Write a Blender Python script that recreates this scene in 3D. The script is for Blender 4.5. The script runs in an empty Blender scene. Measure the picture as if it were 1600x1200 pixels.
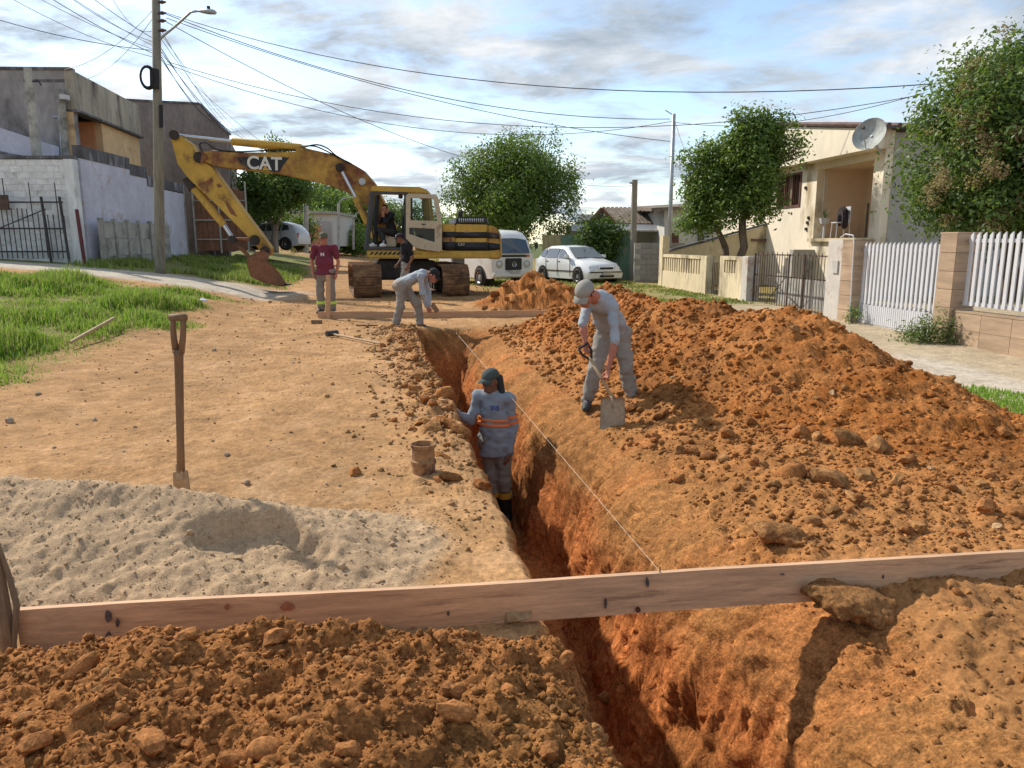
import bpy, bmesh, math, random
import numpy as np
from mathutils import Vector, Matrix
R = math.radians
random.seed(7); rng = np.random.default_rng(11)
scene = bpy.context.scene
COL = scene.collection

# ------------------------------------------------------------------ camera, sky, sun, exposure
F_PX, PITCH, CAM_Z = 1164.0, math.atan(220/1164.0), 1.65
cam_d = bpy.data.cameras.new('camera'); cam = bpy.data.objects.new('camera', cam_d); COL.objects.link(cam)
cam.location = (0, 0, CAM_Z); cam.rotation_euler = (math.pi/2 - PITCH, 0, 0)
cam_d.sensor_width = 36; cam_d.lens = F_PX/1600*36; cam_d.clip_end = 3000; cam_d.clip_start = .05
scene.camera = cam
SUN_EL, SUN_AZ = R(40), R(-50)          # azimuth measured from +Y, negative to the left
w = bpy.data.worlds.new('World'); scene.world = w; w.use_nodes = True
nt = w.node_tree; nt.nodes.clear()
def N(t, **kw):
    n = nt.nodes.new(t)
    for k, v in kw.items(): setattr(n, k, v)
    return n
def L(a, b): nt.links.new(a, b)
def math_node(op, a, b=None, clamp=False):
    n = N('ShaderNodeMath', operation=op); n.use_clamp = clamp
    for i, v in enumerate((a, b)):
        if v is None: continue
        if isinstance(v, (int, float)): n.inputs[i].default_value = v
        else: L(v, n.inputs[i])
    return n.outputs[0]
sky = N('ShaderNodeTexSky', sky_type='NISHITA'); sky.sun_disc = False
sky.sun_elevation = SUN_EL; sky.sun_rotation = SUN_AZ; sky.air_density = 1.0; sky.dust_density = .6
tc = N('ShaderNodeTexCoord'); sp = N('ShaderNodeSeparateXYZ'); L(tc.outputs['Generated'], sp.inputs[0])
zz = math_node('ADD', math_node('MAXIMUM', sp.outputs[2], 0.0), .16)
cx = N('ShaderNodeCombineXYZ'); L(math_node('DIVIDE', sp.outputs[0], zz), cx.inputs[0]); L(math_node('DIVIDE', sp.outputs[1], zz), cx.inputs[1])
def noise(scale, detail, rough, off, dist=0.0):
    mp = N('ShaderNodeMapping'); mp.inputs['Location'].default_value = off; mp.inputs['Scale'].default_value = (scale*.8, scale, scale); L(cx.outputs[0], mp.inputs[0])
    n = N('ShaderNodeTexNoise'); n.inputs['Scale'].default_value = 1; n.inputs['Detail'].default_value = detail; n.inputs['Roughness'].default_value = rough
    n.inputs['Distortion'].default_value = dist
    L(mp.outputs[0], n.inputs['Vector']); return n.outputs['Fac']
def ramp(src, stops):
    r = N('ShaderNodeValToRGB'); L(src, r.inputs[0]); e = r.color_ramp.elements
    e[0].position, e[0].color = stops[0]; e[1].position, e[1].color = stops[1]
    for p, c in stops[2:]: x = e.new(p); x.color = c
    return r.outputs[0]
cover = ramp(math_node('ADD', math_node('MULTIPLY', noise(2.3, 10, .62, (3.1, 1.7, 0), .3), .7), math_node('MULTIPLY', noise(.6, 4, .5, (7.3, 2.2, 1)), .3)),
             [(.43, (0, 0, 0, 1)), (.55, (1, 1, 1, 1))])
body = ramp(noise(1.5, 9, .62, (9.2, 5.5, 2), .4), [(.36, (1.75, 2.15, 2.6, 1)), (.50, (2.9, 3.25, 3.65, 1)), (.66, (4.9, 5.0, 5.1, 1))])
mx = N('ShaderNodeMixRGB'); L(cover, mx.inputs[0]); L(sky.outputs[0], mx.inputs[1]); L(body, mx.inputs[2])
bg = N('ShaderNodeBackground'); L(mx.outputs[0], bg.inputs[0]); bg.inputs[1].default_value = .145
wo = N('ShaderNodeOutputWorld'); L(bg.outputs[0], wo.inputs[0])
sun_d = bpy.data.lights.new('sun', 'SUN'); sun_d.energy = 3.75; sun_d.angle = R(1.6); sun_d.color = (1, .93, .82)
sun = bpy.data.objects.new('sun', sun_d); COL.objects.link(sun)
sd = Vector((math.sin(SUN_AZ)*math.cos(SUN_EL), math.cos(SUN_AZ)*math.cos(SUN_EL), math.sin(SUN_EL)))
sun.rotation_euler = sd.to_track_quat('Z', 'Y').to_euler(); sun.location = (-20, 20, 40)
scene.view_settings.view_transform = 'Standard'; scene.view_settings.look = 'None'
scene.view_settings.exposure = .52; scene.view_settings.gamma = 1

# ------------------------------------------------------------------ helpers
CT, ST = math.cos(PITCH), math.sin(PITCH)
def ray(px, py):
    X = (px-800)/F_PX; v = (600-py)/F_PX
    return X, CT + ST*v, -ST + CT*v
def P(px, py, y):                       # world point at depth y seen at photo pixel px, py
    a, b, c = ray(px, py); s = y/b
    return Vector((a*s, y, CAM_Z + c*s))
def G(px, py, z):                       # world point at height z
    a, b, c = ray(px, py); s = (z-CAM_Z)/c
    return Vector((a*s, b*s, z))
def sstep(a, b, x):
    t = np.clip((x-a)/(b-a), 0, 1); return t*t*(3-2*t)
def _h(ix, iy, iz, seed):
    h = (ix.astype(np.int64)*374761393 + iy.astype(np.int64)*668265263 + iz.astype(np.int64)*2147483647 + seed*1274126177) & 0xffffffff
    h = ((h ^ (h >> 13))*1274126177) & 0xffffffff
    h = ((h ^ (h >> 16))*2246822519) & 0xffffffff
    return ((h ^ (h >> 15)) & 0xffffff)/16777215.0
def vnoise2(x, y, seed=0):
    ix, iy = np.floor(x), np.floor(y); fx, fy = x-ix, y-iy
    fx = fx*fx*fx*(fx*(fx*6-15)+10); fy = fy*fy*fy*(fy*(fy*6-15)+10)
    z = np.zeros_like(ix)
    a, b = _h(ix, iy, z, seed), _h(ix+1, iy, z, seed); c, d = _h(ix, iy+1, z, seed), _h(ix+1, iy+1, z, seed)
    return (a+(b-a)*fx)*(1-fy) + (c+(d-c)*fx)*fy
def vnoise3(x, y, zc, seed=0):
    iz = np.floor(zc); fz = zc-iz; fz = fz*fz*(3-2*fz)
    def lay(k):
        ix, iy = np.floor(x), np.floor(y); fx, fy = x-ix, y-iy
        fx = fx*fx*(3-2*fx); fy = fy*fy*(3-2*fy)
        a, b = _h(ix, iy, k, seed), _h(ix+1, iy, k, seed); c, d = _h(ix, iy+1, k, seed), _h(ix+1, iy+1, k, seed)
        return (a+(b-a)*fx)*(1-fy) + (c+(d-c)*fx)*fy
    return lay(iz)*(1-fz) + lay(iz+1)*fz
def fbm2(x, y, sc, octv=4, seed=0, gain=.5):
    s = np.zeros_like(x); a = 1.0; t = 0
    for o in range(octv):
        k = sc*2**o; ca, sa = math.cos(o*1.3+seed), math.sin(o*1.3+seed)
        s += a*(vnoise2((x*ca-y*sa)*k+o*17.3, (x*sa+y*ca)*k+o*9.1, seed+o)-.5); t += a; a *= gain
    return s/t*2
def tag(o, label=None, cat=None, group=None, kind=None):
    if label: o['label'] = label
    if cat: o['category'] = cat
    if group: o['group'] = group
    if kind: o['kind'] = kind
    return o
ORG = {}
def thing(name, label, cat, loc=(0, 0, 0), rz=0, group=None):
    o = bpy.data.objects.new(name, None); COL.objects.link(o); o.location = loc; o.rotation_euler = (0, 0, rz)
    o.empty_display_size = .2
    tag(o, label, cat, group); ORG[o.name] = (Vector(loc), rz); return o
def org(o): return ORG.get(o.name, (Vector((0, 0, 0)), 0))
def mkobj(name, me, parent=None, loc=None):
    o = bpy.data.objects.new(name, me); COL.objects.link(o)
    if parent is not None: o.parent = parent; ORG[o.name] = org(parent)
    if loc is not None: o.location = loc
    return o
class MB:
    """collects shapes into one mesh"""
    def __init__(s): s.v = []; s.f = []
    def add(s, vs, fs):
        n = len(s.v); s.v += [tuple(p) for p in vs]; s.f += [tuple(i+n for i in f) for f in fs]; return s
    def box(s, lo, hi, M=None):
        x0, y0, z0 = lo; x1, y1, z1 = hi
        vs = [(x0,y0,z0),(x1,y0,z0),(x1,y1,z0),(x0,y1,z0),(x0,y0,z1),(x1,y0,z1),(x1,y1,z1),(x0,y1,z1)]
        if M is not None: vs = [M @ Vector(p) for p in vs]
        return s.add(vs, [(0,3,2,1),(4,5,6,7),(0,1,5,4),(1,2,6,5),(2,3,7,6),(3,0,4,7)])
    def cbox(s, c, size, M=None):
        c = Vector(c); h = Vector(size)/2; return s.box(c-h, c+h, M)
    def prism(s, poly, d):               # poly: list of 3-D points, d: extrusion vector
        d = Vector(d); n = len(poly); a = [Vector(p) for p in poly]
        vs = a + [p+d for p in a]
        nn = Vector((0, 0, 0))
        for i in range(n): nn += a[i].cross(a[(i+1) % n])
        fs = [tuple(range(n)), tuple(range(2*n-1, n-1, -1))] + [(i, i+n, (i+1) % n+n, (i+1) % n) for i in range(n)]
        if nn.dot(d) > 0: fs = [tuple(reversed(f)) for f in fs]
        return s.add(vs, fs)
    def tube(s, pts, r, n=8, caps=True, sq=1.0):
        pts = [Vector(p) for p in pts]; rs = r if isinstance(r, (list, tuple)) else [r]*len(pts)
        rings = []; prev = None
        for i, p in enumerate(pts):
            t = (pts[min(i+1, len(pts)-1)]-pts[max(i-1, 0)]).normalized()
            if prev is None:
                u = t.cross(Vector((0, 0, 1)))
                if u.length < .05: u = t.cross(Vector((0, 1, 0)))
            else: u = prev - t*prev.dot(t)
            u.normalize(); prev = u; v = t.cross(u)
            rings.append([p + (u*math.cos(2*math.pi*k/n) + v*math.sin(2*math.pi*k/n)*sq)*rs[i] for k in range(n)])
        vs = [q for g in rings for q in g]; fs = []
        for i in range(len(pts)-1):
            for k in range(n): fs.append((i*n+k, i*n+(k+1) % n, (i+1)*n+(k+1) % n, (i+1)*n+k))
        if caps: fs += [tuple(range(n-1, -1, -1)), tuple((len(pts)-1)*n+k for k in range(n))]
        return s.add(vs, fs)
    def lathe(s, prof, c=(0, 0, 0), n=20, M=None):      # prof: (r, z)
        vs = []
        for r, z in prof:
            for k in range(n): vs.append(Vector((r*math.cos(2*math.pi*k/n), r*math.sin(2*math.pi*k/n), z)))
        M = M or Matrix.Identity(4); c = Vector(c); vs = [c + M.to_3x3() @ p for p in vs]; fs = []
        for i in range(len(prof)-1):
            for k in range(n): fs.append((i*n+k, i*n+(k+1) % n, (i+1)*n+(k+1) % n, (i+1)*n+k))
        return s.add(vs, fs)
    def build(s, name, m, parent=None, world=True, smooth=False, bevel=0, loc=None):
        vs = s.v
        o0, rz = (org(parent) if parent is not None else (Vector((0, 0, 0)), 0))
        if loc is not None and parent is None: o0 = Vector(loc)
        if world and (o0.length > 0 or rz):
            Mi = Matrix.Rotation(-rz, 3, 'Z'); vs = [Mi @ (Vector(p)-o0) for p in vs]
        me = bpy.data.meshes.new(name); me.from_pydata(vs, [], s.f); me.update()
        if bevel:
            bm = bmesh.new(); bm.from_mesh(me); bmesh.ops.remove_doubles(bm, verts=bm.verts, dist=1e-5)
            ed = [e for e in bm.edges if len(e.link_faces) == 2 and e.calc_face_angle(0) > .5]
            bmesh.ops.bevel(bm, geom=ed, offset=bevel, segments=2, affect='EDGES', clamp_overlap=True); bm.to_mesh(me); bm.free()
        if smooth: 
            me.polygons.foreach_set('use_smooth', [True]*len(me.polygons))
            if bevel or smooth == 'auto': me.set_sharp_from_angle(angle=R(38))
        if m: me.materials.append(m)
        return mkobj(name, me, parent, loc if parent is None else None)
def np_mesh(name, V, Fq, m, parent=None, smooth=True, colors=None, loc=None, attr='col'):
    """fast mesh from numpy arrays; Fq (n,3) or (n,4); V in world space"""
    V = np.asarray(V, dtype=np.float64); o0 = Vector((0, 0, 0))
    if parent is not None: o0, rz = org(parent)
    elif loc is not None: o0 = Vector(loc)
    V = V - np.array(o0)
    if parent is not None and rz:
        c, s_ = math.cos(-rz), math.sin(-rz); V = np.stack([V[:,0]*c-V[:,1]*s_, V[:,0]*s_+V[:,1]*c, V[:,2]], 1)
    me = bpy.data.meshes.new(name); k = Fq.shape[1]
    me.vertices.add(len(V)); me.vertices.foreach_set('co', V.astype(np.float32).ravel())
    me.loops.add(Fq.size); me.loops.foreach_set('vertex_index', Fq.astype(np.int32).ravel())
    me.polygons.add(len(Fq)); me.polygons.foreach_set('loop_start', np.arange(0, Fq.size, k, dtype=np.int32))
    if smooth: me.polygons.foreach_set('use_smooth', np.ones(len(Fq), dtype=bool))
    me.update(calc_edges=True)
    if colors is not None:
        a = me.color_attributes.new(attr, 'FLOAT_COLOR', 'POINT')
        c4 = np.ones((len(V), 4), np.float32); c4[:, :3] = colors; a.data.foreach_set('color', c4.ravel())
    if m: me.materials.append(m)
    return mkobj(name, me, parent, o0 if parent is None else None)

# ------------------------------------------------------------------ materials
MATS = {}
def mat(name, col, rough=.8, var=.25, scale=6, bump=0, bscale=60, metal=0, attr=None, dirt=None, dscale=2, damt=.5, rnd=0, stretch=None, spec=.3, transl=0, alpha=1, coat=0, bd=.008, speck=0, sscale=60):
    """principled material with two noises of colour variation, optional dirt colour, attribute colour and bump"""
    if name in MATS: return MATS[name]
    m = bpy.data.materials.new(name); m.use_nodes = True; t = m.node_tree; b = t.nodes['Principled BSDF']; out = t.nodes['Material Output']
    def nn(ty, **kw):
        n = t.nodes.new(ty)
        for k, v in kw.items(): setattr(n, k, v)
        return n
    tcn = nn('ShaderNodeTexCoord'); vec = tcn.outputs['Object']
    if stretch:
        mp = nn('ShaderNodeMapping'); mp.inputs['Scale'].default_value = stretch; t.links.new(vec, mp.inputs[0]); vec = mp.outputs[0]
    if rnd:
        oi = nn('ShaderNodeObjectInfo'); vm = nn('ShaderNodeVectorMath', operation='ADD'); ml = nn('ShaderNodeMath', operation='MULTIPLY'); ml.inputs[1].default_value = 37
        t.links.new(oi.outputs['Random'], ml.inputs[0]); t.links.new(vec, vm.inputs[0]); t.links.new(ml.outputs[0], vm.inputs[1]); vec = vm.outputs[0]
    def noi(sc, det=6, ro=.6):
        n = nn('ShaderNodeTexNoise'); n.inputs['Scale'].default_value = sc; n.inputs['Detail'].default_value = det; n.inputs['Roughness'].default_value = ro
        t.links.new(vec, n.inputs['Vector']); return n.outputs['Fac']
    if attr:
        at = nn('ShaderNodeAttribute'); at.attribute_name = attr; c = at.outputs['Color']
    else:
        rg = nn('ShaderNodeRGB'); rg.outputs[0].default_value = (*col, 1); c = rg.outputs[0]
    def mixc(fac, a, bcol, mode='MIX'):
        n = nn('ShaderNodeMixRGB', blend_type=mode)
        if isinstance(fac, float): n.inputs[0].default_value = fac
        else: t.links.new(fac, n.inputs[0])
        t.links.new(a, n.inputs[1])
        if isinstance(bcol, tuple): n.inputs[2].default_value = (*bcol, 1)
        else: t.links.new(bcol, n.inputs[2])
        return n.outputs[0]
    def mr(src, a, bb, f0=.3, f1=.7):
        n = nn('ShaderNodeMapRange'); n.inputs[1].default_value = f0; n.inputs[2].default_value = f1; n.inputs[3].default_value = a; n.inputs[4].default_value = bb
        t.links.new(src, n.inputs[0]); return n.outputs[0]
    if var:
        hs = nn('ShaderNodeHueSaturation'); t.links.new(c, hs.inputs['Color'])
        ad = nn('ShaderNodeMath', operation='MULTIPLY'); t.links.new(mr(noi(scale), 1-var, 1+var), ad.inputs[0]); t.links.new(mr(noi(scale*7.3, 4), 1-var*.5, 1+var*.5), ad.inputs[1])
        v = ad.outputs[0]
        if rnd:
            m2 = nn('ShaderNodeMath', operation='MULTIPLY'); t.links.new(v, m2.inputs[0]); t.links.new(mr(oi.outputs['Random'], 1-rnd, 1+rnd, 0, 1), m2.inputs[1]); v = m2.outputs[0]
        t.links.new(v, hs.inputs['Value']); c = hs.outputs[0]
    if speck:
        h2 = nn('ShaderNodeHueSaturation'); t.links.new(c, h2.inputs['Color']); q1 = nn('ShaderNodeMath', operation='MULTIPLY')
        t.links.new(mr(noi(sscale, 5, .75), 1-speck, 1+speck, .34, .66), q1.inputs[0]); t.links.new(mr(noi(sscale*.33, 6, .7), 1-speck*.8, 1+speck*.8, .33, .67), q1.inputs[1]); t.links.new(q1.outputs[0], h2.inputs['Value']); c = h2.outputs[0]
    if dirt:
        c = mixc(mr(noi(dscale, 9, .68), 0, 1, .62-damt*.3, .72-damt*.2), c, dirt)
    t.links.new(c, b.inputs['Base Color']); b.inputs['Roughness'].default_value = rough; b.inputs['Metallic'].default_value = metal
    b.inputs['Specular IOR Level'].default_value = spec
    if coat: b.inputs['Coat Weight'].default_value = coat; b.inputs['Coat Roughness'].default_value = .08
    if bump:
        bp = nn('ShaderNodeBump'); bp.inputs['Strength'].default_value = min(1, bump); bp.inputs['Distance'].default_value = bd
        ad = nn('ShaderNodeMath', operation='ADD'); t.links.new(noi(bscale, 8, .7), ad.inputs[0]); t.links.new(noi(bscale*.22, 5, .6), ad.inputs[1])
        t.links.new(ad.outputs[0], bp.inputs['Height']); t.links.new(bp.outputs[0], b.inputs['Normal'])
    if transl:
        tr = nn('ShaderNodeBsdfTranslucent'); t.links.new(mixc(.5, c, (.30, .42, .05)), tr.inputs[0]); ms = nn('ShaderNodeMixShader'); ms.inputs[0].default_value = transl
        t.links.new(b.outputs[0], ms.inputs[1]); t.links.new(tr.outputs[0], ms.inputs[2]); t.links.new(ms.outputs[0], out.inputs[0])
    if alpha < 1:
        b.inputs['Alpha'].default_value = alpha
    MATS[name] = m; return m
def glass_mat(name, tint=(.75, .82, .85), t_=.75, base=(.03, .035, .04)):
    if name in MATS: return MATS[name]
    m = bpy.data.materials.new(name); m.use_nodes = True; t = m.node_tree; t.nodes.clear()
    o = t.nodes.new('ShaderNodeOutputMaterial'); g = t.nodes.new('ShaderNodeBsdfPrincipled'); g.inputs['Roughness'].default_value = .06; g.inputs['Base Color'].default_value = (*base, 1)
    g.inputs['Specular IOR Level'].default_value = .6
    tr = t.nodes.new('ShaderNodeBsdfTransparent'); tr.inputs[0].default_value = (*tint, 1); mxs = t.nodes.new('ShaderNodeMixShader'); mxs.inputs[0].default_value = t_
    t.links.new(g.outputs[0], mxs.inputs[1]); t.links.new(tr.outputs[0], mxs.inputs[2]); t.links.new(mxs.outputs[0], o.inputs[0]); MATS[name] = m; return m

# ------------------------------------------------------------------ terrain: road, trench, heaps and sand as one height field cut into its objects
def xL(y): return .10 - .19*(y-3.7)                 # left rim of the trench
def RX(y): return 7.3 - .13*(y-10.3)                # property line on the right
def ground_base(x, y):
    z = -.10 + .018*(np.clip(y, 0, 18)-3)
    u = x - xL(np.clip(y, -5, 120)); up = .16*np.maximum(0, -u-3.6)*sstep(8, 17, y)
    z = z + 1.25*(1-np.exp(-up/1.1)) + .010*np.clip(y-24, 0, 70)*sstep(1.0, -4.0, u)
    return z
def spread(a, b, d): return np.linspace(a, b, max(2, int(abs(b-a)/d)+1))[:-1]
def geo(a, b, n): return a*(b/a)**np.linspace(0, 1, n)
uu = np.concatenate([-geo(900, 18, 14), -geo(16.5, 3.2, 100), spread(-3.1, -.3, .0145), spread(-.3, .2, .008), spread(.2, .62, .02), spread(.62, .70, .008), spread(.70, 1.25, .0030), spread(1.25, 1.7, .0065),
                     spread(1.7, 5.6, .0145), geo(5.6, 16, 66), geo(18, 900, 14)])
vv = np.concatenate([-geo(300, 1.0, 12), spread(-.8, 1.5, .1), np.exp(np.arange(math.log(1.5), math.log(42), .0045)), geo(43, 1500, 26)])
U, V = np.meshgrid(uu, vv)
Vc = np.clip(V, -5, 120)
X = U + xL(Vc); Y = V.copy()
near = sstep(46, 36, V)*sstep(-3, 0, V)*sstep(20, 16, np.abs(U))
Zg = ground_base(X, Y)
# --- trench
wid = 1 + .14*sstep(9.5, 6.0, V)*sstep(3.2, 5.0, V)
nr = fbm2(V, U*0+9, .9, 4, 13)*.20 + fbm2(V, U*0+5, 3.2, 3, 23)*.07 + .05*fbm2(U, V, 5, 4, 24, .6) - .05*np.abs(fbm2(V, U*0+7, 2.1, 2, 25))
ub = np.where(U < .4, U + fbm2(V, U*0+1, 1.3, 4, 8)*.10 + .06*fbm2(V, U*0+2, 5, 4, 18, .65), (U + nr - .45)/np.where(U > .6, wid, 1) + .45)
prof_u = [-.16, -.05, .0, .04, .08, .13, .2, .70, .75, .80, .86, .92, 1.00, 1.12, 1.30, 1.55, 1.9]
prof_z = [0, -.015, -.06, -.35, -.9, -1.36, -1.40, -1.40, -1.32, -1.08, -.82, -.56, -.34, -.19, -.09, -.03, 0]
tr = np.interp(ub, prof_u, prof_z)*sstep(14.1, 13.2, V + .3*fbm2(U, V*0, 2, 2, 4))*sstep(-2.5, -1, V)
# far end is shallower
tr = tr*(1 - .18*sstep(9, 14, V))
# --- spoil ridge on the right
rv = [4.2, 5.0, 5.6, 6.3, 7.0, 7.8, 8.6, 9.5, 10.6, 12.2, 13.2, 14.0, 14.8, 15.8, 16.4, 17.2, 18.2, 19.2]
rh = [0, .11, .26, .52, .76, .94, .78, .88, .74, .78, .70, .52, .42, .44, .62, .90, .5, 0]
rc = [4.3, 4.25, 4.1, 3.9, 3.75, 3.62, 3.5, 3.42, 3.3, 3.2, 3.35, 3.7, 4.15, 4.1, 3.3, 2.9, 2.9, 2.9]
hp = np.interp(V, rv, rh); uc = np.interp(V, rv, rc) + .12*fbm2(V, U*0, .8, 3, 31)
wl = np.interp(V, [13.2, 14.3, 16.0, 16.6], [1.75, .85, .85, 1.45]); du = (U-uc)
tent = np.where(du < 0, 1+du/wl, 1-du/1.55); tent = np.maximum(tent, 0)
tent = np.where(tent > .8, tent - (tent-.8)**2*1.1, tent)
ridge = hp*tent**1.12
ridge *= 1 + .13*fbm2(U, V, 1.1, 4, 41)
ridge = np.maximum(ridge, 0)
# low spill of loose soil between trench and ridge
spill = .10*sstep(1.5, 2.2, U)*sstep(5.2, 3.5, U)*sstep(3.3, 4.6, V)*sstep(15.5, 13, V) + .06*sstep(1.3, 1.9, U)*sstep(6, 4, U)*sstep(4.6, 3.4, V)*sstep(1, 2, V)
# --- heap in the foreground (left of the trench, this side of the board)
fy = 2.74 + .06*fbm2(X, Y*0, 1.5, 3, 51)
fh = np.interp(X, [-4, -2.3, -1.75, -1.2, -.6, 0, .3], [.12, .19, .23, .33, .33, .27, .22])
fore = fh*sstep(0, .34, fy + .12 - Y)*sstep(.06, -.16, U + .06*fbm2(V, U*0, 3, 3, 55))*sstep(-.5, .8, V)
fore *= 1 + .22*fbm2(X, Y, 2.2, 3, 53)
# --- sand pile
sh = np.interp(X, [-6, -4.2, -2.96, -2.0, -1.35, -.87, -.45, -.2], [0, .36, .44, .38, .28, .12, .035, 0])
syc = 4.02 + .05*fbm2(X, Y*0, 1.0, 2, 61)
sdd = np.abs(Y-syc)/np.where(Y < syc, 1.0, .62)
sand = sh*np.clip(1.02-sdd, 0, 1)**.95
px_, py_ = (X+1.33)/.34, (Y-3.70)/.24
pr = np.sqrt(px_**2+py_**2) + .34*fbm2(X, Y, 3.5, 3, 63)
pit = .11*sstep(1.15, .78, pr + .10*fbm2(X, Y, 9, 3, 64))*sstep(-1.35, .45, py_)*(1 + .35*fbm2(X, Y, 7, 3, 65))
sand_r = np.maximum(sand - pit*sstep(.02, .1, sand), 0)
m_sand = sstep(.008, .04, sand); m_fore = sstep(.03, .10, fore); m_ridge = sstep(.03, .12, ridge+.6*spill)
m_tr = sstep(-.01, -.06, tr)
dug = np.clip(np.maximum(m_ridge, np.maximum(m_fore, m_tr*.7)), 0, 1)
dug = np.maximum(dug, sstep(1.2, 1.7, U)*sstep(6.2, 5.0, U)*sstep(15.5, 13.5, V)*.8)*near
rimL = sstep(-.75, -.1, U + .25*fbm2(X, Y, 1.6, 3, 66))*sstep(.1, 0, U)*sstep(5.2, 7.5, V)*sstep(14.5, 13, V)   # broken soil along the left rim
dug = np.maximum(dug, rimL*near)
Z = Zg + tr + ridge + spill*near + fore + sand_r
# relief
fine = fbm2(X, Y, 4.0, 5, 71, .58)
Z += near*(dug*(.045*fbm2(X, Y, 1.7, 3, 73) + .030*fine*(1-.5*m_tr)) + (1-dug)*(.016*fbm2(X, Y, .9, 4, 75) + .012*fine + .006*fbm2(X, Y, 30, 2, 76)))
Z += near*rimL*(.05 + .08*fbm2(X, Y, 2.4, 4, 77, .6))
# runnels and slumps down the flanks of the ridge
Z += near*sstep(15.4, 16, V)*sstep(.05, .3, ridge)*.16*fbm2(X, Y, 2.6, 4, 81, .6)
run = fbm2(V*2.6, U*.5, 1.0, 4, 78, .6); Z += near*sstep(.05, .3, ridge)*(.085*run + .06*fbm2(X, Y, 5, 5, 82, .68))
Z += near*m_fore*.03*fbm2(X, Y, 9, 4, 83, .65)
Z += near*sstep(.95, 1.4, U)*sstep(2.6, 1.8, U)*sstep(14, 13, V)*(.05*fbm2(X, Y, 2.5, 4, 84, .6) + .02*fbm2(X, Y, 12, 3, 86))
Z += near*m_sand*(.032*fbm2(X, Y, 5, 4, 79, .6) + .014*fbm2(X, Y, 18, 3, 80, .7))
# wheel ruts on the road, running with the street
ut = U + .25*fbm2(V, U*0, .15, 2, 85)
Z += near*(1-dug)*(1-m_sand)*(-.03*np.exp(-((ut+2.4)/.28)**2) - .025*np.exp(-((ut+4.0)/.3)**2))*sstep(5, 8, V)
frontm = sstep(1.05, 1.4, U)*sstep(5.5, 4.8, U)*sstep(5.6, 4.6, V)
# lumps pressed into the height field
WARP = fbm2(X, Y, 22, 3, 191, .7); WARP2 = fbm2(X, Y, 60, 2, 193)
def lumps(count, gen_uv, rmin, rmax, power=2.2, squash=.8):
    global Z
    LM = np.zeros_like(Z)
    for _ in range(count):
        u0, v0 = gen_uv()
        r = rmin*(1-random.random()*(1-(rmin/rmax)**power))**(-1/power)
        if r < .0022*v0: continue
        i0, i1 = np.searchsorted(vv, (v0-r, v0+r)); j0, j1 = np.searchsorted(uu, (u0-r, u0+r))
        if i1-i0 < 2 or j1-j0 < 2: continue
        dv = vv[i0:i1, None]-v0; d_u = uu[None, j0:j1]-u0; a = random.uniform(-.5, .5); e = random.uniform(.65, 1)
        d2 = ((d_u+a*dv)**2 + (dv/e)**2)/(r*r)
        d2 = d2*(1+1.1*WARP[i0:i1, j0:j1]) + .25*WARP2[i0:i1, j0:j1]
        hgt = np.maximum(0, 1-d2)**random.uniform(.35, .9)*r*squash*random.uniform(.25, .95)
        w_ = LM[i0:i1, j0:j1]; w_[...] = np.maximum(w_, hgt) + .25*np.minimum(w_, hgt)
    Z = Z + LM
lumps(7000, lambda: (random.uniform(-3.2, -.02), random.uniform(1.5, 2.95)), .010, .075, 1.7, .75)
lumps(3600, lambda: (random.uniform(1.3, 5.4), 1.8*math.exp(random.random()*math.log(14.5/1.8))), .010, .085, 1.8, .6)
lumps(500, lambda: (random.uniform(2.0, 4.6), random.uniform(15.6, 19)), .04, .14, 2, .6)
lumps(700, lambda: (-abs(random.gauss(0, .28)), random.uniform(5, 14)), .012, .09, 1.8)
lumps(3500, lambda: (random.uniform(-4.0, -.2), random.uniform(3.1, 4.9)), .008, .05, 2.2, .45)
lumps(1200, lambda: (random.uniform(-6, -.4), 3.5*math.exp(random.random()*math.log(16/3.5))), .006, .03, 3, .6)
# granular roughness at the size of single crumbs
gr = rng.random(Z.shape)-.5; gr = gr + .5*np.roll(gr, 1, 0) + .5*np.roll(gr, 1, 1)
grain = np.clip(.0011*np.maximum(V, 3), 0, .014)
Z += near*gr*grain*(1.5*dug*(1-.6*m_tr) + .45*(1-dug)*(1-m_sand) + .95*m_sand)*sstep(1, 2, V)*(.55+.9*np.clip(.5+fbm2(X, Y, 1.5, 3, 88), 0, 1))
Z += near*dug*(1-.6*m_tr)*.016*fbm2(X, Y, 26, 4, 89, .75)
Z += near*frontm*.03*fbm2(X, Y, 7, 4, 90, .65)
# horizontal roughness of the steep right wall: tooth marks run down the face
steep = m_tr*sstep(.6, .72, U)*sstep(1.75, 1.15, U)
wallz = (Z-Zg)
strk = vnoise2(V*15, wallz*1.6, 91) - .5 + .7*(vnoise2(V*34, wallz*3.5, 92)-.5)
blob = fbm2(V, wallz, 3.2, 4, 93)
Xd = X + near*steep*(.034*strk*sstep(-.25, -.6, wallz) + .055*blob + .035*fbm2(V, wallz, 9, 4, 94, .6) + .016*fbm2(V, wallz, 34, 3, 97, .7))
Yd = Y + near*steep*(.03*fbm2(V, wallz, 6, 4, 95))
def hz(x, y):                                       # height of the finished terrain
    u = x - xL(min(max(y, -5), 120)); j = int(np.clip(np.searchsorted(uu, u), 1, len(uu)-1)); i = int(np.clip(np.searchsorted(vv, y), 1, len(vv)-1))
    a = (u-uu[j-1])/(uu[j]-uu[j-1]); b = (y-vv[i-1])/(vv[i]-vv[i-1])
    return float((Z[i-1, j-1]*(1-a)+Z[i-1, j]*a)*(1-b) + (Z[i, j-1]*(1-a)+Z[i, j]*a)*b)
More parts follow.
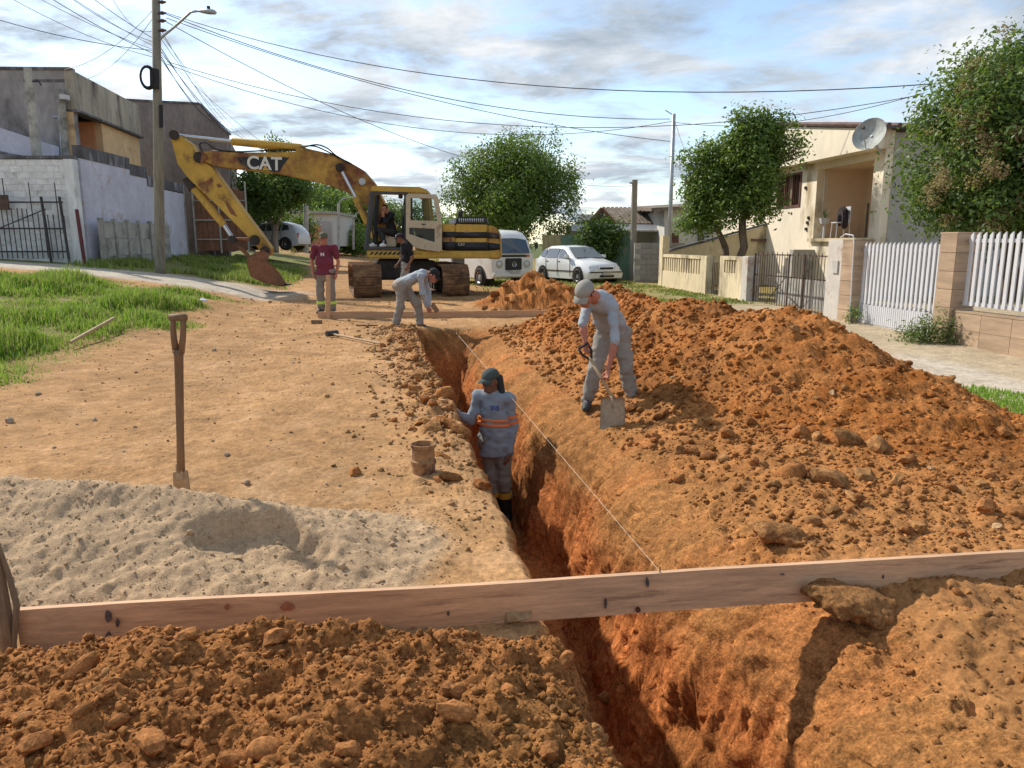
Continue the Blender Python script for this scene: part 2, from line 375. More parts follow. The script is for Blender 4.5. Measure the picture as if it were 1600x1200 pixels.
# --- soil colours (what the soil itself is)
def C3(r, g, b): return np.array([r, g, b])
cn1 = fbm2(X, Y, .7, 5, 101, .6)[..., None]; cn2 = fbm2(X, Y, 3.5, 4, 103, .6)[..., None]; cn3 = fbm2(X, Y, 14, 3, 105)[..., None]
road = C3(.362, .202, .088)*(1+.16*cn1) + C3(.05, .045, .04)*np.clip(cn2, 0, 1)
road = road*(1 + .16*cn2 + .12*cn3 - .22*np.clip(fbm2(X, Y, 9, 4, 106, .7)[..., None]-.12, 0, 1)*2)
rut = np.clip(fbm2(U, V*.18, 1.0, 4, 107)[..., None]*1.4, -1, 1); road = road*(1+.13*rut)
soil = C3(.335, .130, .036)*(1+.28*cn1) + C3(.08, .05, .022)*np.clip(cn2, -.6, 1) + C3(.05, .035, .015)*cn3*.5
redp = np.clip(fbm2(X, Y, 1.6, 4, 109)[..., None]*2-.5, 0, 1); soil = soil*(1-.5*redp) + C3(.36, .115, .035)*.5*redp
tansoil = C3(.335, .152, .050)*(1+.18*cn1+.1*cn2)
fsoil = C3(.315, .132, .042)*(1+.30*cn1+.12*cn2); yel = np.clip(fbm2(X, Y, 1.1, 3, 111)[..., None]*1.8-.2, 0, 1); fsoil = fsoil*(1-.4*yel)+C3(.34, .18, .055)*.4*yel
sandc = C3(.465, .322, .193)*(1+.10*cn1+.08*cn2)
wn = fbm2(V*1.0, wallz*.6, 2.0, 4, 113)[..., None]
wall = np.clip(sstep(-.30, -.75, wallz)[..., None] + .8*wn, 0, 1)
wallc = tansoil*(1-wall) + C3(.41, .140, .042)*(1+.35*wn)*wall
col = road
def blend(c, m): 
    global col
    m = m[..., None] if m.ndim == 2 else m
    col = col*(1-m) + c*m
# grassy soil and gravel
gA = sstep(5.7, 7.0, -X + 1.1*fbm2(X, Y, .6, 4, 121) - .05*(Y-9))*sstep(6.5, 8.0, Y)*sstep(19.5, 17.5, Y + .8*fbm2(X, Y, .6, 3, 123))
grav_c = 21.6 + .12*(-X-6)
gB = sstep(2.5, 1.3, np.abs(Y-grav_c+.5*fbm2(X, Y, .5, 3, 125)))*sstep(5.2, 7.5, -X)
gC = sstep(23.6, 24.6, Y + .5*fbm2(X, Y, .6, 3, 126))*sstep(7.0, 8.5, -X + .12*(Y-24)*0 - .19*(Y-24))*sstep(60, 50, Y)
blend(C3(.16, .17, .05)*(1+.3*cn2), gA*.85); blend(C3(.44, .40, .33)*(1+.25*cn2+.15*cn3), gB*.9); blend(C3(.15, .17, .055)*(1+.3*cn2), gC*.9)
rgt = sstep(-1.9, -1.2, X-RX(np.clip(Y, 0, 40)) + .3*fbm2(X, Y, .8, 3, 127))*sstep(3, 5, Y)
blend(C3(.42, .335, .225)*(1+.12*cn1+.1*cn2), rgt*sstep(24, 21, Y))
grv = sstep(3.2, 2.2, RX(np.clip(Y, 0, 40))-X + .6*fbm2(X, Y, .9, 3, 129))*sstep(1.0, 1.6, RX(np.clip(Y, 0, 40))-X)*sstep(12, 10, Y)
blend(C3(.50, .45, .37)*(1+.3*cn3), grv*.8)
gD = sstep(17.5, 19.5, Y + .6*fbm2(X, Y, .5, 3, 131) )*sstep(-.9, .5, X + .18*(Y-22) + .4*fbm2(X, Y, .7, 3, 133))*sstep(70, 60, Y)
blend(C3(.22, .20, .07)*(1+.3*cn2), gD*.75)
far = sstep(60, 80, V); blend(C3(.10, .12, .04)*(1+.2*cn1), far*sstep(3, 9, np.abs(U+3)))
blend(soil, np.maximum(sstep(.02, .12, ridge+.5*spill)*near, rimL*near*.35))
blend(soil*.45+tansoil*.55, sstep(.85, 1.25, U)*sstep(6.0, 5.2, U)*sstep(14.6, 13.4, V)*sstep(3.4, 4.4, V)*near*.92*(1-sstep(.02, .12, ridge)))
frontR = sstep(1.0, 1.5, U)*sstep(5.4, 4.2, V + .4*fbm2(X, Y, 1, 3, 135))*sstep(6, 5, U)*near
blend(C3(.325, .147, .050)*(1+.22*cn1+.12*cn2), frontR*.8)
blend(wallc, m_tr*near); blend(fsoil, m_fore); blend(sandc, m_sand*sstep(.004, .03, sand))
sandy = sstep(-2.6, -1.2, U)*sstep(-.25, -.7, U)*sstep(6.2, 4.6, V)*sstep(2.9, 3.2, V); blend(sandc, sandy*.35*np.clip(.5+cn2[..., 0], 0, 1))
damp = np.clip(fbm2(X, Y, 1.3, 5, 137, .65)-.10, 0, 1)*2.2; col = col*(1-.38*np.clip(damp, 0, 1)*np.maximum(dug, .35*(1-m_sand))*near)[..., None]
# crumbs have a slightly different tone than their neighbours
col = np.clip(col*(1 + .22*(rng.random(col.shape[:2])[..., None]-.5)*dug[..., None]), .004, .9)
nv, nu = U.shape
pts = np.stack([Xd, Yd, Z], -1).reshape(-1, 3); colf = col.reshape(-1, 3)
idx = np.arange(nv*nu).reshape(nv, nu)
quads = np.stack([idx[:-1, :-1], idx[:-1, 1:], idx[1:, 1:], idx[1:, :-1]], -1)
def fmask(m): return (m[:-1, :-1]+m[1:, :-1]+m[:-1, 1:]+m[1:, 1:])/4
regs = np.zeros((nv-1, nu-1), int)
rm = fmask(ridge+.5*spill*near)
regs[(rm > .07) & (fmask(V) < 15.2)] = 2; regs[(rm > .07) & (fmask(V) >= 15.2)] = 3
regs[fmask(sand) > .02] = 5; regs[fmask(fore) > .05] = 4; regs[(fmask(tr) < -.03) & (regs == 0)] = 1
M_soil = mat('soil', None, rough=.95, var=.20, scale=9, bump=.8, bscale=75, attr='col', spec=.12, bd=.014, speck=.42, sscale=70)
M_roadm = mat('road_earth', None, rough=.95, var=.17, scale=4, bump=.6, bscale=60, attr='col', spec=.12, bd=.009, speck=.26, sscale=55)
M_sandm = mat('sand', None, rough=.95, var=.08, scale=14, bump=.8, bscale=120, attr='col', spec=.15, bd=.010, speck=.22, sscale=110)
def cut(r, name, m, label=None, cat=None, kind=None, loc=None):
    q = quads[regs == r].reshape(-1, 4); used, inv = np.unique(q, return_inverse=True)
    o = np_mesh(name, pts[used], inv.reshape(-1, 4), m, colors=colf[used], loc=loc); tag(o, label, cat, None, kind); ORG[o.name] = (Vector(loc or (0, 0, 0)), 0); return o
ground = cut(0, 'ground', M_roadm, kind='structure'); trench = cut(1, 'trench', M_soil, kind='structure')
heap_ridge = cut(2, 'soil_heap', M_soil, 'long ridge of orange brown excavated soil along the right of the trench', 'soil heap', loc=(2.6, 9, 0))
heap_far = cut(3, 'soil_heap', M_soil, 'pointed orange soil heap behind the far board, in front of the white van', 'soil heap', loc=(.5, 17.2, .1))
heap_fore = cut(4, 'soil_heap', M_soil, 'crumbly brown soil heap in the foreground on the near side of the long board', 'soil heap', loc=(-.8, 2.1, 0))
sand_pile = cut(5, 'sand_pile', M_sandm, 'pale beige sand pile with a scooped hollow behind the near board', 'sand pile', loc=(-2.2, 3.9, 0))

# --- clods and stones: each large one a piece of its heap, the small ones joined
def clod_mesh(name, seed, angular, sub=2):
    bm = bmesh.new(); bmesh.ops.create_icosphere(bm, subdivisions=sub, radius=1)
    rr = random.Random(seed); planes = [(Vector((rr.gauss(0, 1), rr.gauss(0, 1), rr.gauss(0, 1))).normalized(), rr.uniform(.55, .85)) for _ in range(9 if angular else 4)]
    ph = [rr.uniform(0, 6) for _ in range(6)]
    for v in bm.verts:
        p = v.co.copy()
        for n, d in planes:
            e = p.dot(n)-d
            if e > 0: p -= n*e*.9
        k = .07*(math.sin(p.x*5+ph[0])+math.sin(p.y*6+ph[1])+math.sin(p.z*5.5+ph[2])) + .05*math.sin(p.x*11+ph[3])*math.sin(p.y*12+ph[4]) + rr.uniform(-.075, .075)
        p *= 1+k; v.co = Vector((p.x*1.15, p.y*.9, p.z*.75))
    me = bpy.data.meshes.new(name); bm.to_mesh(me); bm.free()
    if not angular: me.polygons.foreach_set('use_smooth', [True]*len(me.polygons))
    return me
M_clods = [mat('clod_a', (.28, .118, .040), .95, .35, 2.2, .6, 7, rnd=.25, spec=.1, bd=.004, speck=.35, sscale=7), mat('clod_b', (.30, .15, .057), .95, .35, 2.2, .6, 7, rnd=.22, spec=.1, bd=.004, speck=.35, sscale=7),
           mat('clod_c', (.36, .235, .125), .95, .3, 2.2, .6, 7, rnd=.2, spec=.1, bd=.004)]
M_sandl = mat('sand_lump', (.42, .30, .185), .95, .12, 3, .5, 9, rnd=.08, spec=.1, bd=.003)
M_stone = mat('stone', (.40, .34, .26), .9, .3, 2, .7, 8, rnd=.3, dirt=(.33, .16, .06), dscale=1.5, damt=.5)
CL = {}
for k in range(7):
    for mi in range(3):
        me = clod_mesh('soil_clod', k*3+1, k != 0, 2); me.materials.append(M_clods[mi]); CL[(k, mi)] = me
stone_me = [clod_mesh('stone', 50+k, True, 2) for k in range(3)]
for me in stone_me: me.materials.append(M_stone)
sand_me = [clod_mesh('sand_lump', 80+k, k > 0, 2) for k in range(3)]
for me in sand_me: me.materials.append(M_sandl)
def put_clod(parent, x, y, r, mi=None, name='soil_clod', me=None, sink=.3, z=None, rot=None, sc=None):
    mi = random.choices((0, 1, 2), (6, 4, .4))[0] if mi is None else mi
    me = me or CL[(random.randrange(7), mi)]
    o = bpy.data.objects.new(name, me); COL.objects.link(o); o.parent = parent
    o.location = Vector((x, y, (hz(x, y) if z is None else z) + r*(.75-2*sink*.75)*.8)) - org(parent)[0]
    o.rotation_euler = rot or (random.uniform(-.5, .5), random.uniform(-.5, .5), random.uniform(0, 6.28)); o.scale = sc or (r, r*random.uniform(.75, 1.1), r*random.uniform(.7, 1.1)); return o
# big blocks seen at given places in the photograph (px, py, radius)
for px, py, r, mi in [(1035, 652, .13, 0), (988, 640, .11, 0), (1247, 680, .13, 0), (1325, 690, .15, 1), (1370, 700, .15, 1), (1235, 745, .15, 0), (1295, 755, .17, 1), (1350, 750, .12, 1), (1418, 722, .10, 0),
                      (1540, 798, .11, 0), (1500, 770, .08, 1), (1485, 765, .07, 0), (1210, 610, .09, 0), (1375, 600, .08, 0), (1567, 672, .09, 0), (1150, 470, .10, 0), (1130, 720, .08, 1), (1180, 725, .08, 0),
                      (1105, 715, .08, 0), (1400, 755, .08, 1), (1240, 730, .09, 0), (1545, 745, .06, 0), (1300, 800, .07, 1), (1060, 750, .07, 0), (1020, 700, .06, 0), (1455, 735, .06, 2), (1580, 760, .07, 0), (1340, 780, .06, 0)]:
    p = G(px, py, .05)
    for _ in range(12): p = G(px, py, .5*p.z + .5*hz(p.x, p.y))
    put_clod(heap_ridge, p.x, p.y, r*.72, mi)
n = 0
while n < 115:
    u0 = random.uniform(1.55, 5.0); v0 = 4.0*math.exp(random.random()*math.log(13.5/4.0)); x0 = u0+xL(v0)
    r = .028*(1-random.random()*.93)**(-.42)
    if r > .11 or r < .0035*v0: continue
    if random.random() > .35 + .65*math.exp(-((u0-2.4)/.8)**2): continue
    put_clod(heap_ridge, x0, v0, r); n += 1
for _ in range(45):
    u0 = random.gauss(2.8, .6); v0 = random.uniform(15.9, 18.2); put_clod(heap_far, u0+xL(v0), v0, random.uniform(.05, .12), 0)
n = 0
while n < 110:
    x0, v0 = random.uniform(-2.0, .35), random.uniform(1.75, 2.8)
    if x0 > xL(v0)-.05: continue
    put_clod(heap_fore, x0, v0, .014*(1-random.random()*.93)**(-.45), random.choice((0, 0, 1))); n += 1
for px, py, r in [(235, 1170, .055), (60, 1165, .06), (415, 1178, .05), (545, 1180, .05), (800, 965, .085), (860, 1180, .05), (185, 1130, .035), (440, 985, .045), (430, 1000, .05), (520, 970, .03), (700, 1085, .05), (355, 990, .05), (715, 1120, .06), (950, 1110, .07), (880, 1040, .05), (130, 1050, .06)]:
    p = G(px, py, .2)
    for _ in range(10): p = G(px, py, .5*p.z + .5*hz(p.x, p.y))
    put_clod(heap_fore, p.x, p.y, r, 0 if r < .08 else 2)
# broken pieces lining the left rim of the trench and small stones lying on the road, pieces of the ground
for _ in range(55):
    v0 = random.uniform(5.0, 13.6); u0 = -abs(random.gauss(.02, .28)) - .03
    put_clod(ground, u0+xL(v0), v0, random.uniform(.025, .085)*(1 if random.random() < .8 else 1.5), random.choice((0, 0, 1)))
for px, py, r in [(655, 590, .07), (672, 610, .07), (668, 660, .09), (655, 655, .06), (690, 650, .07), (640, 640, .06), (660, 690, .06)]:
    p = G(px, py, .05); put_clod(ground, p.x, p.y, r, 1, me=CL[(random.choice((1, 2, 4)), 1)])
for _ in range(45):
    v0 = 4.6*math.exp(random.random()*math.log(18/4.6)); u0 = random.uniform(-6.5, -.4) if v0 > 6 else random.uniform(-4, -.5)
    put_clod(ground, u0+xL(v0), v0, random.uniform(.007, .015)*(1+v0*.05), me=random.choice(stone_me), name='stone')
for px, py, r in [(386, 757, .035), (15, 660, .05), (60, 617, .04), (148, 657, .03), (355, 712, .03), (85, 700, .02), (300, 470, .06), (335, 548, .04)]:
    p = G(px, py, 0)
    for _ in range(8): p = G(px, py, hz(p.x, p.y))
    put_clod(ground, p.x, p.y, r, me=stone_me[0], name='stone')
for _ in range(60):                                 # right hand foreground
    v0 = random.uniform(2.4, 5.0); u0 = random.uniform(1.25, 3.6); put_clod(ground, u0+xL(v0), v0, .014*(1-random.random()*.93)**(-.4), random.choice((0, 0, 1)))
for _ in range(28):
    v0 = random.uniform(3.2, 4.5); x0 = random.uniform(-3.4, -.5); put_clod(sand_pile, x0, v0, random.uniform(.010, .03), name='sand_lump', me=random.choice(sand_me))
def crumbs(name, parent, count, gen, rfun, m, tint=1.0):
    bm = bmesh.new(); bmesh.ops.create_icosphere(bm, subdivisions=1, radius=1); bv = np.array([v.co[:] for v in bm.verts]); bf = np.array([[v.index for v in f.verts] for f in bm.faces]); bm.free()
    Vs = []; Fs = []; Cs = []
    for i in range(count):
        x0, y0 = gen(); r = rfun(y0)
        j = bv*(r*(.35+1.1*rng.random((len(bv), 1))))*np.array([1, 1, .8])
        a = random.uniform(0, 6.28); ca, sa = math.cos(a), math.sin(a); j = np.stack([j[:, 0]*ca-j[:, 1]*sa, j[:, 0]*sa+j[:, 1]*ca, j[:, 2]], 1)
        Vs.append(j + np.array([x0, y0, hz(x0, y0)+r*.25])); Fs.append(bf+i*len(bv))
        ui = int(np.clip(np.searchsorted(uu, x0-xL(y0)), 0, nu-1)); vi = int(np.clip(np.searchsorted(vv, y0), 0, nv-1))
        Cs.append(np.tile(col[vi, ui]*random.uniform(.8, 1.2)*tint, (len(bv), 1)))
    o = np_mesh(name, np.concatenate(Vs), np.concatenate(Fs), m, parent, smooth=False, colors=np.concatenate(Cs)); o['kind'] = 'stuff'; return o
def pl(a, p=.5, cap=4): return min(cap*a, a*(1-random.random()*.97)**(-p))
def g_ridge():
    while True:
        u = random.uniform(1.4, 5.3); v = 3.9*math.exp(random.random()*math.log(14/3.9))
        if random.random() < .3 + .7*math.exp(-((u-2.5)/.9)**2): return u+xL(v), v
def g_fore():
    while True:
        x, v = random.uniform(-2.3, .4), random.uniform(1.6, 2.95)
        if x < xL(v)-.03: return x, v
crumbs('soil_crumbs', heap_ridge, 9000, g_ridge, lambda y: pl(.0014*max(y, 4), .5), M_soil)
crumbs('soil_crumbs', heap_fore, 9000, g_fore, lambda y: pl(.0042, .55), M_soil)
def g_rim():
    v = random.uniform(4, 14); return -abs(random.gauss(0, .4)) - .02 + xL(v), v
crumbs('soil_crumbs', ground, 1100, g_rim, lambda y: pl(.0014*y, .5), M_soil)
def g_fr():
    v = random.uniform(2.2, 5); return random.uniform(1.2, 4)+xL(v), v
crumbs('soil_crumbs', ground, 2500, g_fr, lambda y: pl(.005, .5), M_soil)
def g_sand(): return random.uniform(-3.8, -.3), random.uniform(3.05, 4.7)
crumbs('sand_crumbs', sand_pile, 4000, g_sand, lambda y: pl(.0026, .5), M_sandm)
def g_road():
    v = 4*math.exp(random.random()*math.log(20/4)); return random.uniform(-7, -.3)+xL(v), v
crumbs('road_grit', ground, 1500, g_road, lambda y: pl(.0008*y, .35), M_roadm, 1.0)

# ------------------------------------------------------------------ left side buildings and walls
M_render = mat('grey_render', (.32, .30, .295), .95, .3, .8, .5, 25, dirt=(.07, .06, .06), dscale=.5, damt=.4, stretch=(1, 1, .5))
M_render2 = mat('dark_render', (.23, .19, .17), .95, .35, .9, .5, 25, dirt=(.36, .31, .26), dscale=.35, damt=.25, stretch=(1, 1, .4))
M_band = mat('stained_cream', (.40, .36, .29), .95, .3, 1.2, .4, 25, dirt=(.09, .08, .075), dscale=.9, damt=.5, stretch=(1, 1, .3))
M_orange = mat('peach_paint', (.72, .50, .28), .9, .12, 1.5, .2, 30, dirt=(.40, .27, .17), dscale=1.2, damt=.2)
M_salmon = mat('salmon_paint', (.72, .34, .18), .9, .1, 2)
M_lav = mat('lavender_paint', (.56, .56, .65), .95, .15, 1.0, .4, 25, dirt=(.44, .33, .27), dscale=1.1, damt=.16, stretch=(1, 1, 1))
M_cap = mat('sooty_cap', (.11, .105, .11), .95, .4, 2.5, .5, 25, dirt=(.34, .34, .38), dscale=1.6, damt=.35, stretch=(1, 1, .35))
M_whitewall = mat('whitewash_block', (.68, .69, .68), .95, .18, .9, .5, 22, dirt=(.22, .22, .21), dscale=.8, damt=.28, stretch=(1, 1, .4))
M_conc = mat('old_concrete', (.38, .37, .33), .95, .25, 1.5, .6, 25, dirt=(.15, .15, .13), dscale=1.0, damt=.35, rnd=.1)
M_conc_l = mat('pale_concrete', (.40, .385, .35), .95, .2, 2, .5, 25, rnd=.1, dirt=(.2, .2, .17), dscale=1.4, damt=.3)
M_rust = mat('rusty_iron', (.115, .07, .05), .85, .4, 9, .3, 60, dirt=(.05, .045, .045), dscale=6, damt=.5)
M_iron = mat('dark_iron', (.05, .05, .055), .7, .3, 9, 0, dirt=(.12, .07, .045), dscale=5, damt=.3)
M_rwood = mat('red_brown_wood', (.20, .095, .055), .8, .3, 2, .2, 30, rnd=.15)
M_woodpost = mat('weathered_post', (.235, .215, .165), .9, .3, 3, .5, 18, stretch=(3, 3, .35), dirt=(.12, .11, .09), dscale=1.5, damt=.3)
M_glassd = mat('dark_window', (.025, .028, .03), .12, .2, 3, spec=.6)
M_white = mat('white_paint', (.56, .56, .58), .6, .06, 4)
M_steel = mat('galvanised', (.42, .44, .46), .45, .15, 6, metal=.6)

def wall_strip(mb, a, b, z0, za, zb, th):           # upright slab from a to b (xy), tops za, zb
    a = Vector((a[0], a[1], 0)); b = Vector((b[0], b[1], 0)); n = (b-a).normalized().cross(Vector((0, 0, 1)))*th
    mb.prism([Vector((a.x, a.y, z0)), Vector((b.x, b.y, z0)), Vector((b.x, b.y, zb)), Vector((a.x, a.y, za))], n); return mb
def sub(a, b, t): return (a[0]+(b[0]-a[0])*t, a[1]+(b[1]-a[1])*t)

# white block wall behind the gate
t = thing('block_wall', 'whitewashed block wall behind the dark iron gate', 'wall', (-18, 25.6, 1.0))
mb = MB(); wall_strip(mb, (-36, 25.6), (-14.45, 25.6), .5, 4.45, 4.35, .2).build('wall_body', M_whitewall, t)
blk = MB().box((-.196, -.012, -.096), (.196, .012, .096)).build('block', None, t, world=False)
blk.data.materials.append(mat('whitewash_single', (.68, .69, .68), .95, .2, 2, .4, 22, rnd=.07, dirt=(.34, .34, .32), dscale=1.5, damt=.2))
first = True
for j in range(17):
    for i in range(10):
        o = blk if first else bpy.data.objects.new('block', blk.data)
        if not first: COL.objects.link(o); o.parent = t
        first = False; o.location = Vector((-18.5+i*.4+(.2 if j % 2 else 0), 25.394+random.uniform(-.004, .004), 1.05+j*.2))-org(t)[0]
MB().box((-36, 25.34, 4.37), (-14.40, 25.66, 4.47)).build('wall_cap', M_cap, t)
MB().box((-14.70, 25.32, .6), (-14.40, 25.62, 4.36)).build('corner_pillar', M_whitewall, t)
# lavender stepped wall running up the street
A, B = (-14.38, 25.75), (-15.15, 35.5)
t = thing('stepped_wall', 'lavender stepped wall with black stained top behind the utility pole', 'wall', (-14.8, 30, 1.2))
steps = [(0, .18, 4.85, 4.85), (.18, .40, 4.85, 4.85), (.40, .56, 4.65, 4.65), (.56, .98, 4.35, 4.3)]
for t0, t1, za, zb in steps:
    a, b = sub(A, B, t0), sub(A, B, t1)
    wall_strip(MB(), a, b, .5, za-.42, zb-.42, -.2).build('wall_panel', M_lav, t)
    a2 = (a[0]+.02, a[1]); b2 = (b[0]+.02, b[1])
    wall_strip(MB(), a2, b2, za-.42, za, zb, -.24).build('stained_cap', M_cap, t)
a, b = sub(A, B, .985), sub(A, B, 1.0)
wall_strip(MB(), a, b, .5, 4.3, 4.3, -.3).build('end_pillar', M_conc, t)
# low concrete panel fence before it
t = thing('panel_fence', 'low weathered concrete panel fence along the foot of the lavender wall', 'fence', (-13.9, 28, 1.1))
for i in range(6):
    y0, y1 = 25.95+i*1.05, 25.95+(i+1)*1.05; x0, x1 = -14.0-.079*(y0-25.9), -14.0-.079*(y1-25.9)
    for j in range(3):
        wall_strip(MB(), (x0, y0+.07), (x1, y1-.07), .62+j*.6, .62+(j+1)*.6-.012, .62+(j+1)*.6-.012, -.05).build('concrete_panel', M_conc, t)
    MB().box((x0-.09, y0-.06, .6), (x0+.06, y0+.06, 2.50)).build('concrete_post', M_conc_l, t)
t = thing('red_post', 'dark red iron pipe post at the corner of the white wall', 'post', (-14.25, 25.2, 1.0))
MB().tube([(-14.3, 25.25, .9), (-14.38, 25.25, 2.75)], .06).build('pipe', mat('dark_red_paint', (.13, .035, .04), .6, .2, 4), t)
# iron gate with spikes
t = thing('iron_gate', 'dark rusty iron bar gate with tall spikes at the left edge', 'gate', (-16.6, 25.2, 1.0))
for i in range(24):
    x = -18.6 + i*.168; h = (4.0 if i % 5 == 2 else 3.05) - .02*i + random.uniform(-.08, .08)
    MB().tube([(x, 25.1, 1.15), (x-.02+random.uniform(-.02, .02), 25.1, h)], .017, 5).build('bar', M_iron, t)
for z in (1.35, 2.1, 2.95): MB().box((-18.6, 25.11, z), (-14.75, 25.15, z+.05)).build('rail', M_iron, t)
MB().tube([(-17.5, 25.08, 1.9), (-15.3, 25.08, 2.75)], .02, 5).build('brace', M_iron, t)
for x in (-15.32, -14.72): MB().tube([(x, 25.1, 1.0), (x-.1, 25.1, 3.15)], .05, 6).build('gate_post', M_iron, t)
o = tag(MB().box((-17.0, 24.98, 2.72), (-16.45, 25.05, 3.2)).build('metal_box', M_rust, loc=(-16.7, 25, 2.7)), 'small rusty metal box hung on the iron gate', 'box')
# short leaning concrete post standing behind the wall
p0, p1 = P(63, 296, 26.3), P(43, 106, 26.3)
t = thing('concrete_post', 'tall grey concrete service post leaning left behind the white wall', 'post', (p0.x, p0.y, 1.2))
MB().tube([(p0.x+.05, p0.y, 1.0), tuple(p0), tuple(p1)], [.2, .18, .12], 8).build('shaft', M_conc, t)
MB().tube([P(44, 128, 26.3), P(60, 126, 26.3), P(64, 133, 26.3)], .03, 6).build('hook', M_iron, t)
# lavender lean-to house
t = thing('low_house', 'low lavender house wall rising behind the white block wall', 'house', (-20, 27, 1))
MB().prism([P(-20, 300, 27), P(87, 300, 27), P(84, 228, 27), P(-20, 194, 27)], (0, .3, 0)).build('wall', M_lav, t)
MB().prism([P(-20, 232, 26.95), P(60, 248, 26.95), P(60, 252, 26.95), P(-20, 236, 26.95)], (0, -.1, 0)).build('ledge', M_cap, t)

# grey building with the peach loggia
t = thing('grey_building', 'grey rendered two storey building with peach loggia and stained parapet', 'building', (-19, 30, 1))
c0, c1 = (-15.7, 28.0), (-16.75, 34.9); zt = 7.67
d = Vector((c1[0]-c0[0], c1[1]-c0[1], 0)).normalized(); nrm = Vector((d.y, -d.x, 0))       # nrm points to the street
def on(s, z, off=0): return Vector((c0[0], c0[1], 0)) + d*s + nrm*off + Vector((0, 0, z))
LEN = (Vector(c1)-Vector(c0)).length
mb = MB(); mb.prism([Vector((-38, 28.0, .5)), Vector((c0[0], 28.0, .5)), Vector((c0[0], 28.0, zt)), Vector((-38, 28.0, zt+.15))], (0, .25, 0)); mb.build('side_wall', M_render, t)
MB().prism([Vector((-38, 27.96, zt+.15)), Vector((c0[0]+.05, 27.96, zt)), Vector((c0[0]+.05, 27.96, zt+.1)), Vector((-38, 27.96, zt+.25))], (0, .34, 0)).build('parapet_cap', M_cap, t)
def slab(s0, s1, z0, z1, off, th, name, m): MB().prism([on(s0, z0, off), on(s1, z0, off), on(s1, z1, off), on(s0, z1, off)], -nrm*th).build(name, m, t)
slab(0, LEN, 6.35, zt, .12, .3, 'parapet', M_band)
slab(-.02, LEN+.02, 6.27, 6.35, .2, .4, 'eave_ledge', M_cap)
slab(0.0, .35, 1, 6.27, 0, .3, 'corner_pier', M_orange); slab(2.6, LEN, 4.95, 6.27, 0, .25, 'front_wall', M_orange)
slab(2.6, 4.2, 1, 4.95, 0, .25, 'front_wall', M_orange); slab(6.0, LEN, 1, 4.95, 0, .25, 'front_wall', M_orange); slab(4.2, 6.0, 1, 3.9, 0, .25, 'front_wall', M_orange)
slab(.35, 2.6, 1, 3.95, 0, .25, 'front_wall', M_orange)
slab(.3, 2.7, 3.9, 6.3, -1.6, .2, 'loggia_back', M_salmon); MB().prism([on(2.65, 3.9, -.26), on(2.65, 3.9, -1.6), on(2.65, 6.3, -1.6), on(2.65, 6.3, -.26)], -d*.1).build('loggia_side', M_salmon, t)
slab(4.2, 6.0, 3.9, 4.95, -.12, .06, 'window_pane', M_glassd); slab(4.2, 6.0, 4.3, 4.95, -.06, .05, 'roller_blind', M_white)
MB().prism([Vector((-38, 28.2, zt-.4)), on(0, zt-.4, -.1), on(LEN, zt-.4, -.1), Vector((-38, 36, zt-.4))], (0, 0, .1)).build('roof', M_cap, t)
MB().prism([on(LEN, .5, .0), on(LEN, .5, -8), on(LEN, zt-.3, -8), on(LEN, zt-.3, 0)], d*.2).build('back_wall', M_render, t)
p = P(93, 145, 27.8)
MB().tube([P(97, 255, 27.7), P(96, 195, 27.7), P(93, 183, 27.7), P(84, 183, 27.7)], .06, 8).build('service_pipe', M_steel, t)
MB().tube([P(103, 250, 27.75), P(94, 140, 27.75)], .13, 8).build('corner_pipe', M_conc, t)
MB().cbox(P(101, 152, 27.6), (.2, .3, .16)).build('wall_lamp', M_white, t)

# dark building behind the pole
t = thing('dark_building', 'tall dark brown stained gable wall behind the utility pole', 'building', (-16, 37, 1))
y0 = 37.0
pol = [P(180, 400, y0), P(357, 395, y0), P(355, 210, y0), P(310, 163, y0), P(180, 156, y0)]
pol[0].z = pol[1].z = .6
MB().prism(pol, (0, .3, 0)).build('gable_wall', M_render2, t)
MB().prism([P(180, 156, 36.95), P(310, 163, 36.95), P(356, 210, 36.95), P(356, 207, 36.95), P(310, 160, 36.95), P(180, 153, 36.95)], (0, .45, 0)).build('coping', M_cap, t)
MB().prism([P(357, 395, y0+.3), P(372, 392, 45), P(370, 240, 45), P(355, 210, y0+.3)], (-.25, 0, 0)).build('street_wall', M_render2, t)
MB().box((-14.75, 36.65, .8), (-14.4, 36.97, 5.6)).build('pilaster', M_cap, t)
t = thing('plank_gate', 'reddish brown double plank gate with thin frame lines beside the lavender wall', 'gate', (-13.6, 36, 1))
for i in range(9):
    x = -15.0+i*.27
    for j in range(1): MB().box((x, 36.2, 1.3), (x+.255, 36.26, 4.55-i*.06)).build('plank', M_rwood, t)
for z in (1.8, 2.7, 3.6): MB().box((-15.05, 36.14, z), (-12.6, 36.19, z+.06)).build('rail', M_conc_l, t)
for x in (-15.1, -13.9, -12.6): MB().box((x, 36.13, 1.2), (x+.06, 36.2, 4.5)).build('stile', M_conc_l, t)

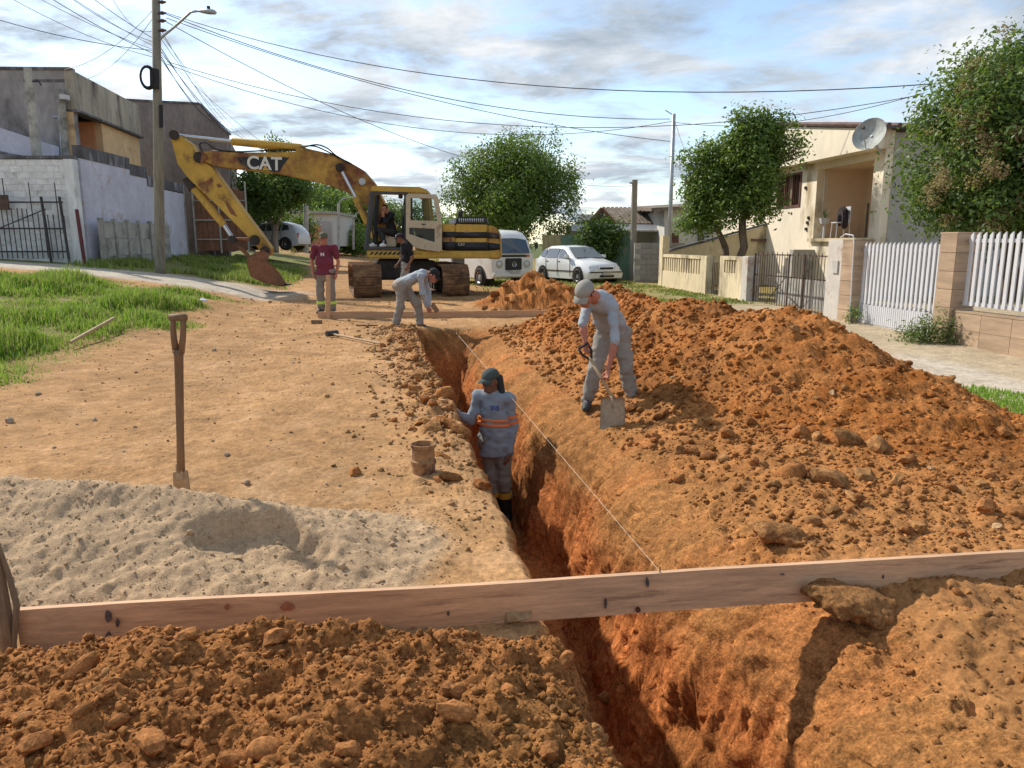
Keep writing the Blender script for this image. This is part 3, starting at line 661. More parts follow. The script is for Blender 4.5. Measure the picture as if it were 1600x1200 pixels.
# ------------------------------------------------------------------ utility pole, lamp, insulators
p0, p1 = P(250, 411, 24), P(243, -40, 24)
def pole_pt(py): 
    f = (411-py)/451.0; return P(250-7*f, py, 24)
t = thing('utility_pole', 'tall concrete utility pole with cable coil and insulators on the left', 'utility pole', (p0.x, p0.y, p0.z))
MB().tube([p0-Vector((0, 0, .5)), p0, pole_pt(200), p1], [.165, .16, .135, .115], 12).build('shaft', M_woodpost, t, smooth=True)
M_ins = mat('brown_porcelain', (.09, .05, .04), .3, .2, 4)
for py in (5, 22, 34, 49):
    q = pole_pt(py) + Vector((.22, -.1, 0)); MB().tube([q-Vector((.12, 0, 0)), q-Vector((.02, 0, 0)), q, q+Vector((.05, 0, 0)), q+Vector((.06, 0, 0)), q+Vector((.12, 0, 0))], [.02, .05, .06, .05, .035, .03], 8).build('insulator', M_ins, t)
M_blk = mat('black_rubber', (.018, .018, .02), .6, .2, 6)
c = pole_pt(124) + Vector((-.16, -.2, 0))
for k in range(3):
    MB().tube([c + Vector((math.cos(a)*(.24-.03*k), -.05-.03*k, math.sin(a)*(.34-.03*k))) for a in np.linspace(0, 2*math.pi, 18)], .022, 5).build('cable_coil', M_blk, t)
MB().tube([pole_pt(110)+Vector((0, -.17, 0)), pole_pt(140)+Vector((0, -.17, 0))], .14, 8).build('splice_box', M_blk, t)
MB().tube([pole_pt(165)+Vector((.15, -.1, 0)), pole_pt(200)+Vector((.15, -.1, 0))], .06, 8).build('splice_sleeve', M_blk, t)
t = thing('street_lamp', 'curved street lamp arm with grey head bolted to the utility pole', 'street lamp', tuple(pole_pt(66)))
arm = [pole_pt(66), P(258, 54, 23.9), P(275, 40, 23.7), P(298, 19, 23.4), P(310, 17, 23.3)]
MB().tube(arm, .035, 8).build('arm', M_steel, t, smooth=True)
a, b = P(309, 17, 23.3), P(337, 19, 23.1)
MB().tube([a, a.lerp(b, .25), a.lerp(b, .6), a.lerp(b, .9), b], [.05, .09, .12, .11, .05], 10, sq=.6).build('lamp_head', M_steel, t, smooth=True)
MB().lathe([(.0, .09), (.05, .09), (.05, 0)], P(326, 15, 23.2), 8).build('photocell', M_blk, t)

# ------------------------------------------------------------------ wires
M_wire = mat('wire', (.03, .03, .035), .6, 0)
def wire(a, b, sag, r=.012, label='thin black overhead wire strung from the utility pole', grp='overhead wires', n=22):
    a, b = Vector(a), Vector(b); r = r*.72; pts = [a.lerp(b, k/n) - Vector((0, 0, sag*4*(k/n)*(1-k/n))) for k in range(n+1)]
    o = MB().tube(pts, r, 4, caps=False).build('overhead_wire', M_wire, loc=tuple(a)); tag(o, label, 'wire', grp); return o
wire(pole_pt(20)+Vector((.3, 0, 0)), P(1460, 131, 15.5), .9, .014, 'thick overhead wire crossing the whole sky to the right tree', None)
wr = 'overhead wire running from the utility pole across the street to the right'
wire(pole_pt(22)+Vector((.3, 0, 0)), P(1047, 186, 27), .8, .016, 'long sagging wire from the upper utility pole to the slim pole top')
wire(pole_pt(28)+Vector((.3, 0, 0)), P(1047, 221, 27), .5, .014, 'straight wire from the upper utility pole to below the slim pole top')
wire(pole_pt(34)+Vector((.3, 0, 0)), P(740, 250, 36), .4, .016, 'wire descending from the lamp arm into the round tree behind the van')
wire(pole_pt(96)+Vector((.3, 0, 0)), P(1440, 148, 20), 1.3, .012, 'low slack wire from the utility pole passing behind the slim pole'); wire(pole_pt(100)+Vector((.3, 0, 0)), P(1047, 190, 27), 1.1, .012, 'low slack wire from the utility pole coil to the slim pole top')
wire(P(1047, 190, 27), P(1440, 146, 20), .4, .012, 'overhead wire from the slim metal pole to the flowering tree', 'wires at the slim pole')
wire(P(1053, 182, 27), P(1075, 245, 24), .1, .012, 'short drop wire hanging from the top of the slim metal pole', None)
wire(P(905, 288, 33), P(990, 290, 30), .05, .014, 'short wire leading to the far concrete post', None)
wf = 'overhead wire running down the street away from the utility pole'
for i, (py, px, pyy, yy) in enumerate([(75, 352, 200, 45), (80, 380, 215, 50), (88, 346, 190, 42), (92, 372, 205, 46), (60, 415, 232, 58), (52, 430, 238, 62), (85, 560, 300, 70), (46, 400, 220, 60)]):
    wire(pole_pt(py)+Vector((.1, .1, 0)), P(px, pyy, yy), .35+.12*i, .012+.006*(i < 4), wf)
wn = 'overhead wire running from the utility pole over the left buildings'
for i, (py, px, pyy, yy) in enumerate([(60, 130, -30, 17), (72, 90, -40, 15), (78, 60, -30, 15), (84, 40, -60, 12), (90, 55, -20, 16), (66, 105, -50, 15), (80, -40, -30, 18), (50, 190, -30, 19)]):
    a_ = pole_pt(py)+Vector((-.1, -.1, 0)); wire(a_, a_+(P(px, pyy, 22.5)-a_)*2.6, .3+.1*i, .010+.004*(i % 3 == 0), wn)
wire(pole_pt(16)+Vector((-.1, 0, 0)), P(91, 110, 28.2), .35, .012, 'service wire to the nearer corner of the grey building roof', 'service wires'); wire(pole_pt(28)+Vector((-.1, 0, 0)), P(133, 124, 29), .3, .012, 'service wire to the stained parapet of the grey building', 'service wires')

# ------------------------------------------------------------------ right side: walls, gates, house
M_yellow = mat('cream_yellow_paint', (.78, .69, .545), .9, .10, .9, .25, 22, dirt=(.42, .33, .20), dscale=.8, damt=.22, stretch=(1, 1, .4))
M_yelold = mat('old_yellow_paint', (.64, .54, .36), .92, .16, 1.2, .35, 20, dirt=(.25, .20, .13), dscale=1.0, damt=.38, stretch=(1, 1, .4))
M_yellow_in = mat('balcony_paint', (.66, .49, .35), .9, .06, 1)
M_shadeside = mat('shaded_side_wall', (.42, .40, .37), .92, .14, 1, .3, 20, dirt=(.25, .24, .22), dscale=1, damt=.25)  # the shade on this side of the house is put into the grey
M_tile = mat('wood_look_tile', (.40, .285, .19), .45, .22, 1.6, .05, 20, rnd=.12, stretch=(.5, .5, 6), spec=.4)
M_grout = mat('tile_grout', (.30, .25, .19), .9, .1, 4)
M_patch = mat('patched_plaster', (.52, .48, .43), .95, .12, 2, .4, 20, dirt=(.30, .19, .12), dscale=1.6, damt=.3)
M_rblock = mat('grey_blockwork', (.25, .245, .235), .95, .15, 2, .4, 18, rnd=.12)
RZ = math.atan(.13); Tn = Vector((-.13, 1, 0)).normalized(); Nn = Vector((Tn.y, -Tn.x, 0))      # Tn along the street, Nn into the plots
def rp(y, off, z): return Vector((RX(y), y, z)) + Nn*off
def rbox(y0, y1, o0, o1, z0, z1, mb=None, z1b=None, z0b=None):
    mb = mb or MB(); z1b = z1 if z1b is None else z1b; z0b = z0 if z0b is None else z0b
    q = [rp(y0, o0, z0), rp(y0, o1, z0), rp(y1, o1, z0b), rp(y1, o0, z0b), rp(y0, o0, z1), rp(y0, o1, z1), rp(y1, o1, z1b), rp(y1, o0, z1b)]
    return mb.add(q, [(0, 3, 2, 1), (4, 5, 6, 7), (0, 1, 5, 4), (1, 2, 6, 5), (2, 3, 7, 6), (3, 0, 4, 7)])
# tiled pillars
def tiled_pillar(y0, y1, o0, o1, z1, label):
    t = thing('tiled_pillar', label, 'pillar', tuple(rp(y0, o0, .05)), group='tiled pillars')
    rbox(y0+.01, y1-.01, o0+.01, o1-.01, -.05, z1).build('core', M_grout, t)
    zs = np.arange(.05, z1+.01, .29); zs = list(zs[:-1])+[z1]
    for a, b in zip(zs[:-1], zs[1:]):
        rbox(y0+.003, y1-.003, o0-.006, o0+.008, a+.004, b-.004).build('tile', M_tile, t)
        rbox(y0-.008, y0+.006, o0+.003, o1-.003, a+.004, b-.004).build('tile', M_tile, t)
    rbox(y0-.01, y1+.01, o0-.01, o1+.01, z1, z1+.025).build('cap', M_tile, t)
tiled_pillar(14.75, 15.15, -.05, .36, 1.70, 'wood look tiled pillar between the patched post and the white gate')
tiled_pillar(11.98, 12.36, -.05, .36, 1.80, 'wood look tiled pillar between the white gate and the white fence')
# white sliding gate
def picket(t, y, o, z0, z1, wdt=.062, th=.022):
    mb = MB(); rbox(y-wdt/2, y+wdt/2, o, o+th, z0, z1-.05, mb)
    mb.prism([rp(y-wdt/2, o, z1-.05), rp(y+wdt/2, o, z1-.05), rp(y-wdt/2+.005, o, z1)], Nn*th); mb.build('slat', M_white, t)
t = thing('white_gate', 'white metal slat gate between the two tiled pillars', 'gate', tuple(rp(13.5, .1, .05)))
for i in range(19): picket(t, 12.44+i*.1215, .10, .50, 1.67)
for i in range(38): rbox(12.42+i*.0605, 12.465+i*.0605, .115, .135, .12, .48).build('lower_slat', M_white, t)
for z in (.08, .48, 1.50): rbox(12.38, 14.73, .125, .165, z, z+.06).build('rail', M_white, t)
# low tiled wall with white fence
t = thing('tiled_wall', 'low wood look tiled wall under the white fence at the right edge', 'wall', tuple(rp(10, 0, 0)))
rbox(7.5, 11.97, .02, .25, -.1, .55).build('core', M_grout, t)
for i in range(8):
    a, b = 11.97-(i+1)*.6, 11.97-i*.6
    for j, (z0, z1) in enumerate([(.03, .30), (.305, .57)]):
        sft = .3 if j else 0
        rbox(a+.004+sft if i == 7 else a+.004-sft*0, b-.004, .008, .022, z0, z1).build('tile', M_tile, t)
rbox(7.5, 11.97, .0, .27, .57, .595).build('coping', M_tile, t)
t = thing('white_fence', 'white metal slat fence standing on the low tiled wall', 'fence', tuple(rp(10, .1, .6)))
for i in range(33): picket(t, 7.7+i*.13, .10, .68, 1.82)
for z in (.68, 1.66): rbox(7.5, 11.95, .125, .165, z, z+.055).build('rail', M_white, t)
# patched post beside the rusty gate
t = thing('patched_post', 'peeling white plaster post on the right of the rusty gate', 'post', tuple(rp(15.4, .1, .05)))
rbox(15.2, 15.75, -.02, .35, -.05, 1.72).build('shaft', M_patch, t, bevel=.01)
rbox(15.3, 15.5, -.05, -.021, 1.05, 1.3).build('meter_box', M_conc_l, t)
t = thing('white_pipe', 'thin white plastic pipe bent over the tiled pillar', 'pipe', tuple(rp(14.7, -.1, .1)))
MB().tube([rp(14.6, -.12, .1), rp(14.68, -.10, 1.0), rp(14.72, -.09, 1.65), rp(14.8, -.07, 1.8), rp(15.1, -.05, 1.83), rp(15.35, 0, 1.76)], .012, 6).build('pipe', M_white, t)
# rusty gate
t = thing('rusty_gate', 'rusty wire bar double gate in front of a low concrete slab', 'gate', tuple(rp(17.5, .1, .05)))
for i in range(29): 
    y = 15.82+i*.125; MB().tube([rp(y, .12, .15), rp(y, .12, 1.36+(.08 if i % 2 else 0))], .009, 5).build('bar', M_rust, t)
for y in (15.80, 16.9, 17.6, 19.35): MB().tube([rp(y, .12, .08), rp(y, .12, 1.40)], .024, 6).build('upright', M_rust, t)
for z in (.14, .85, 1.36): rbox(15.8, 19.35, .13, .155, z, z+.03).build('rail', M_rust, t)
for a, b in ((16.95, 18.6), (18.6, 17.7)): MB().tube([rp(a, .10, .2), rp(b, .10, .85)], .012, 5).build('brace', M_rust, t)
o = rbox(16.2, 18.9, .5, .62, -.05, .83).build('concrete_slab', M_conc_l, loc=tuple(rp(17.5, .55, 0))); tag(o, 'stained concrete slab standing upright behind the rusty gate', 'slab')
# yellow front wall with balusters
t = thing('yellow_wall', 'old yellow front wall with baluster openings and posts left of the rusty gate', 'wall', tuple(rp(23, .1, .05)))
rbox(19.4, 19.75, -.05, .3, -.1, 1.32).build('post', M_patch, t, bevel=.012); rbox(19.752, 21.3, 0, .2, -.1, .85).build('panel', M_yelold, t)
rbox(19.752, 20.2, 0, .2, .85, 1.30).build('panel', M_yelold, t); rbox(20.2, 21.0, 0, .2, 1.2, 1.30).build('top_rail', M_yelold, t); rbox(21.0, 21.3, 0, .2, .85, 1.30).build('panel', M_yelold, t)
rbox(20.2, 21.0, .15, .199, .86, 1.2).build('recess', M_conc, t)
for i in range(5): rbox(20.26+i*.16, 20.33+i*.16, .03, .1, .86, 1.2).build('baluster', M_yelold, t)
rbox(22.2, 22.65, -.03, .25, -.1, 1.28).build('post', M_yelold, t, bevel=.012)
rbox(22.652, 26.5, 0, .2, -.1, .72).build('panel', M_yelold, t); rbox(22.652, 26.2, 0, .2, 1.18, 1.28).build('top_rail', M_yelold, t); rbox(26.2, 26.55, -.02, .22, -.1, 1.9).build('post', M_yelold, t)
rbox(22.66, 26.2, .15, .199, .73, 1.18).build('recess', M_conc, t)
for i in range(16): rbox(22.75+i*.215, 22.85+i*.215, .03, .1, .72, 1.18).build('baluster', M_yelold, t)
for i in range(7): MB().tube([rp(21.38+i*.115, .12, .1), rp(21.38+i*.115, .12, 1.1)], .012, 5).build('wicket_bar', M_rust, t)
# boundary wall going in from the street, sloping top
t = thing('boundary_wall', 'stained cream boundary wall with sloping top behind the street trees', 'wall', tuple(rp(26.5, 2, .1)))
MB().prism([P(1034, 470, 26.7), P(1260, 470, 27.5), P(1260, 336, 27.5), P(1165, 362, 27.2), P(1034, 397, 26.7)], (0, .2, 0)).build('wall_body', M_yelold, t)
MB().prism([P(1034, 396, 26.66), P(1165, 361, 27.16), P(1260, 335, 27.46), P(1260, 332, 27.46), P(1165, 358, 27.16), P(1034, 393, 26.66)], (0, .3, 0)).build('coping', M_cap, t)
# yellow house
t = thing('yellow_house', 'cream yellow house with balcony and gabled street front on the right', 'house', tuple(rp(22, 4, .1)))
HO = 4.0
def hbox(y0, y1, o0, o1, z0, z1, name, m, z1b=None, z0b=None): return rbox(y0, y1, HO+o0, HO+o1, z0, z1, None, z1b, z0b).build(name, m, t)
CY = 20.2
hbox(CY, 32, 0, .25, -.1, 1.78, 'wall', M_yellow); hbox(CY, CY+.45, 0, .25, 1.78, 3.92, 'pier', M_yellow)
hbox(23.56, 24.5, 0, .25, 1.78, 3.92, 'wall', M_yellow); hbox(26.1, 32, 0, .25, 1.78, 3.92, 'wall', M_yellow)
hbox(24.5, 26.1, 0, .25, 1.78, 2.86, 'wall', M_yellow); hbox(24.5, 26.1, 0, .25, 3.9, 3.95, 'lintel', M_yellow)
hbox(CY, 26.5, .02, .25, 3.92, 4.60, 'gable', M_yellow, 5.55); hbox(26.5, 32.5, .02, .25, 3.92, 5.55, 'gable', M_yellow, 4.6)
hbox(CY-.15, 26.5, -.45, .02, 4.12, 4.62, 'gable_overhang', M_yellow, 5.62); hbox(26.5, 33, -.45, .02, 4.12, 5.62, 'gable_overhang', M_yellow, 4.6)
hbox(CY-.35, 26.5, -.52, 7, 4.60, 4.66, 'roof', M_cap, 5.70, 5.64)
hbox(26.5, 33.2, -.52, 7, 5.64, 5.70, 'roof', M_cap, 4.66, 4.60)
M_rooft = mat('clay_roof', (.16, .10, .085), .9, .3, 3, .3, 20)
for i in range(24): MB().tube([rp(CY-.37, HO-.5+i*.3, 4.68), rp(26.5, HO-.5+i*.3, 5.70)], .07, 6).build('roof_tile_row', M_rooft, t)
hbox(CY-.02, CY+.2, .252, 7, -.1, 4.55, 'side_wall', M_shadeside)
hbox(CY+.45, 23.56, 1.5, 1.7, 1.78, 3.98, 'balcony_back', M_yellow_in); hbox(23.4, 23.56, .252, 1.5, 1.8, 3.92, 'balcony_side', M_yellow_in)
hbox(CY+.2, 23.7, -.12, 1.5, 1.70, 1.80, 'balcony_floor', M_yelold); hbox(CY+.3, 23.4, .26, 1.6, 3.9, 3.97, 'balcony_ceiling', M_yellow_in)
for i in range(8): hbox(CY+.85+i*.36, CY+.87+i*.36, 1.485, 1.5, 1.82, 3.9, 'board_joint', M_yelold)
M_wood_d = mat('dark_red_wood', (.13, .06, .045), .7, .3, 5)
wo_ = hbox(24.5, 26.1, .12, .15, 2.86, 3.9, 'window', M_glassd)
M_curt = mat('window_curtain', (.32, .25, .17), .9, .2, 4); hbox(25.0, 25.55, .10, .118, 2.9, 3.86, 'curtain', M_curt)
for a, b, c, d_ in ((24.5, 26.1, 2.82, 2.9), (24.5, 26.1, 3.86, 3.93), (24.5, 24.58, 2.9, 3.86), (26.02, 26.1, 2.9, 3.86), (25.0, 25.05, 2.9, 3.86), (25.53, 25.58, 2.9, 3.86)): hbox(a, b, -.03, .08, c, d_, 'window_frame', M_wood_d)
for i in range(12): MB().tube([rp(24.62+i*.125, HO-.05, 2.9), rp(24.62+i*.125, HO-.05, 3.86)], .010, 5).build('window_bar', M_wood_d, t)
hbox(CY+.42, CY+.46, -.1, -.06, 1.8, 2.75, 'rail_post', M_rust)
hbox(30, 31.2, -.02, .02, .8, 1.6, 'lower_window', M_glassd)
hbox(26.7, 29.6, -.55, .0, 1.72, 1.80, 'canopy', M_rooft); hbox(27, 27.9, -.03, .02, .55, 1.6, 'lower_window', M_wood_d)
for k in range(4): hbox(23.4+k*.25, 23.65+k*.25, -.7, -.002, .3, 1.45-k*.26, 'stair_step', M_conc_l)
q = rp(24.3, HO-.06, 4.02); MB().cbox(q, (.14, .14, .1)).build('wall_lamp', M_white, t)
for (yy, z) in ((24.2, 3.4), (23.9, 2.45), (23.95, 2.3), (24.0, 2.1)): MB().cbox(rp(yy, HO-.02, z), (.05, .1, .09)).build('wall_hook', M_iron, t)
# satellite dish
c = P(1358, 209, 19.6); ax = Vector((-.75, -.62, .35)).normalized()
t = thing('satellite_dish', 'grey mesh satellite dish on an arm at the corner of the yellow house', 'satellite dish', tuple(c))
Mr = ax.to_track_quat('Z', 'Y').to_matrix().to_4x4()
M_dish = mat('dish_grey', (.36, .38, .36), .6, .25, 4, dirt=(.22, .24, .22), dscale=3, damt=.3)
MB().lathe([(.001, -.14), (.12, -.132), (.24, -.10), (.36, -.04), (.42, 0), (.425, .005), (.36, -.05), (.24, -.112), (.12, -.145), (.001, -.153)], c, 28, Mr).build('reflector', M_dish, t, smooth=True)
tip = c + ax*.36; MB().tube([c + Mr.to_3x3() @ Vector((0, -.38, -.02)), tip], .014, 6).build('feed_arm', M_steel, t); MB().tube([tip-ax*.05, tip+ax*.03], .04, 8).build('feed_horn', M_iron, t)
MB().tube([c-ax*.12, P(1372, 232, 19.9), P(1380, 240, 20.2)], .03, 6).build('mount', M_steel, t)
# chair with jacket, plant on the balcony
b0 = rp(22.35, HO+.18, 1.80); t = thing('balcony_chair', 'white framed chair on the balcony under a dark jacket', 'chair', tuple(b0))
for dx in (-.2, .2):
    for dy in (-.2, .2): MB().tube([b0+Vector((dx, dy, 0)), b0+Vector((dx*.9, dy*.9, .45))], .015, 6).build('leg', M_white, t)
MB().cbox(b0+Vector((0, 0, .46)), (.42, .42, .03)).build('seat', M_white, t); MB().cbox(b0+Vector((.18, 0, .7)), (.03, .42, .45)).build('backrest', M_white, t)
M_jack = mat('dark_jacket', (.035, .025, .03), .9, .3, 6)
t = thing('jacket', 'dark maroon jacket draped over the balcony chair', 'jacket', tuple(b0+Vector((0, 0, .6))))
jp = MB(); pr_ = [(-.34, .08), (-.32, .55), (-.22, .78), (-.05, .88), (.12, .86), (.3, .7), (.36, .4), (.34, -.02), (.2, -.06), (.17, .42), (.02, .52), (-.1, .46), (-.14, .1)]
jp.prism([b0 + Vector((-.05+.35*a*.3, a, .30+z*.72)) for a, z in [(-x_, z_) for x_, z_ in pr_]], (.16, 0, 0)); jp.build('jacket_body', M_jack, t, bevel=.04, smooth=True)
b1 = rp(23.2, HO+.15, 1.80); t = thing('potted_plant', 'small green plant in a white pot on the balcony', 'plant', tuple(b1))
MB().lathe([(.001, .45), (.13, .45), (.17, .62), (.15, .62), (.14, .6), (.001, .6)], b1, 12).build('pot', M_white, t); MB().tube([b1, b1+Vector((0, 0, .45))], .05, 6).build('stand', M_white, t)
mb = MB()
for k in range(26):
    a = random.uniform(0, 6.28); l = random.uniform(.2, .42); q = b1+Vector((0, 0, .6)); e = q+Vector((math.cos(a)*l*.5, math.sin(a)*l*.5, l)); n_ = Vector((-math.sin(a), math.cos(a), 0))*.018
    mb.add([q-n_, q+n_, e], [(0, 1, 2)])
mb.build('leaves', mat('plant_green', (.06, .12, .04), .6, .3, 8), t)
# slim metal pole
p0, p1 = P(1043, 452, 27), P(1053, 178, 27); t = thing('slim_pole', 'slim grey metal service pole rising beside the street trees', 'pole', tuple(p0))
MB().tube([p0, p1], [.08, .065], 10).build('shaft', M_steel, t, smooth=True); MB().tube([p1+Vector((-.3, 0, .12)), p1+Vector((0, 0, -.05))], .015, 5).build('bracket', M_iron, t)
# blockwork wall left of the yellow wall
t = thing('block_wall', 'dark mossy block wall between the far post and the yellow wall', 'wall', (4.9, 29, .1))
for j in range(8):
    for i in range(4):
        xx = 4.75+i*.42+(.2 if j % 2 else 0); MB().box((xx, 29, .05+j*.2), (xx+.405, 29.15, .05+j*.2+.188)).build('block', M_rblock, t)
MB().box((4.7, 29.02, .05), (6.6, 29.13, 1.66)).build('mortar', M_conc, t)
p0, p1 = P(988, 440, 30), P(992, 281, 30); t = thing('concrete_post', 'bare concrete post rising beside the green fence', 'post', tuple(p0))
MB().tube([p0, p1], [.14, .11], 8).build('shaft', M_woodpost, t); MB().tube([p1+Vector((-.2, 0, -.12)), p1+Vector((0, 0, -.12))], .03, 6).build('insulator', M_blk, t)
M_green = mat('green_paint', (.15, .23, .15), .8, .2, 2, dirt=(.3, .29, .2), dscale=1.2, damt=.3)
t = thing('green_fence', 'faded green board fence behind the white car', 'fence', (1.5, 32, .1))
a, b = P(848, 440, 33), P(990, 440, 30.5)
for i in range(14):
    q0, q1 = a.lerp(b, i/14), a.lerp(b, (i+.96)/14); wall_strip(MB(), (q0.x, q0.y), (q1.x, q1.y), .1, 2.0, 2.0, .05).build('board', mat('ochre_board', (.36, .30, .15), .8, .2, 2) if i < 3 else M_green, t)
t = thing('corrugated_house', 'low house with old grey tiled gable roof and tin awning behind the white car', 'house', (4.5, 36, .1))
M_oldroof = mat('old_tiles', (.17, .135, .105), .95, .35, 2.5, .5, 12, dirt=(.30, .28, .25), dscale=1.5, damt=.25)
y0 = 36
MB().prism([P(885, 440, y0), P(1048, 440, y0), P(1048, 352, y0), P(885, 352, y0)], (0, 5, 0)).build('wall', mat('cream_wall', (.55, .50, .40), .9, .12, 1), t)
ra, rb_, rc_ = P(918, 352, y0-.3), P(938, 326, y0-.3), P(1080, 352, y0-.3)
top0, top1 = P(940, 326, y0+2.2), P(1085, 328, y0+2.2); lo0, lo1 = P(962, 352, y0-.4), P(1090, 352, y0-.4)
for i in range(22):
    f0, f1 = i/22, (i+1)/22
    aa, bb, cc, dd = lo0.lerp(lo1, f0), lo0.lerp(lo1, f1), top0.lerp(top1, f1), top0.lerp(top1, f0)
    MB().tube([aa.lerp(bb, .5), dd.lerp(cc, .5)], .12, 6).build('roof_tile_row', M_oldroof, t)
MB().prism([lo0, lo1, top1, top0], (0, .05, -.1)).build('roof', M_oldroof, t)
MB().prism([P(920, 352, y0-.1), P(962, 352, y0-.1), P(940, 328, y0-.1)], (0, .3, 0)).build('gable', mat('gable_wood', (.12, .09, .07), .9, .3, 3), t)
for a_, b_ in (((916, 353), (940, 325)), ((940, 325), (966, 353))): MB().tube([P(*a_, y0-.35), P(*b_, y0-.35)], .07, 5).build('barge_board', M_rwood, t)
MB().prism([P(893, 350, y0-1.2), P(1040, 351, y0-1.2), P(1040, 361, y0-1.5), P(893, 361, y0-1.5)], (0, -.05, .0)).build('fascia', M_white, t)
for i in range(30): MB().tube([P(965+i*2.6, 361, y0-1.7), P(965+i*2.6, 357, y0-.5)], .05, 5).build('awning_rib', M_conc_l, t)
MB().prism([P(900, 352, y0-1.3), P(920, 352, y0-1.3), P(930, 335, y0+2), P(905, 335, y0+2)], (0, .05, -.05)).build('side_roof', M_cap, t)
t = thing('white_house', 'small whitewashed house with shuttered window behind the boundary wall', 'house', (8, 34, .1))
MB().prism([P(1038, 420, 33), P(1150, 420, 33), P(1150, 322, 33), P(1038, 328, 33)], (0, 4, 0)).build('wall', mat('grey_white', (.58, .57, .53), .9, .12, 1), t)
MB().prism([P(1018, 330, 32.6), P(1160, 322, 32.6), P(1160, 317, 32.6), P(1018, 325, 32.6)], (0, 5, .3)).build('roof', M_oldroof, t)
wf_ = MB().prism([P(1090, 385, 32.97), P(1122, 385, 32.97), P(1122, 353, 32.97), P(1090, 353, 32.97)], (0, -.04, 0)).build('window', M_glassd, t)
for i in range(6): MB().prism([P(1100, 356+i*5, 32.92), P(1120, 356+i*5, 32.92), P(1120, 359+i*5, 32.92), P(1100, 359+i*5, 32.92)], (0, -.03, 0)).build('shutter_slat', M_white, t)
MB().prism([P(1048, 392, 32.97), P(1060, 392, 32.97), P(1060, 364, 32.97), P(1048, 364, 32.97)], (0, -.05, 0)).build('door', M_wood_d, t)
# far low white building, left of the road
t = thing('far_building', 'low white flat roofed building far down the street', 'building', (-16, 60, 1))
MB().prism([P(452, 385, 62), P(520, 385, 62), P(520, 331, 62), P(452, 329, 62)], (0, 8, 0)).build('wall', mat('far_white', (.55, .53, .5), .9, .1, .6), t)
MB().prism([P(484, 384, 61.9), P(517, 384, 61.9), P(517, 346, 61.9), P(484, 346, 61.9)], (0, .05, 0)).build('recess', mat('far_shade', (.38, .36, .35), .9, .1, .6), t)  # flat panel; the shade of the recess is put into its colour
MB().prism([P(450, 332, 61.6), P(522, 334, 61.6), P(522, 330, 61.6), P(450, 328, 61.6)], (0, 9, 0)).build('roof_edge', M_conc_l, t)
MB().prism([P(487, 384, 60.8), P(500, 384, 60.8), P(500, 352, 60.8), P(487, 352, 60.8)], (0, .3, 0)).build('brick_panel', mat('far_brick', (.45, .22, .13), .9, .2, 2), t)
def farpole(px, py0, py1, y, label, arm_=False, r=.11):
    a, b = P(px, py0, y), P(px, py1, y); t = thing('street_post', label, 'post', tuple(a)); MB().tube([a, b], r, 8).build('shaft', M_conc_l, t)
    if arm_: MB().tube([b, b+Vector((.3, 0, .35)), b+Vector((1.1, -.2, .5))], .05, 6).build('arm', M_steel, t); MB().cbox(b+Vector((1.25, -.2, .48)), (.45, .2, .1)).build('lamp_head', M_white, t)
farpole(478, 395, 318, 45, 'grey concrete post with dark top left of the standing man', False, .16); farpole(529, 390, 318, 62, 'far street lamp post right of the standing man', True); farpole(552, 390, 340, 66, 'farthest short street lamp post left of the excavator cab', True)

# ------------------------------------------------------------------ excavator
M_cat = mat('excavator_yellow', (.50, .305, .055), .6, .2, 1.6, .15, 25, dirt=(.15, .06, .03), dscale=1.3, damt=.22)
M_catr = mat('excavator_yellow_rusty', (.47, .28, .055), .65, .25, 1.6, .2, 25, dirt=(.17, .06, .03), dscale=.95, damt=.56)
M_cream = mat('faded_cream', (.50, .41, .28), .6, .12, 3, dirt=(.25, .17, .1), dscale=3, damt=.2)
M_black = mat('black_paint', (.022, .023, .026), .5, .3, 4, dirt=(.10, .075, .05), dscale=2.5, damt=.2)
M_rustb = mat('rusty_steel', (.23, .095, .045), .75, .35, 2.5, .4, 25, dirt=(.09, .045, .03), dscale=2.5, damt=.4)
M_track = mat('muddy_track', (.17, .095, .052), .9, .35, 4, .6, 20, dirt=(.34, .19, .09), dscale=3, damt=.5, rnd=.3)
M_dark = mat('dark_undercarriage', (.045, .037, .032), .85, .4, 3, .3, 20)
M_chrome = mat('cylinder_rod', (.55, .57, .60), .25, .08, 6, metal=.85)
EC = Vector((-3.2, 22.9, .17)); t = thing('excavator', 'yellow tracked excavator with rusty boom reaching left across the road', 'excavator', tuple(EC)); EX = t
YB = 22.9
def ppoly(pl_, y, th, name, m, bevel=.02, parent=None, smooth=True): return MB().prism([P(a, b, y-th/2) for a, b in pl_], (0, th, 0)).build(name, m, parent or EX, bevel=bevel, smooth=smooth)
def cyl(a, b, r, name, m, y, n=10, parent=None): return MB().tube([P(*a, y), P(*b, y)], r, n).build(name, m, parent or EX, smooth='auto')
boom_pl = [(307, 243), (313, 238), (330, 235), (360, 238), (430, 238), (480, 236), (510, 239), (542, 251), (567, 266), (585, 287), (604, 325), (618, 356), (600, 368), (585, 345), (570, 319), (545, 302), (522, 292), (490, 283), (460, 277), (435, 271), (375, 264), (337, 260), (322, 254), (310, 250)]
boom = ppoly(boom_pl, YB, .46, 'boom', M_catr, .02)
dec = [(368, 245), (452, 246), (444, 256), (436, 269), (388, 264), (377, 256)]
MB().prism([P(a, b, YB-.236) for a, b in dec], (0, .003, 0)).build('decal_panel', M_black, EX)
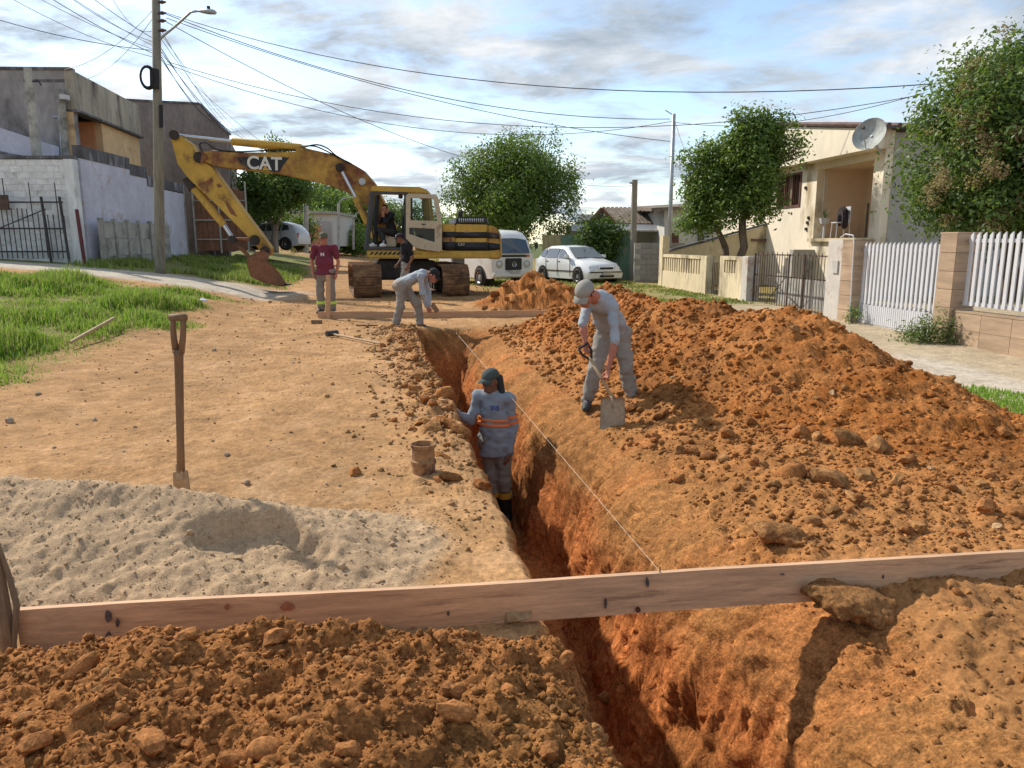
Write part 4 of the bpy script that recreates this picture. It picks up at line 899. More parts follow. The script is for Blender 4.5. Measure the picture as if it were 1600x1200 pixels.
# lettering on the boom
cu = bpy.data.curves.new('boom_lettering', 'FONT'); cu.body = 'CAT'; cu.size = .52; cu.extrude = .004; cu.align_x = 'CENTER'; cu.align_y = 'CENTER'; cu.offset = .012
lo = bpy.data.objects.new('tmp_lettering', cu); COL.objects.link(lo)
bpy.context.view_layer.update(); dg = bpy.context.evaluated_depsgraph_get(); lm = bpy.data.meshes.new_from_object(lo.evaluated_get(dg)); bpy.data.objects.remove(lo)
lm.materials.clear(); lm.materials.append(mat('lettering_white', (.62, .60, .54), .6, .12, 5)); lo = mkobj('lettering', lm, EX); lo.location = P(413, 256, YB-.246)-EC; lo.rotation_euler = (math.pi/2, R(3), 0)
tr_ = [(412, 264.5), (417, 258.5), (423, 265.5)]
MB().prism([P(a, b, YB-.256) for a, b in [(409, 266), (414.5, 258.5), (420, 266.5)]], (0, .004, 0)).build('emblem_triangle', M_cat, EX)
for yo in (-.27, .27): MB().prism([P(a, b, YB+yo-.02) for a, b in [(303, 240), (315, 235), (324, 246), (316, 256), (305, 252)]], (0, .04, 0)).build('boom_tip_plate', M_rustb, EX, bevel=.008)
stick_pl = [(267, 217), (271, 208), (280, 212), (300, 226), (306, 240), (318, 252), (332, 262), (342, 277), (375, 323), (411, 371), (423, 388), (420, 400), (409, 396), (391, 374), (340, 322), (309, 294), (291, 275), (277, 256)]
stick = ppoly(stick_pl, YB, .36, 'stick', M_cat, .02)
for pl_ in ([(320, 285), (327, 290), (334, 283), (330, 277)], [(338, 289), (343, 286), (348, 291), (341, 294)], [(350, 313), (356, 316), (366, 330), (371, 339), (360, 334), (355, 324)], [(391, 370), (398, 368), (405, 373), (404, 382), (395, 383), (391, 377)]):
    MB().prism([P(a, b, YB-.183) for a, b in pl_], (0, .004, 0)).build('rust_patch', M_rustb, EX)
for a, r in (((311, 246), .16), ((272, 211), .14), ((414, 392), .14), ((398, 375), .15)): MB().tube([P(*a, YB-.31), P(*a, YB+.31)], r, 14).build('pivot_pin', M_dark, EX, smooth='auto')
cyl((272, 211), (364, 221), .055, 'stick_cylinder_rod', M_chrome, YB); MB().tube([P(362, 221, YB), P(364, 221, YB), P(470, 231, YB), P(474, 232, YB)], [.09, .115, .115, .08], 12).build('stick_cylinder', M_cat, EX, smooth='auto')
MB().prism([P(a, b, YB-.15) for a, b in [(465, 226), (480, 232), (520, 241), (505, 247), (460, 240)]], (0, .3, 0)).build('cylinder_bracket', M_catr, EX, bevel=.02)
MB().tube([P(298, 288, YB), P(300, 290, YB), P(342, 342, YB), P(350, 352, YB)], [.1, .12, .12, .1], 12).build('bucket_cylinder', M_cat, EX, smooth='auto')
MB().tube([P(293, 278, YB), P(303, 295, YB)], .16, 10).build('cylinder_foot', M_dark, EX); cyl((350, 352), (364, 373), .06, 'bucket_cylinder_rod', M_chrome, YB)
for yo in (-.2, .2):
    cyl((363, 373), (396, 374), .05, 'link_arm', M_rustb, YB+yo, 8); cyl((363, 373), (389, 401), .06, 'link_rod', M_rustb, YB+yo, 8)
MB().tube([P(363, 374, YB-.3), P(363, 374, YB+.3)], .12, 12).build('pivot_pin', M_dark, EX)
# bucket: two side plates and a curved shell
bk = [(389, 402), (412, 392), (421, 397), (417, 408), (435, 425), (447, 443), (440, 446), (412, 440), (393, 431), (388, 414)]
for yo in (-.52, .48): MB().prism([P(a, b, YB+yo) for a, b in bk], (0, .045, 0)).build('bucket_side', M_rustb, EX, bevel=.008)
shell = [(412, 392), (389, 402), (388, 414), (393, 431), (412, 440), (440, 446)]
mb = MB()
for a, b in zip(shell[:-1], shell[1:]):
    A_, B_ = P(*a, YB-.5), P(*b, YB-.5); n_ = (B_-A_).cross(Vector((0, 1, 0))).normalized()*.04
    mb.prism([A_, B_, B_-n_, A_-n_], (0, 1.0, 0))
mb.build('bucket_shell', M_rustb, EX)
for i in range(5):
    q = P(443, 444, YB-.45+i*.22); MB().prism([q+Vector((-.08, -.05, .05)), q+Vector((.24, -.04, -.02)), q+Vector((-.08, -.05, -.05))], (0, .1, 0)).build('bucket_tooth', M_dark, EX)
# hoses along the boom
M_hose = M_blk
for k, hp_ in enumerate([[(474, 230), (495, 226), (512, 232), (525, 243), (548, 256)], [(470, 229), (490, 228), (510, 236), (530, 247)], [(318, 240), (312, 226), (322, 223), (340, 234), (380, 238)], [(308, 242), (318, 262), (322, 275), (312, 288), (300, 288)], [(330, 236), (380, 237), (440, 234), (500, 238), (545, 254)]]):
    yy = YB-.3+.05*k; q = [P(a, b, yy) for a, b in hp_]; sm = []
    for i in range(len(q)-1):
        for f in (0, .33, .66):
            p_1 = q[max(i-1, 0)]; p0_, p1_ = q[i], q[i+1]; p2_ = q[min(i+2, len(q)-1)]
            sm.append(.5*((2*p0_)+(-p_1+p1_)*f+(2*p_1-5*p0_+4*p1_-p2_)*f*f+(-p_1+3*p0_-3*p1_+p2_)*f**3))
    MB().tube(sm+[q[-1]], .022, 6).build('hose', M_hose, EX, smooth=True)
# boom cylinders (either side of the boom)
for yo in (-.42, .42):
    cyl((531, 262), (558, 313), .05, 'boom_cylinder_rod', M_chrome, YB+yo); MB().tube([P(555, 308, YB+yo), P(557, 312, YB+yo), P(590, 378, YB+yo)], [.09, .11, .11], 12).build('boom_cylinder', M_cat, EX, smooth='auto')
MB().tube([P(531, 262, YB-.5), P(531, 262, YB+.5)], .13, 12).build('pivot_pin', M_dark, EX)
q = P(567, 284, YB-.27); MB().tube([q, q+Vector((0, -.12, 0))], .1, 12).build('work_lamp', M_steel, EX)
# upper structure; side facing the camera at y = 21.5, width 2.8 m
YF = 21.5
def face(pl_, y0, th, name, m, bevel=.02): return MB().prism([P(a, b, YF+0)+Vector((0, y0, 0)) for a, b in pl_], (0, th, 0)).build(name, m, EX, bevel=bevel, smooth=True)
face([(572, 391), (690, 392), (781, 392), (781, 404), (690, 404), (572, 404)], .0, 2.75, 'deck_frame', M_cat, .03)
face([(690, 350), (711, 350), (711, 391.5), (690, 391.5)], .03, 2.65, 'engine_housing', M_cat, .03)
face([(711.4, 350), (761, 351), (761, 391.5), (711.4, 391.5)], .03, 2.65, 'engine_housing', M_cat, .03)
cwp = [(761.4, 351), (774, 354), (780, 361), (782, 378), (783, 405), (761.4, 405)]
face(cwp, .06, 2.6, 'counterweight', M_catr, .05)
for a, b, c, d_ in ((691, 711, 362, 371), (711.6, 761, 362.5, 372), (691, 711, 378, 391), (711.6, 761, 378.5, 391.5)):
    face([(a, c), (b, c), (b, d_), (a, d_)], .024, .004, 'black_stripe', M_black, 0)
face([(762, 363), (779, 365), (780, 373), (762, 372.5)], .052, .004, 'black_stripe', M_black, 0); face([(762, 379), (781, 381), (781.5, 390), (762, 392)], .052, .004, 'black_stripe', M_black, 0)
face([(588, 393.5), (660, 394.5), (660, 397.5), (588, 397)], -.004, .003, 'warning_strip', M_cat, 0)
for i in range(7): face([(577+i*7, 398), (581+i*7, 398), (585+i*7, 393.5), (581+i*7, 393.5)], -.005, .004, 'warning_stripe', M_black, 0)
face([(714, 338), (758, 338), (761, 343), (761, 350), (711, 350), (711, 343)], .25, 1.5, 'engine_hood', M_black, .04)
for i in range(12): face([(716+i*3.4, 341), (717.6+i*3.4, 341), (717.6+i*3.4, 347.5), (716+i*3.4, 347.5)], .235, .03, 'grille_bar', M_steel, 0)
MB().tube([P(719, 345, 22.6), P(719, 333, 22.6), P(723, 329, 22.6)], .07, 10).build('exhaust', M_dark, EX); face([(700, 342), (711, 340), (711, 350), (700, 350)], .3, .8, 'air_box', M_steel, .03)
face([(714, 379), (727, 379), (727, 388), (714, 388)], .021, .002, 'model_lettering_panel', M_black, 0)
cu = bpy.data.curves.new('model_lettering', 'FONT'); cu.body = 'CAT'; cu.size = .10; cu.extrude = .002; cu.align_x = 'CENTER'; cu.align_y = 'CENTER'
lo = bpy.data.objects.new('tmp_lettering', cu); COL.objects.link(lo); bpy.context.view_layer.update(); dg = bpy.context.evaluated_depsgraph_get(); lm = bpy.data.meshes.new_from_object(lo.evaluated_get(dg)); bpy.data.objects.remove(lo)
lm.materials.clear(); lm.materials.append(MATS['lettering_white']); lo = mkobj('lettering', lm, EX); lo.location = P(721, 382, YF)+Vector((0, .014, 0))-EC; lo.rotation_euler = (math.pi/2, 0, 0)
# cab: roof, pillars, floor, rear, door swung back
CW = 1.0
face([(579, 293), (584, 290), (655, 292), (666, 296), (668, 303), (578, 300)], .0, CW+.06, 'cab_roof', M_cat, .03)
M_pil = mat('cab_pillar', (.06, .062, .068), .6, .2, 3)
def pil(a, b, yo, w_=.07, m=M_pil): MB().tube([P(*a, YF)+Vector((0, yo, 0)), P(*b, YF)+Vector((0, yo, 0))], w_, 6).build('cab_pillar', m, EX)
for yo in (.05, CW-.02): pil((581, 301), (572, 390), yo, .075); pil((634, 301), (635, 391), yo, .06)
for yo in (.1, CW-.05): MB().tube([P(664, 303, YF)+Vector((0, yo, 0)), P(668, 350, YF)+Vector((0, yo, 0))], .09, 6).build('cab_pillar', M_cat, EX)
face([(657, 304), (667, 304), (670, 350), (660, 350)], .25, .5, 'cab_rear_post', M_cat, .02)
face([(571, 386), (636, 387), (636, 391), (571, 391)], .0, CW, 'cab_floor', M_pil, .01); face([(579, 299), (637, 300), (637, 304), (579, 303)], .0, .05, 'cab_header', M_pil, .01)
face([(648, 352), (689, 352), (689, 391), (648, 391)], .1, CW-.1, 'cab_back', M_cat, .02)
face([(573, 365), (636, 365), (636, 390), (571, 390)], CW-.02, .03, 'cab_far_panel', M_pil, 0)
MB().prism([P(581, 303, YF)+Vector((0, .1, 0)), P(574, 362, YF)+Vector((0, .1, 0)), P(574, 362, YF)+Vector((0, CW-.1, 0)), P(581, 303, YF)+Vector((0, CW-.1, 0))], (.01, 0, 0)).build('windscreen', glass_mat('clear_glass', t_=.9), EX)
# operator's seat and levers
MB().cbox(P(618, 366, YF+.5), (.5, .5, .12)).build('operator_seat', M_blk, EX, bevel=.03); MB().prism([P(626, 366, YF+.25), P(633, 366, YF+.25), P(637, 330, YF+.25), (P(631, 330, YF+.25))], (0, .5, 0)).build('seat_back', M_blk, EX, bevel=.03)
MB().cbox(P(611, 376, YF+.35), (.3, .14, .35)).build('control_console', M_cream, EX, bevel=.03)
for a, b in (((584, 380), (581, 355)), ((590, 380), (588, 358)), ((608, 370), (606, 356))): MB().tube([P(*a, YF+.4), P(*b, YF+.4)], .015, 6).build('control_lever', M_dark, EX)
MB().cbox(P(626, 307, YF+.1), (.12, .1, .12)).build('cab_lamp', M_blk, EX, bevel=.02)
# door frame, open flat against the housing
def ring(outer, inners, y, th, name, m):
    cu = bpy.data.curves.new(name, 'CURVE'); cu.dimensions = '2D'; cu.fill_mode = 'BOTH'; cu.extrude = th/2; cu.bevel_depth = .012
    o_ = P(660, 350, y)
    for pl_ in [outer]+inners:
        s_ = cu.splines.new('POLY'); s_.points.add(len(pl_)-1); s_.use_cyclic_u = True
        for i, (a, b) in enumerate(pl_): q = P(a, b, y)-o_; s_.points[i].co = (q.x, q.z, 0, 1)
    ob = bpy.data.objects.new('tmp', cu); COL.objects.link(ob); bpy.context.view_layer.update(); dg = bpy.context.evaluated_depsgraph_get()
    me = bpy.data.meshes.new_from_object(ob.evaluated_get(dg)); bpy.data.objects.remove(ob); me.materials.clear(); me.materials.append(m)
    r_ = mkobj(name, me, EX); r_.location = o_-EC; r_.rotation_euler = (math.pi/2, 0, 0); return r_
door = ring([(635, 306), (638, 303.5), (680, 304.5), (684, 308), (690, 348), (690, 388), (687, 393), (660, 389), (648, 386), (635, 372)], [[(641, 309), (678, 309.5), (684, 346), (641, 345)], [(639, 355), (680, 357), (680, 379), (668, 376), (639, 366)]], YF-.08, .05, 'cab_door', M_cream)
MB().prism([P(641, 309, YF-.08), P(678, 309.5, YF-.08), P(684, 346, YF-.08), P(641, 345, YF-.08)], (0, .006, 0)).build('door_glass', glass_mat('clear_glass'), EX)
MB().prism([P(639, 355, YF-.08), P(680, 357, YF-.08), P(680, 379, YF-.08), P(668, 376, YF-.08), P(639, 366, YF-.08)], (0, .006, 0)).build('door_glass', glass_mat('smoky_glass', t_=.6), EX)
MB().cbox(P(662, 350.5, YF-.13), (.1, .03, .03)).build('door_handle', M_black, EX)
MB().tube([P(632, 312, YF-.05), P(628, 332, YF-.15), P(629, 345, YF-.05)], .015, 6).build('grab_rail', M_black, EX)
# undercarriage
Mt = Matrix.Rotation(R(14), 4, 'Z'); uc0 = Vector((-3.27, 22.85, .15))
def uw(p): return uc0 + Mt.to_3x3() @ Vector(p)
Mu = Matrix.Translation(uc0) @ Mt
MB().box((-.85, -1.0, .45), (.85, 1.0, 1.0), Mu).build('carbody', M_dark, EX, bevel=.05); MB().lathe([(.75, .98), (.75, 1.3), (.7, 1.3)], uc0, 24).build('slew_ring', M_dark, EX)
def shoe_mesh():
    mb = MB(); mb.box((-.38, -.103, -.015), (.38, .103, .015))
    for yy in (-.07, 0, .07): mb.box((-.38, yy-.008, .012), (.38, yy+.008, .04))
    me = bpy.data.meshes.new('track_shoe'); me.from_pydata(mb.v, [], mb.f); me.update(); me.materials.append(M_track); return me
SM = shoe_mesh(); Rr, HL = .42, 1.78
for sx in (-1.22, 1.22):
    trk = MB()
    prf = [(y_, z_) for y_, z_ in [(math.cos(a)*.36+HL, math.sin(a)*.36+.45) for a in np.linspace(-math.pi/2, math.pi/2, 9)] + [(math.cos(a)*.36-HL, math.sin(a)*.36+.45) for a in np.linspace(math.pi/2, 3*math.pi/2, 9)]]
    trk.prism([uw((sx-.17, y_, z_)) for y_, z_ in prf], uw((sx+.17, 0, 0))-uw((sx-.17, 0, 0)))
    tk = trk.build('track', M_dark, EX)
    for sgn in (-1, 1): MB().tube([uw((sx-.2, sgn*HL, .45)), uw((sx+.2, sgn*HL, .45))], .33, 20).build('idler_wheel', M_dark, tk)
    for i in range(6): MB().tube([uw((sx-.22, -1.3+i*.52, .17)), uw((sx+.22, -1.3+i*.52, .17))], .12, 12).build('track_roller', M_dark, tk)
    per = 2*HL*2+2*math.pi*Rr; nS = 46
    for k in range(nS):
        s_ = k*per/nS
        if s_ < 2*HL: y_, z_, an = -HL+s_, .45+Rr, 0
        elif s_ < 2*HL+math.pi*Rr: a = (s_-2*HL)/Rr; y_, z_, an = HL+math.sin(a)*Rr, .45+math.cos(a)*Rr, -a
        elif s_ < 4*HL+math.pi*Rr: y_, z_, an = HL-(s_-2*HL-math.pi*Rr), .45-Rr, math.pi
        else: a = (s_-4*HL-math.pi*Rr)/Rr; y_, z_, an = -HL-math.sin(a)*Rr, .45-math.cos(a)*Rr, math.pi-a
        o = bpy.data.objects.new('track_shoe', SM); COL.objects.link(o); o.parent = tk
        o.matrix_local = Matrix.Translation(uw((sx, y_, z_))-EC) @ Mt @ Matrix.Rotation(an, 4, 'X')

# ------------------------------------------------------------------ vehicles (local frame: front towards -Y, then turned)
M_vanw = mat('van_white', (.72, .72, .70), .3, .04, 2, dirt=(.5, .42, .32), dscale=1.2, damt=.1, coat=.4)
M_carw = mat('car_white', (.72, .74, .75), .25, .03, 2, coat=.6)
M_tyre = mat('tyre', (.025, .024, .023), .85, .3, 8, dirt=(.16, .10, .06), dscale=3, damt=.25)
M_rim = mat('rim_grey', (.36, .37, .38), .4, .15, 6, metal=.5)
M_cglass = mat('car_glass', (.05, .065, .075), .07, .1, 2, spec=.9, coat=.6)
M_plast = mat('black_plastic', (.028, .028, .03), .55, .15, 5)
M_lamp = mat('headlamp_glass', (.55, .57, .58), .12, .1, 10, spec=.8, coat=.8)
M_amber = mat('amber_lens', (.65, .16, .02), .3, .1, 5); M_redl = mat('red_lens', (.4, .02, .02), .3, .1, 5)
def loft(secs, name, m, parent, bev=0):               # secs: list of closed rings with the same count, along Y
    n = len(secs[0]); mb = MB(); mb.v = [tuple(p) for s_ in secs for p in s_]
    for i in range(len(secs)-1):
        for k in range(n): mb.f.append((i*n+k, i*n+(k+1) % n, (i+1)*n+(k+1) % n, (i+1)*n+k))
    mb.f += [tuple(range(n-1, -1, -1)), tuple((len(secs)-1)*n+k for k in range(n))]
    o = mb.build(name, m, parent, world=False, smooth='auto'); return o
def fixn(o):
    bm = bmesh.new(); bm.from_mesh(o.data); bmesh.ops.recalc_face_normals(bm, faces=bm.faces); bm.to_mesh(o.data); bm.free(); return o
def wheel(t, x, y, r, w_):
    s_ = 1 if x > 0 else -1; mb = MB(); Mw = Matrix.Rotation(math.pi/2*s_, 4, 'Y')
    ty = mb.lathe([(r*.62, -w_/2), (r*.92, -w_/2), (r, -w_*.35), (r, w_*.35), (r*.92, w_/2), (r*.62, w_/2), (r*.62, -w_/2)], (x, y, r), 24, Mw).build('tyre_tread', None, t, world=False)
    ty.name = 'wheel'; ty.data.materials.append(M_tyre); fixn(ty)
    for p in ty.data.polygons: p.use_smooth = True
    MB().lathe([(.001, w_*.38), (r*.22, w_*.42), (r*.26, w_*.3), (r*.5, w_*.25), (r*.6, w_*.42), (r*.64, w_*.42), (r*.64, -w_*.3), (.001, -w_*.3)], (x, y, r), 20, Mw).build('rim', M_rim, ty, world=False, smooth='auto')
    return ty
def section(y, hw_b, hw_m, hw_t, z0, zm, zt, rnd_=.06):
    return [Vector(p) for p in [(-hw_b, y, z0), (-hw_m, y, zm*.55+z0*.45), (-hw_m, y, zm), (-hw_t-.02, y, zt-rnd_*1.2), (-hw_t+rnd_, y, zt), (0, y, zt+.03), (hw_t-rnd_, y, zt), (hw_t+.02, y, zt-rnd_*1.2), (hw_m, y, zm), (hw_m, y, zm*.55+z0*.45), (hw_b, y, z0)]]
def side_pane(t, x, pts_, name='side_window', m=None, lean=0.0, zm=0):
    s_ = 1 if x > 0 else -1
    return MB().prism([Vector((x - s_*lean*(z-zm), y, z)) for y, z in pts_], (s_*.012, 0, 0)).build(name, m or M_cglass, t, world=False)
# --- white van
vp = G(800, 446, .16); VY = R(30)
t = thing('white_van', 'white boxy passenger van with black grille and round headlights behind the excavator', 'van', (-1.02, 28.0, .14), VY)
S_ = []
for y, hb, hm, ht, z0, zm, zt in [(-2.12, .74, .76, .60, .36, 1.05, 1.18), (-2.08, .80, .83, .68, .32, 1.12, 1.30), (-1.92, .82, .85, .70, .30, 1.16, 1.66), (-1.72, .82, .86, .70, .30, 1.16, 1.86), (-1.3, .82, .86, .70, .30, 1.16, 1.95), (.5, .82, .86, .71, .30, 1.16, 1.97), (1.9, .82, .86, .70, .30, 1.16, 1.93), (2.2, .78, .82, .66, .34, 1.16, 1.82), (2.27, .72, .76, .6, .4, 1.1, 1.7)]:
    S_.append(section(y, hb, hm, ht, z0, zm, zt, .09))
fixn(loft(S_, 'body', M_vanw, t))
MB().prism([Vector((x, y-.02+.03*(abs(x)/.68)**2, z)) for x, y, z in [(-.66, -2.165, 1.17), (-.35, -2.165, 1.17), (0, -2.165, 1.17), (.35, -2.165, 1.17), (.66, -2.165, 1.17), (.60, -1.975, 1.62), (.3, -1.955, 1.67), (0, -1.95, 1.68), (-.3, -1.955, 1.67), (-.60, -1.975, 1.62)]], (0, .12, .02)).build('windscreen', M_cglass, t, world=False)
MB().box((-.32, -2.185, .60), (.32, -2.12, 1.00)).build('grille', M_plast, t, world=False, bevel=.02)
for i in range(7): MB().box((-.30, -2.195, .63+i*.052), (.30, -2.185, .648+i*.052)).build('grille_slat', M_iron, t, world=False)
MB().box((-.66, -2.13, 1.035), (.66, -2.085, 1.115)).build('vent_strip', M_plast, t, world=False, bevel=.01)
for s_ in (-1, 1):
    Mf = Matrix.Rotation(math.pi/2, 4, 'X'); h = MB().lathe([(.001, .02), (.07, .018), (.10, .0), (.125, -.01), (.125, -.06)], (s_*.55, -2.13, .80), 18, Mf).build('headlight', M_lamp, t, world=False, smooth='auto')
    MB().lathe([(.105, .012), (.13, .012), (.13, -.06)], (s_*.55, -2.13, .80), 18, Mf).build('headlight_rim', M_rim, h, world=False)
    MB().box((s_*.60-.07, -2.135, 1.04), (s_*.60+.07, -2.10, 1.11)).build('indicator', M_amber, t, world=False, bevel=.008)
    MB().tube([(s_*.78, -1.95, 1.35), (s_*.95, -2.05, 1.4)], .012, 5).build('mirror_arm', M_plast, t, world=False); MB().cbox((s_*.98, -2.06, 1.42), (.12, .03, .2)).build('mirror', M_plast, t, world=False, bevel=.01)
    MB().tube([(s_*.25, -2.17, 1.16), (s_*.02, -2.13, 1.30)], .008, 5).build('wiper', M_plast, t, world=False)
MB().box((-.84, -2.26, .36), (.84, -2.12, .52)).build('bumper', M_vanw, t, world=False, bevel=.03)
MB().box((-.2, -2.272, .47), (.2, -2.262, .60)).build('number_plate', M_steel, t, world=False)
Mf = Matrix.Rotation(math.pi/2, 4, 'X'); e = MB().lathe([(.075, .0), (.09, .005), (.09, -.02)], (0, -2.205, .80), 20, Mf).build('emblem', M_chrome, t, world=False)
for pts_ in ([(-.045, .85), (0, .80), (.045, .85)], [(-.06, .80), (-.03, .74), (0, .79), (.03, .74), (.06, .80)]): MB().tube([Vector((x, -2.20, z)) for x, z in pts_], .008, 5).build('emblem_stroke', M_chrome, e, world=False)
side_pane(t, -.865, [(-1.75, 1.2), (-1.02, 1.2), (-1.02, 1.72), (-1.55, 1.72)], lean=.2, zm=1.16); side_pane(t, -.865, [(-.9, 1.2), (.15, 1.2), (.15, 1.72), (-.9, 1.72)], lean=.2, zm=1.16); side_pane(t, -.865, [(.3, 1.2), (1.9, 1.2), (1.9, 1.72), (.3, 1.72)], lean=.2, zm=1.16)
side_pane(t, .865, [(-1.75, 1.2), (-1.02, 1.2), (-1.02, 1.72), (-1.55, 1.72)], lean=.2, zm=1.16); side_pane(t, .865, [(-.9, 1.2), (1.9, 1.2), (1.9, 1.72), (-.9, 1.72)], lean=.2, zm=1.16)
side_pane(t, -.862, [(-.05, .4), (.85, .4), (.85, 1.12), (-.05, 1.12)], 'doorway_shade_pane', M_plast)  # black pane on the closed body stands for shade inside the doorway
MB().box((-.93, .9, .38), (-.88, 1.9, 1.70)).build('sliding_door', M_vanw, t, world=False, bevel=.02)
for x in (-.74, .74):
    for y in (-1.25, 1.15):
        MB().tube([(x*1.02-.12*(1 if x > 0 else -1), y, .34), (x*1.172, y, .34)], .40, 20).build('wheel_arch', M_plast, t, world=False); wheel(t, x*1.10, y, .33, .19)
# --- generic hatchback used for the white car and the two small far cars
def hatch(name, label, loc, rz, paint, L_=3.85, scale=1.0, group=None, pickup=False):
    t = thing(name, label, 'car', loc, rz, group); S_ = []
    rows = [(-1.93, .66, .70, .55, .24, .40, .52), (-1.88, .74, .78, .62, .20, .46, .64), (-1.72, .78, .81, .68, .18, .50, .76), (-1.0, .79, .82, .70, .18, .60, .90), (-.82, .79, .82, .70, .18, .80, .94), (-.15, .79, .82, .60, .18, .90, 1.36), (.2, .79, .82, .60, .18, .91, 1.41), (1.0, .79, .82, .60, .18, .91, 1.40), (1.55, .79, .81, .57, .20, .92, 1.27), (1.80, .76, .79, .60, .24, .88, 1.02), (1.90, .70, .74, .56, .30, .72, .86)]
    for y, hb, hm, ht, z0, zm, zt in rows: S_.append(section(y, hb, hm, ht, z0, zm, zt, .07))
    fixn(loft(S_, 'body', paint, t))
    MB().prism([Vector(p) for p in [(-.66, -.86, .955), (.66, -.86, .955), (.54, -.22, 1.345), (-.54, -.22, 1.345)]], (0, -.012, .02)).build('windscreen', M_cglass, t, world=False)
    for s_ in (-1, 1):
        def sp(pts_, nm='side_window'):
            MB().prism([Vector((s_*(.825-.43*(z-.90)), y, z)) for y, z in pts_], (s_*.012, 0, 0)).build(nm, M_cglass, t, world=False)
        sp([(-.62, .95), (.12, .95), (.12, 1.31), (-.08, 1.30)]); sp([(.2, .95), (.95, .95), (1.0, 1.30), (.2, 1.32)]); sp([(1.03, .96), (1.45, 1.02), (1.35, 1.24), (1.08, 1.29)])
        MB().box((s_*.815-.012, -1.3, .45), (s_*.815+.016, 1.4, .49)).build('side_moulding', M_plast, t, world=False)
        MB().box((s_*.86-.09, -.62, .95), (s_*.86+.09, -.5, 1.08)).build('mirror', paint, t, world=False, bevel=.02)
        for y, z1 in ((-.70, .93), (.16, .93), (.98, .93)): MB().box((s_*.822-.01, y-.006, .26), (s_*.822+.004, y+.006, z1)).build('door_seam', M_plast, t, world=False)
        for y in (.08, .92): MB().box((s_*.825-.005, y-.1, .80), (s_*.825+.012, y+.02, .83)).build('door_handle', M_plast, t, world=False)
        MB().prism([Vector(p) for p in [(s_*.36, -1.90, .55), (s_*.70, -1.80, .55), (s_*.70, -1.74, .67), (s_*.38, -1.86, .67)]], (0, -.03, 0)).build('headlight', M_lamp, t, world=False, bevel=.01)
        MB().box((s_*.70-.04, 1.86, .62), (s_*.70+.04, 1.91, .86)).build('tail_light', M_redl, t, world=False)
    MB().box((-.30, -1.945, .56), (.30, -1.90, .63)).build('grille', M_plast, t, world=False, bevel=.01); MB().box((-.32, -1.975, .27), (.32, -1.93, .35)).build('lower_intake', M_plast, t, world=False, bevel=.01)
    MB().box((-.76, -1.975, .44), (.76, -1.90, .475)).build('bumper_strip', M_plast, t, world=False, bevel=.01); MB().box((-.2, -1.985, .34), (.2, -1.975, .45)).build('number_plate', M_steel, t, world=False)
    for x in (-.72, .72):
        for y in (-1.22, 1.22):
            MB().tube([(x*.96, y, .31), (x*1.148, y, .31)], .345, 22).build('wheel_arch', M_plast, t, world=False); wheel(t, x*1.06, y, .285, .17)
    for k in (0, 1): MB().tube([(-.3+k*.5, -.9, .965), (-.05+k*.5, -.62, 1.10)], .008, 5).build('wiper', M_plast, t, world=False)
    t.scale = (scale, scale, scale); return t
hatch('white_car', 'white hatchback parked in front of the green fence', (2.55, 29.6, .14), R(30), M_carw)
M_silver = mat('car_silver', (.45, .47, .50), .3, .04, 2, coat=.5); M_redc = mat('car_red', (.35, .03, .045), .3, .05, 2, coat=.5)
q = P(424, 390, 42); hatch('silver_car', 'silver car with tinted windows parked under the left tree behind the bucket', (q.x, 42, q.z), R(-100), M_silver, scale=1.05)
q = P(551, 403, 80); hatch('red_car', 'dark red car far down the road left of the excavator cab', (q.x, 80, q.z), R(-60), M_redc)

# ------------------------------------------------------------------ people: signed distance bodies meshed with surface nets
def surface_nets(F, o, h):
    s = F < 0; nx, ny, nz = F.shape
    cs = np.zeros((nx-1, ny-1, nz-1), int)
    for dx in (0, 1):
        for dy in (0, 1):
            for dz in (0, 1): cs += s[dx:nx-1+dx, dy:ny-1+dy, dz:nz-1+dz]
    act = (cs > 0) & (cs < 8); ci = np.argwhere(act); idm = -np.ones(act.shape, int); idm[act] = np.arange(len(ci))
    acc = np.zeros((len(ci), 3)); cnt = np.zeros(len(ci))
    cor = [(a, b, c) for a in (0, 1) for b in (0, 1) for c in (0, 1)]
    for a in cor:
        for ax in range(3):
            if a[ax]: continue
            b = list(a); b[ax] = 1
            fa = F[ci[:, 0]+a[0], ci[:, 1]+a[1], ci[:, 2]+a[2]]; fb = F[ci[:, 0]+b[0], ci[:, 1]+b[1], ci[:, 2]+b[2]]
            m = (fa < 0) != (fb < 0); tt = np.where(m, fa/np.where(m, fa-fb, 1), 0)
            p = np.tile(np.array(a, float), (len(ci), 1)); p[:, ax] += tt; acc += p*m[:, None]; cnt += m
    V_ = (ci + acc/cnt[:, None])*h + o; Fs = []
    for ax in range(3):
        sl0 = [slice(None)]*3; sl1 = [slice(None)]*3; sl0[ax] = slice(0, -1); sl1[ax] = slice(1, None)
        a, b = s[tuple(sl0)], s[tuple(sl1)]; e = np.argwhere(a != b); o1, o2 = [k for k in range(3) if k != ax]
        e = e[(e[:, o1] > 0) & (e[:, o2] > 0) & (e[:, o1] < F.shape[o1]-1) & (e[:, o2] < F.shape[o2]-1)]
        if not len(e): continue
        q = []
        for d1, d2 in ((-1, -1), (0, -1), (0, 0), (-1, 0)):
            c = e.copy(); c[:, o1] += d1; c[:, o2] += d2; q.append(idm[c[:, 0], c[:, 1], c[:, 2]])
        q = np.stack(q, 1); ins = a[e[:, 0], e[:, 1], e[:, 2]]
        flip = ins if ax != 1 else ~ins
        q[~flip] = q[~flip][:, ::-1]; Fs.append(q)
    Fs = np.concatenate(Fs); return V_, Fs[(Fs >= 0).all(1)]
def cone(a, b, ra, rb, k=.02, sq=None): return ('c', Vector(a), Vector(b), ra, rb, k, sq)
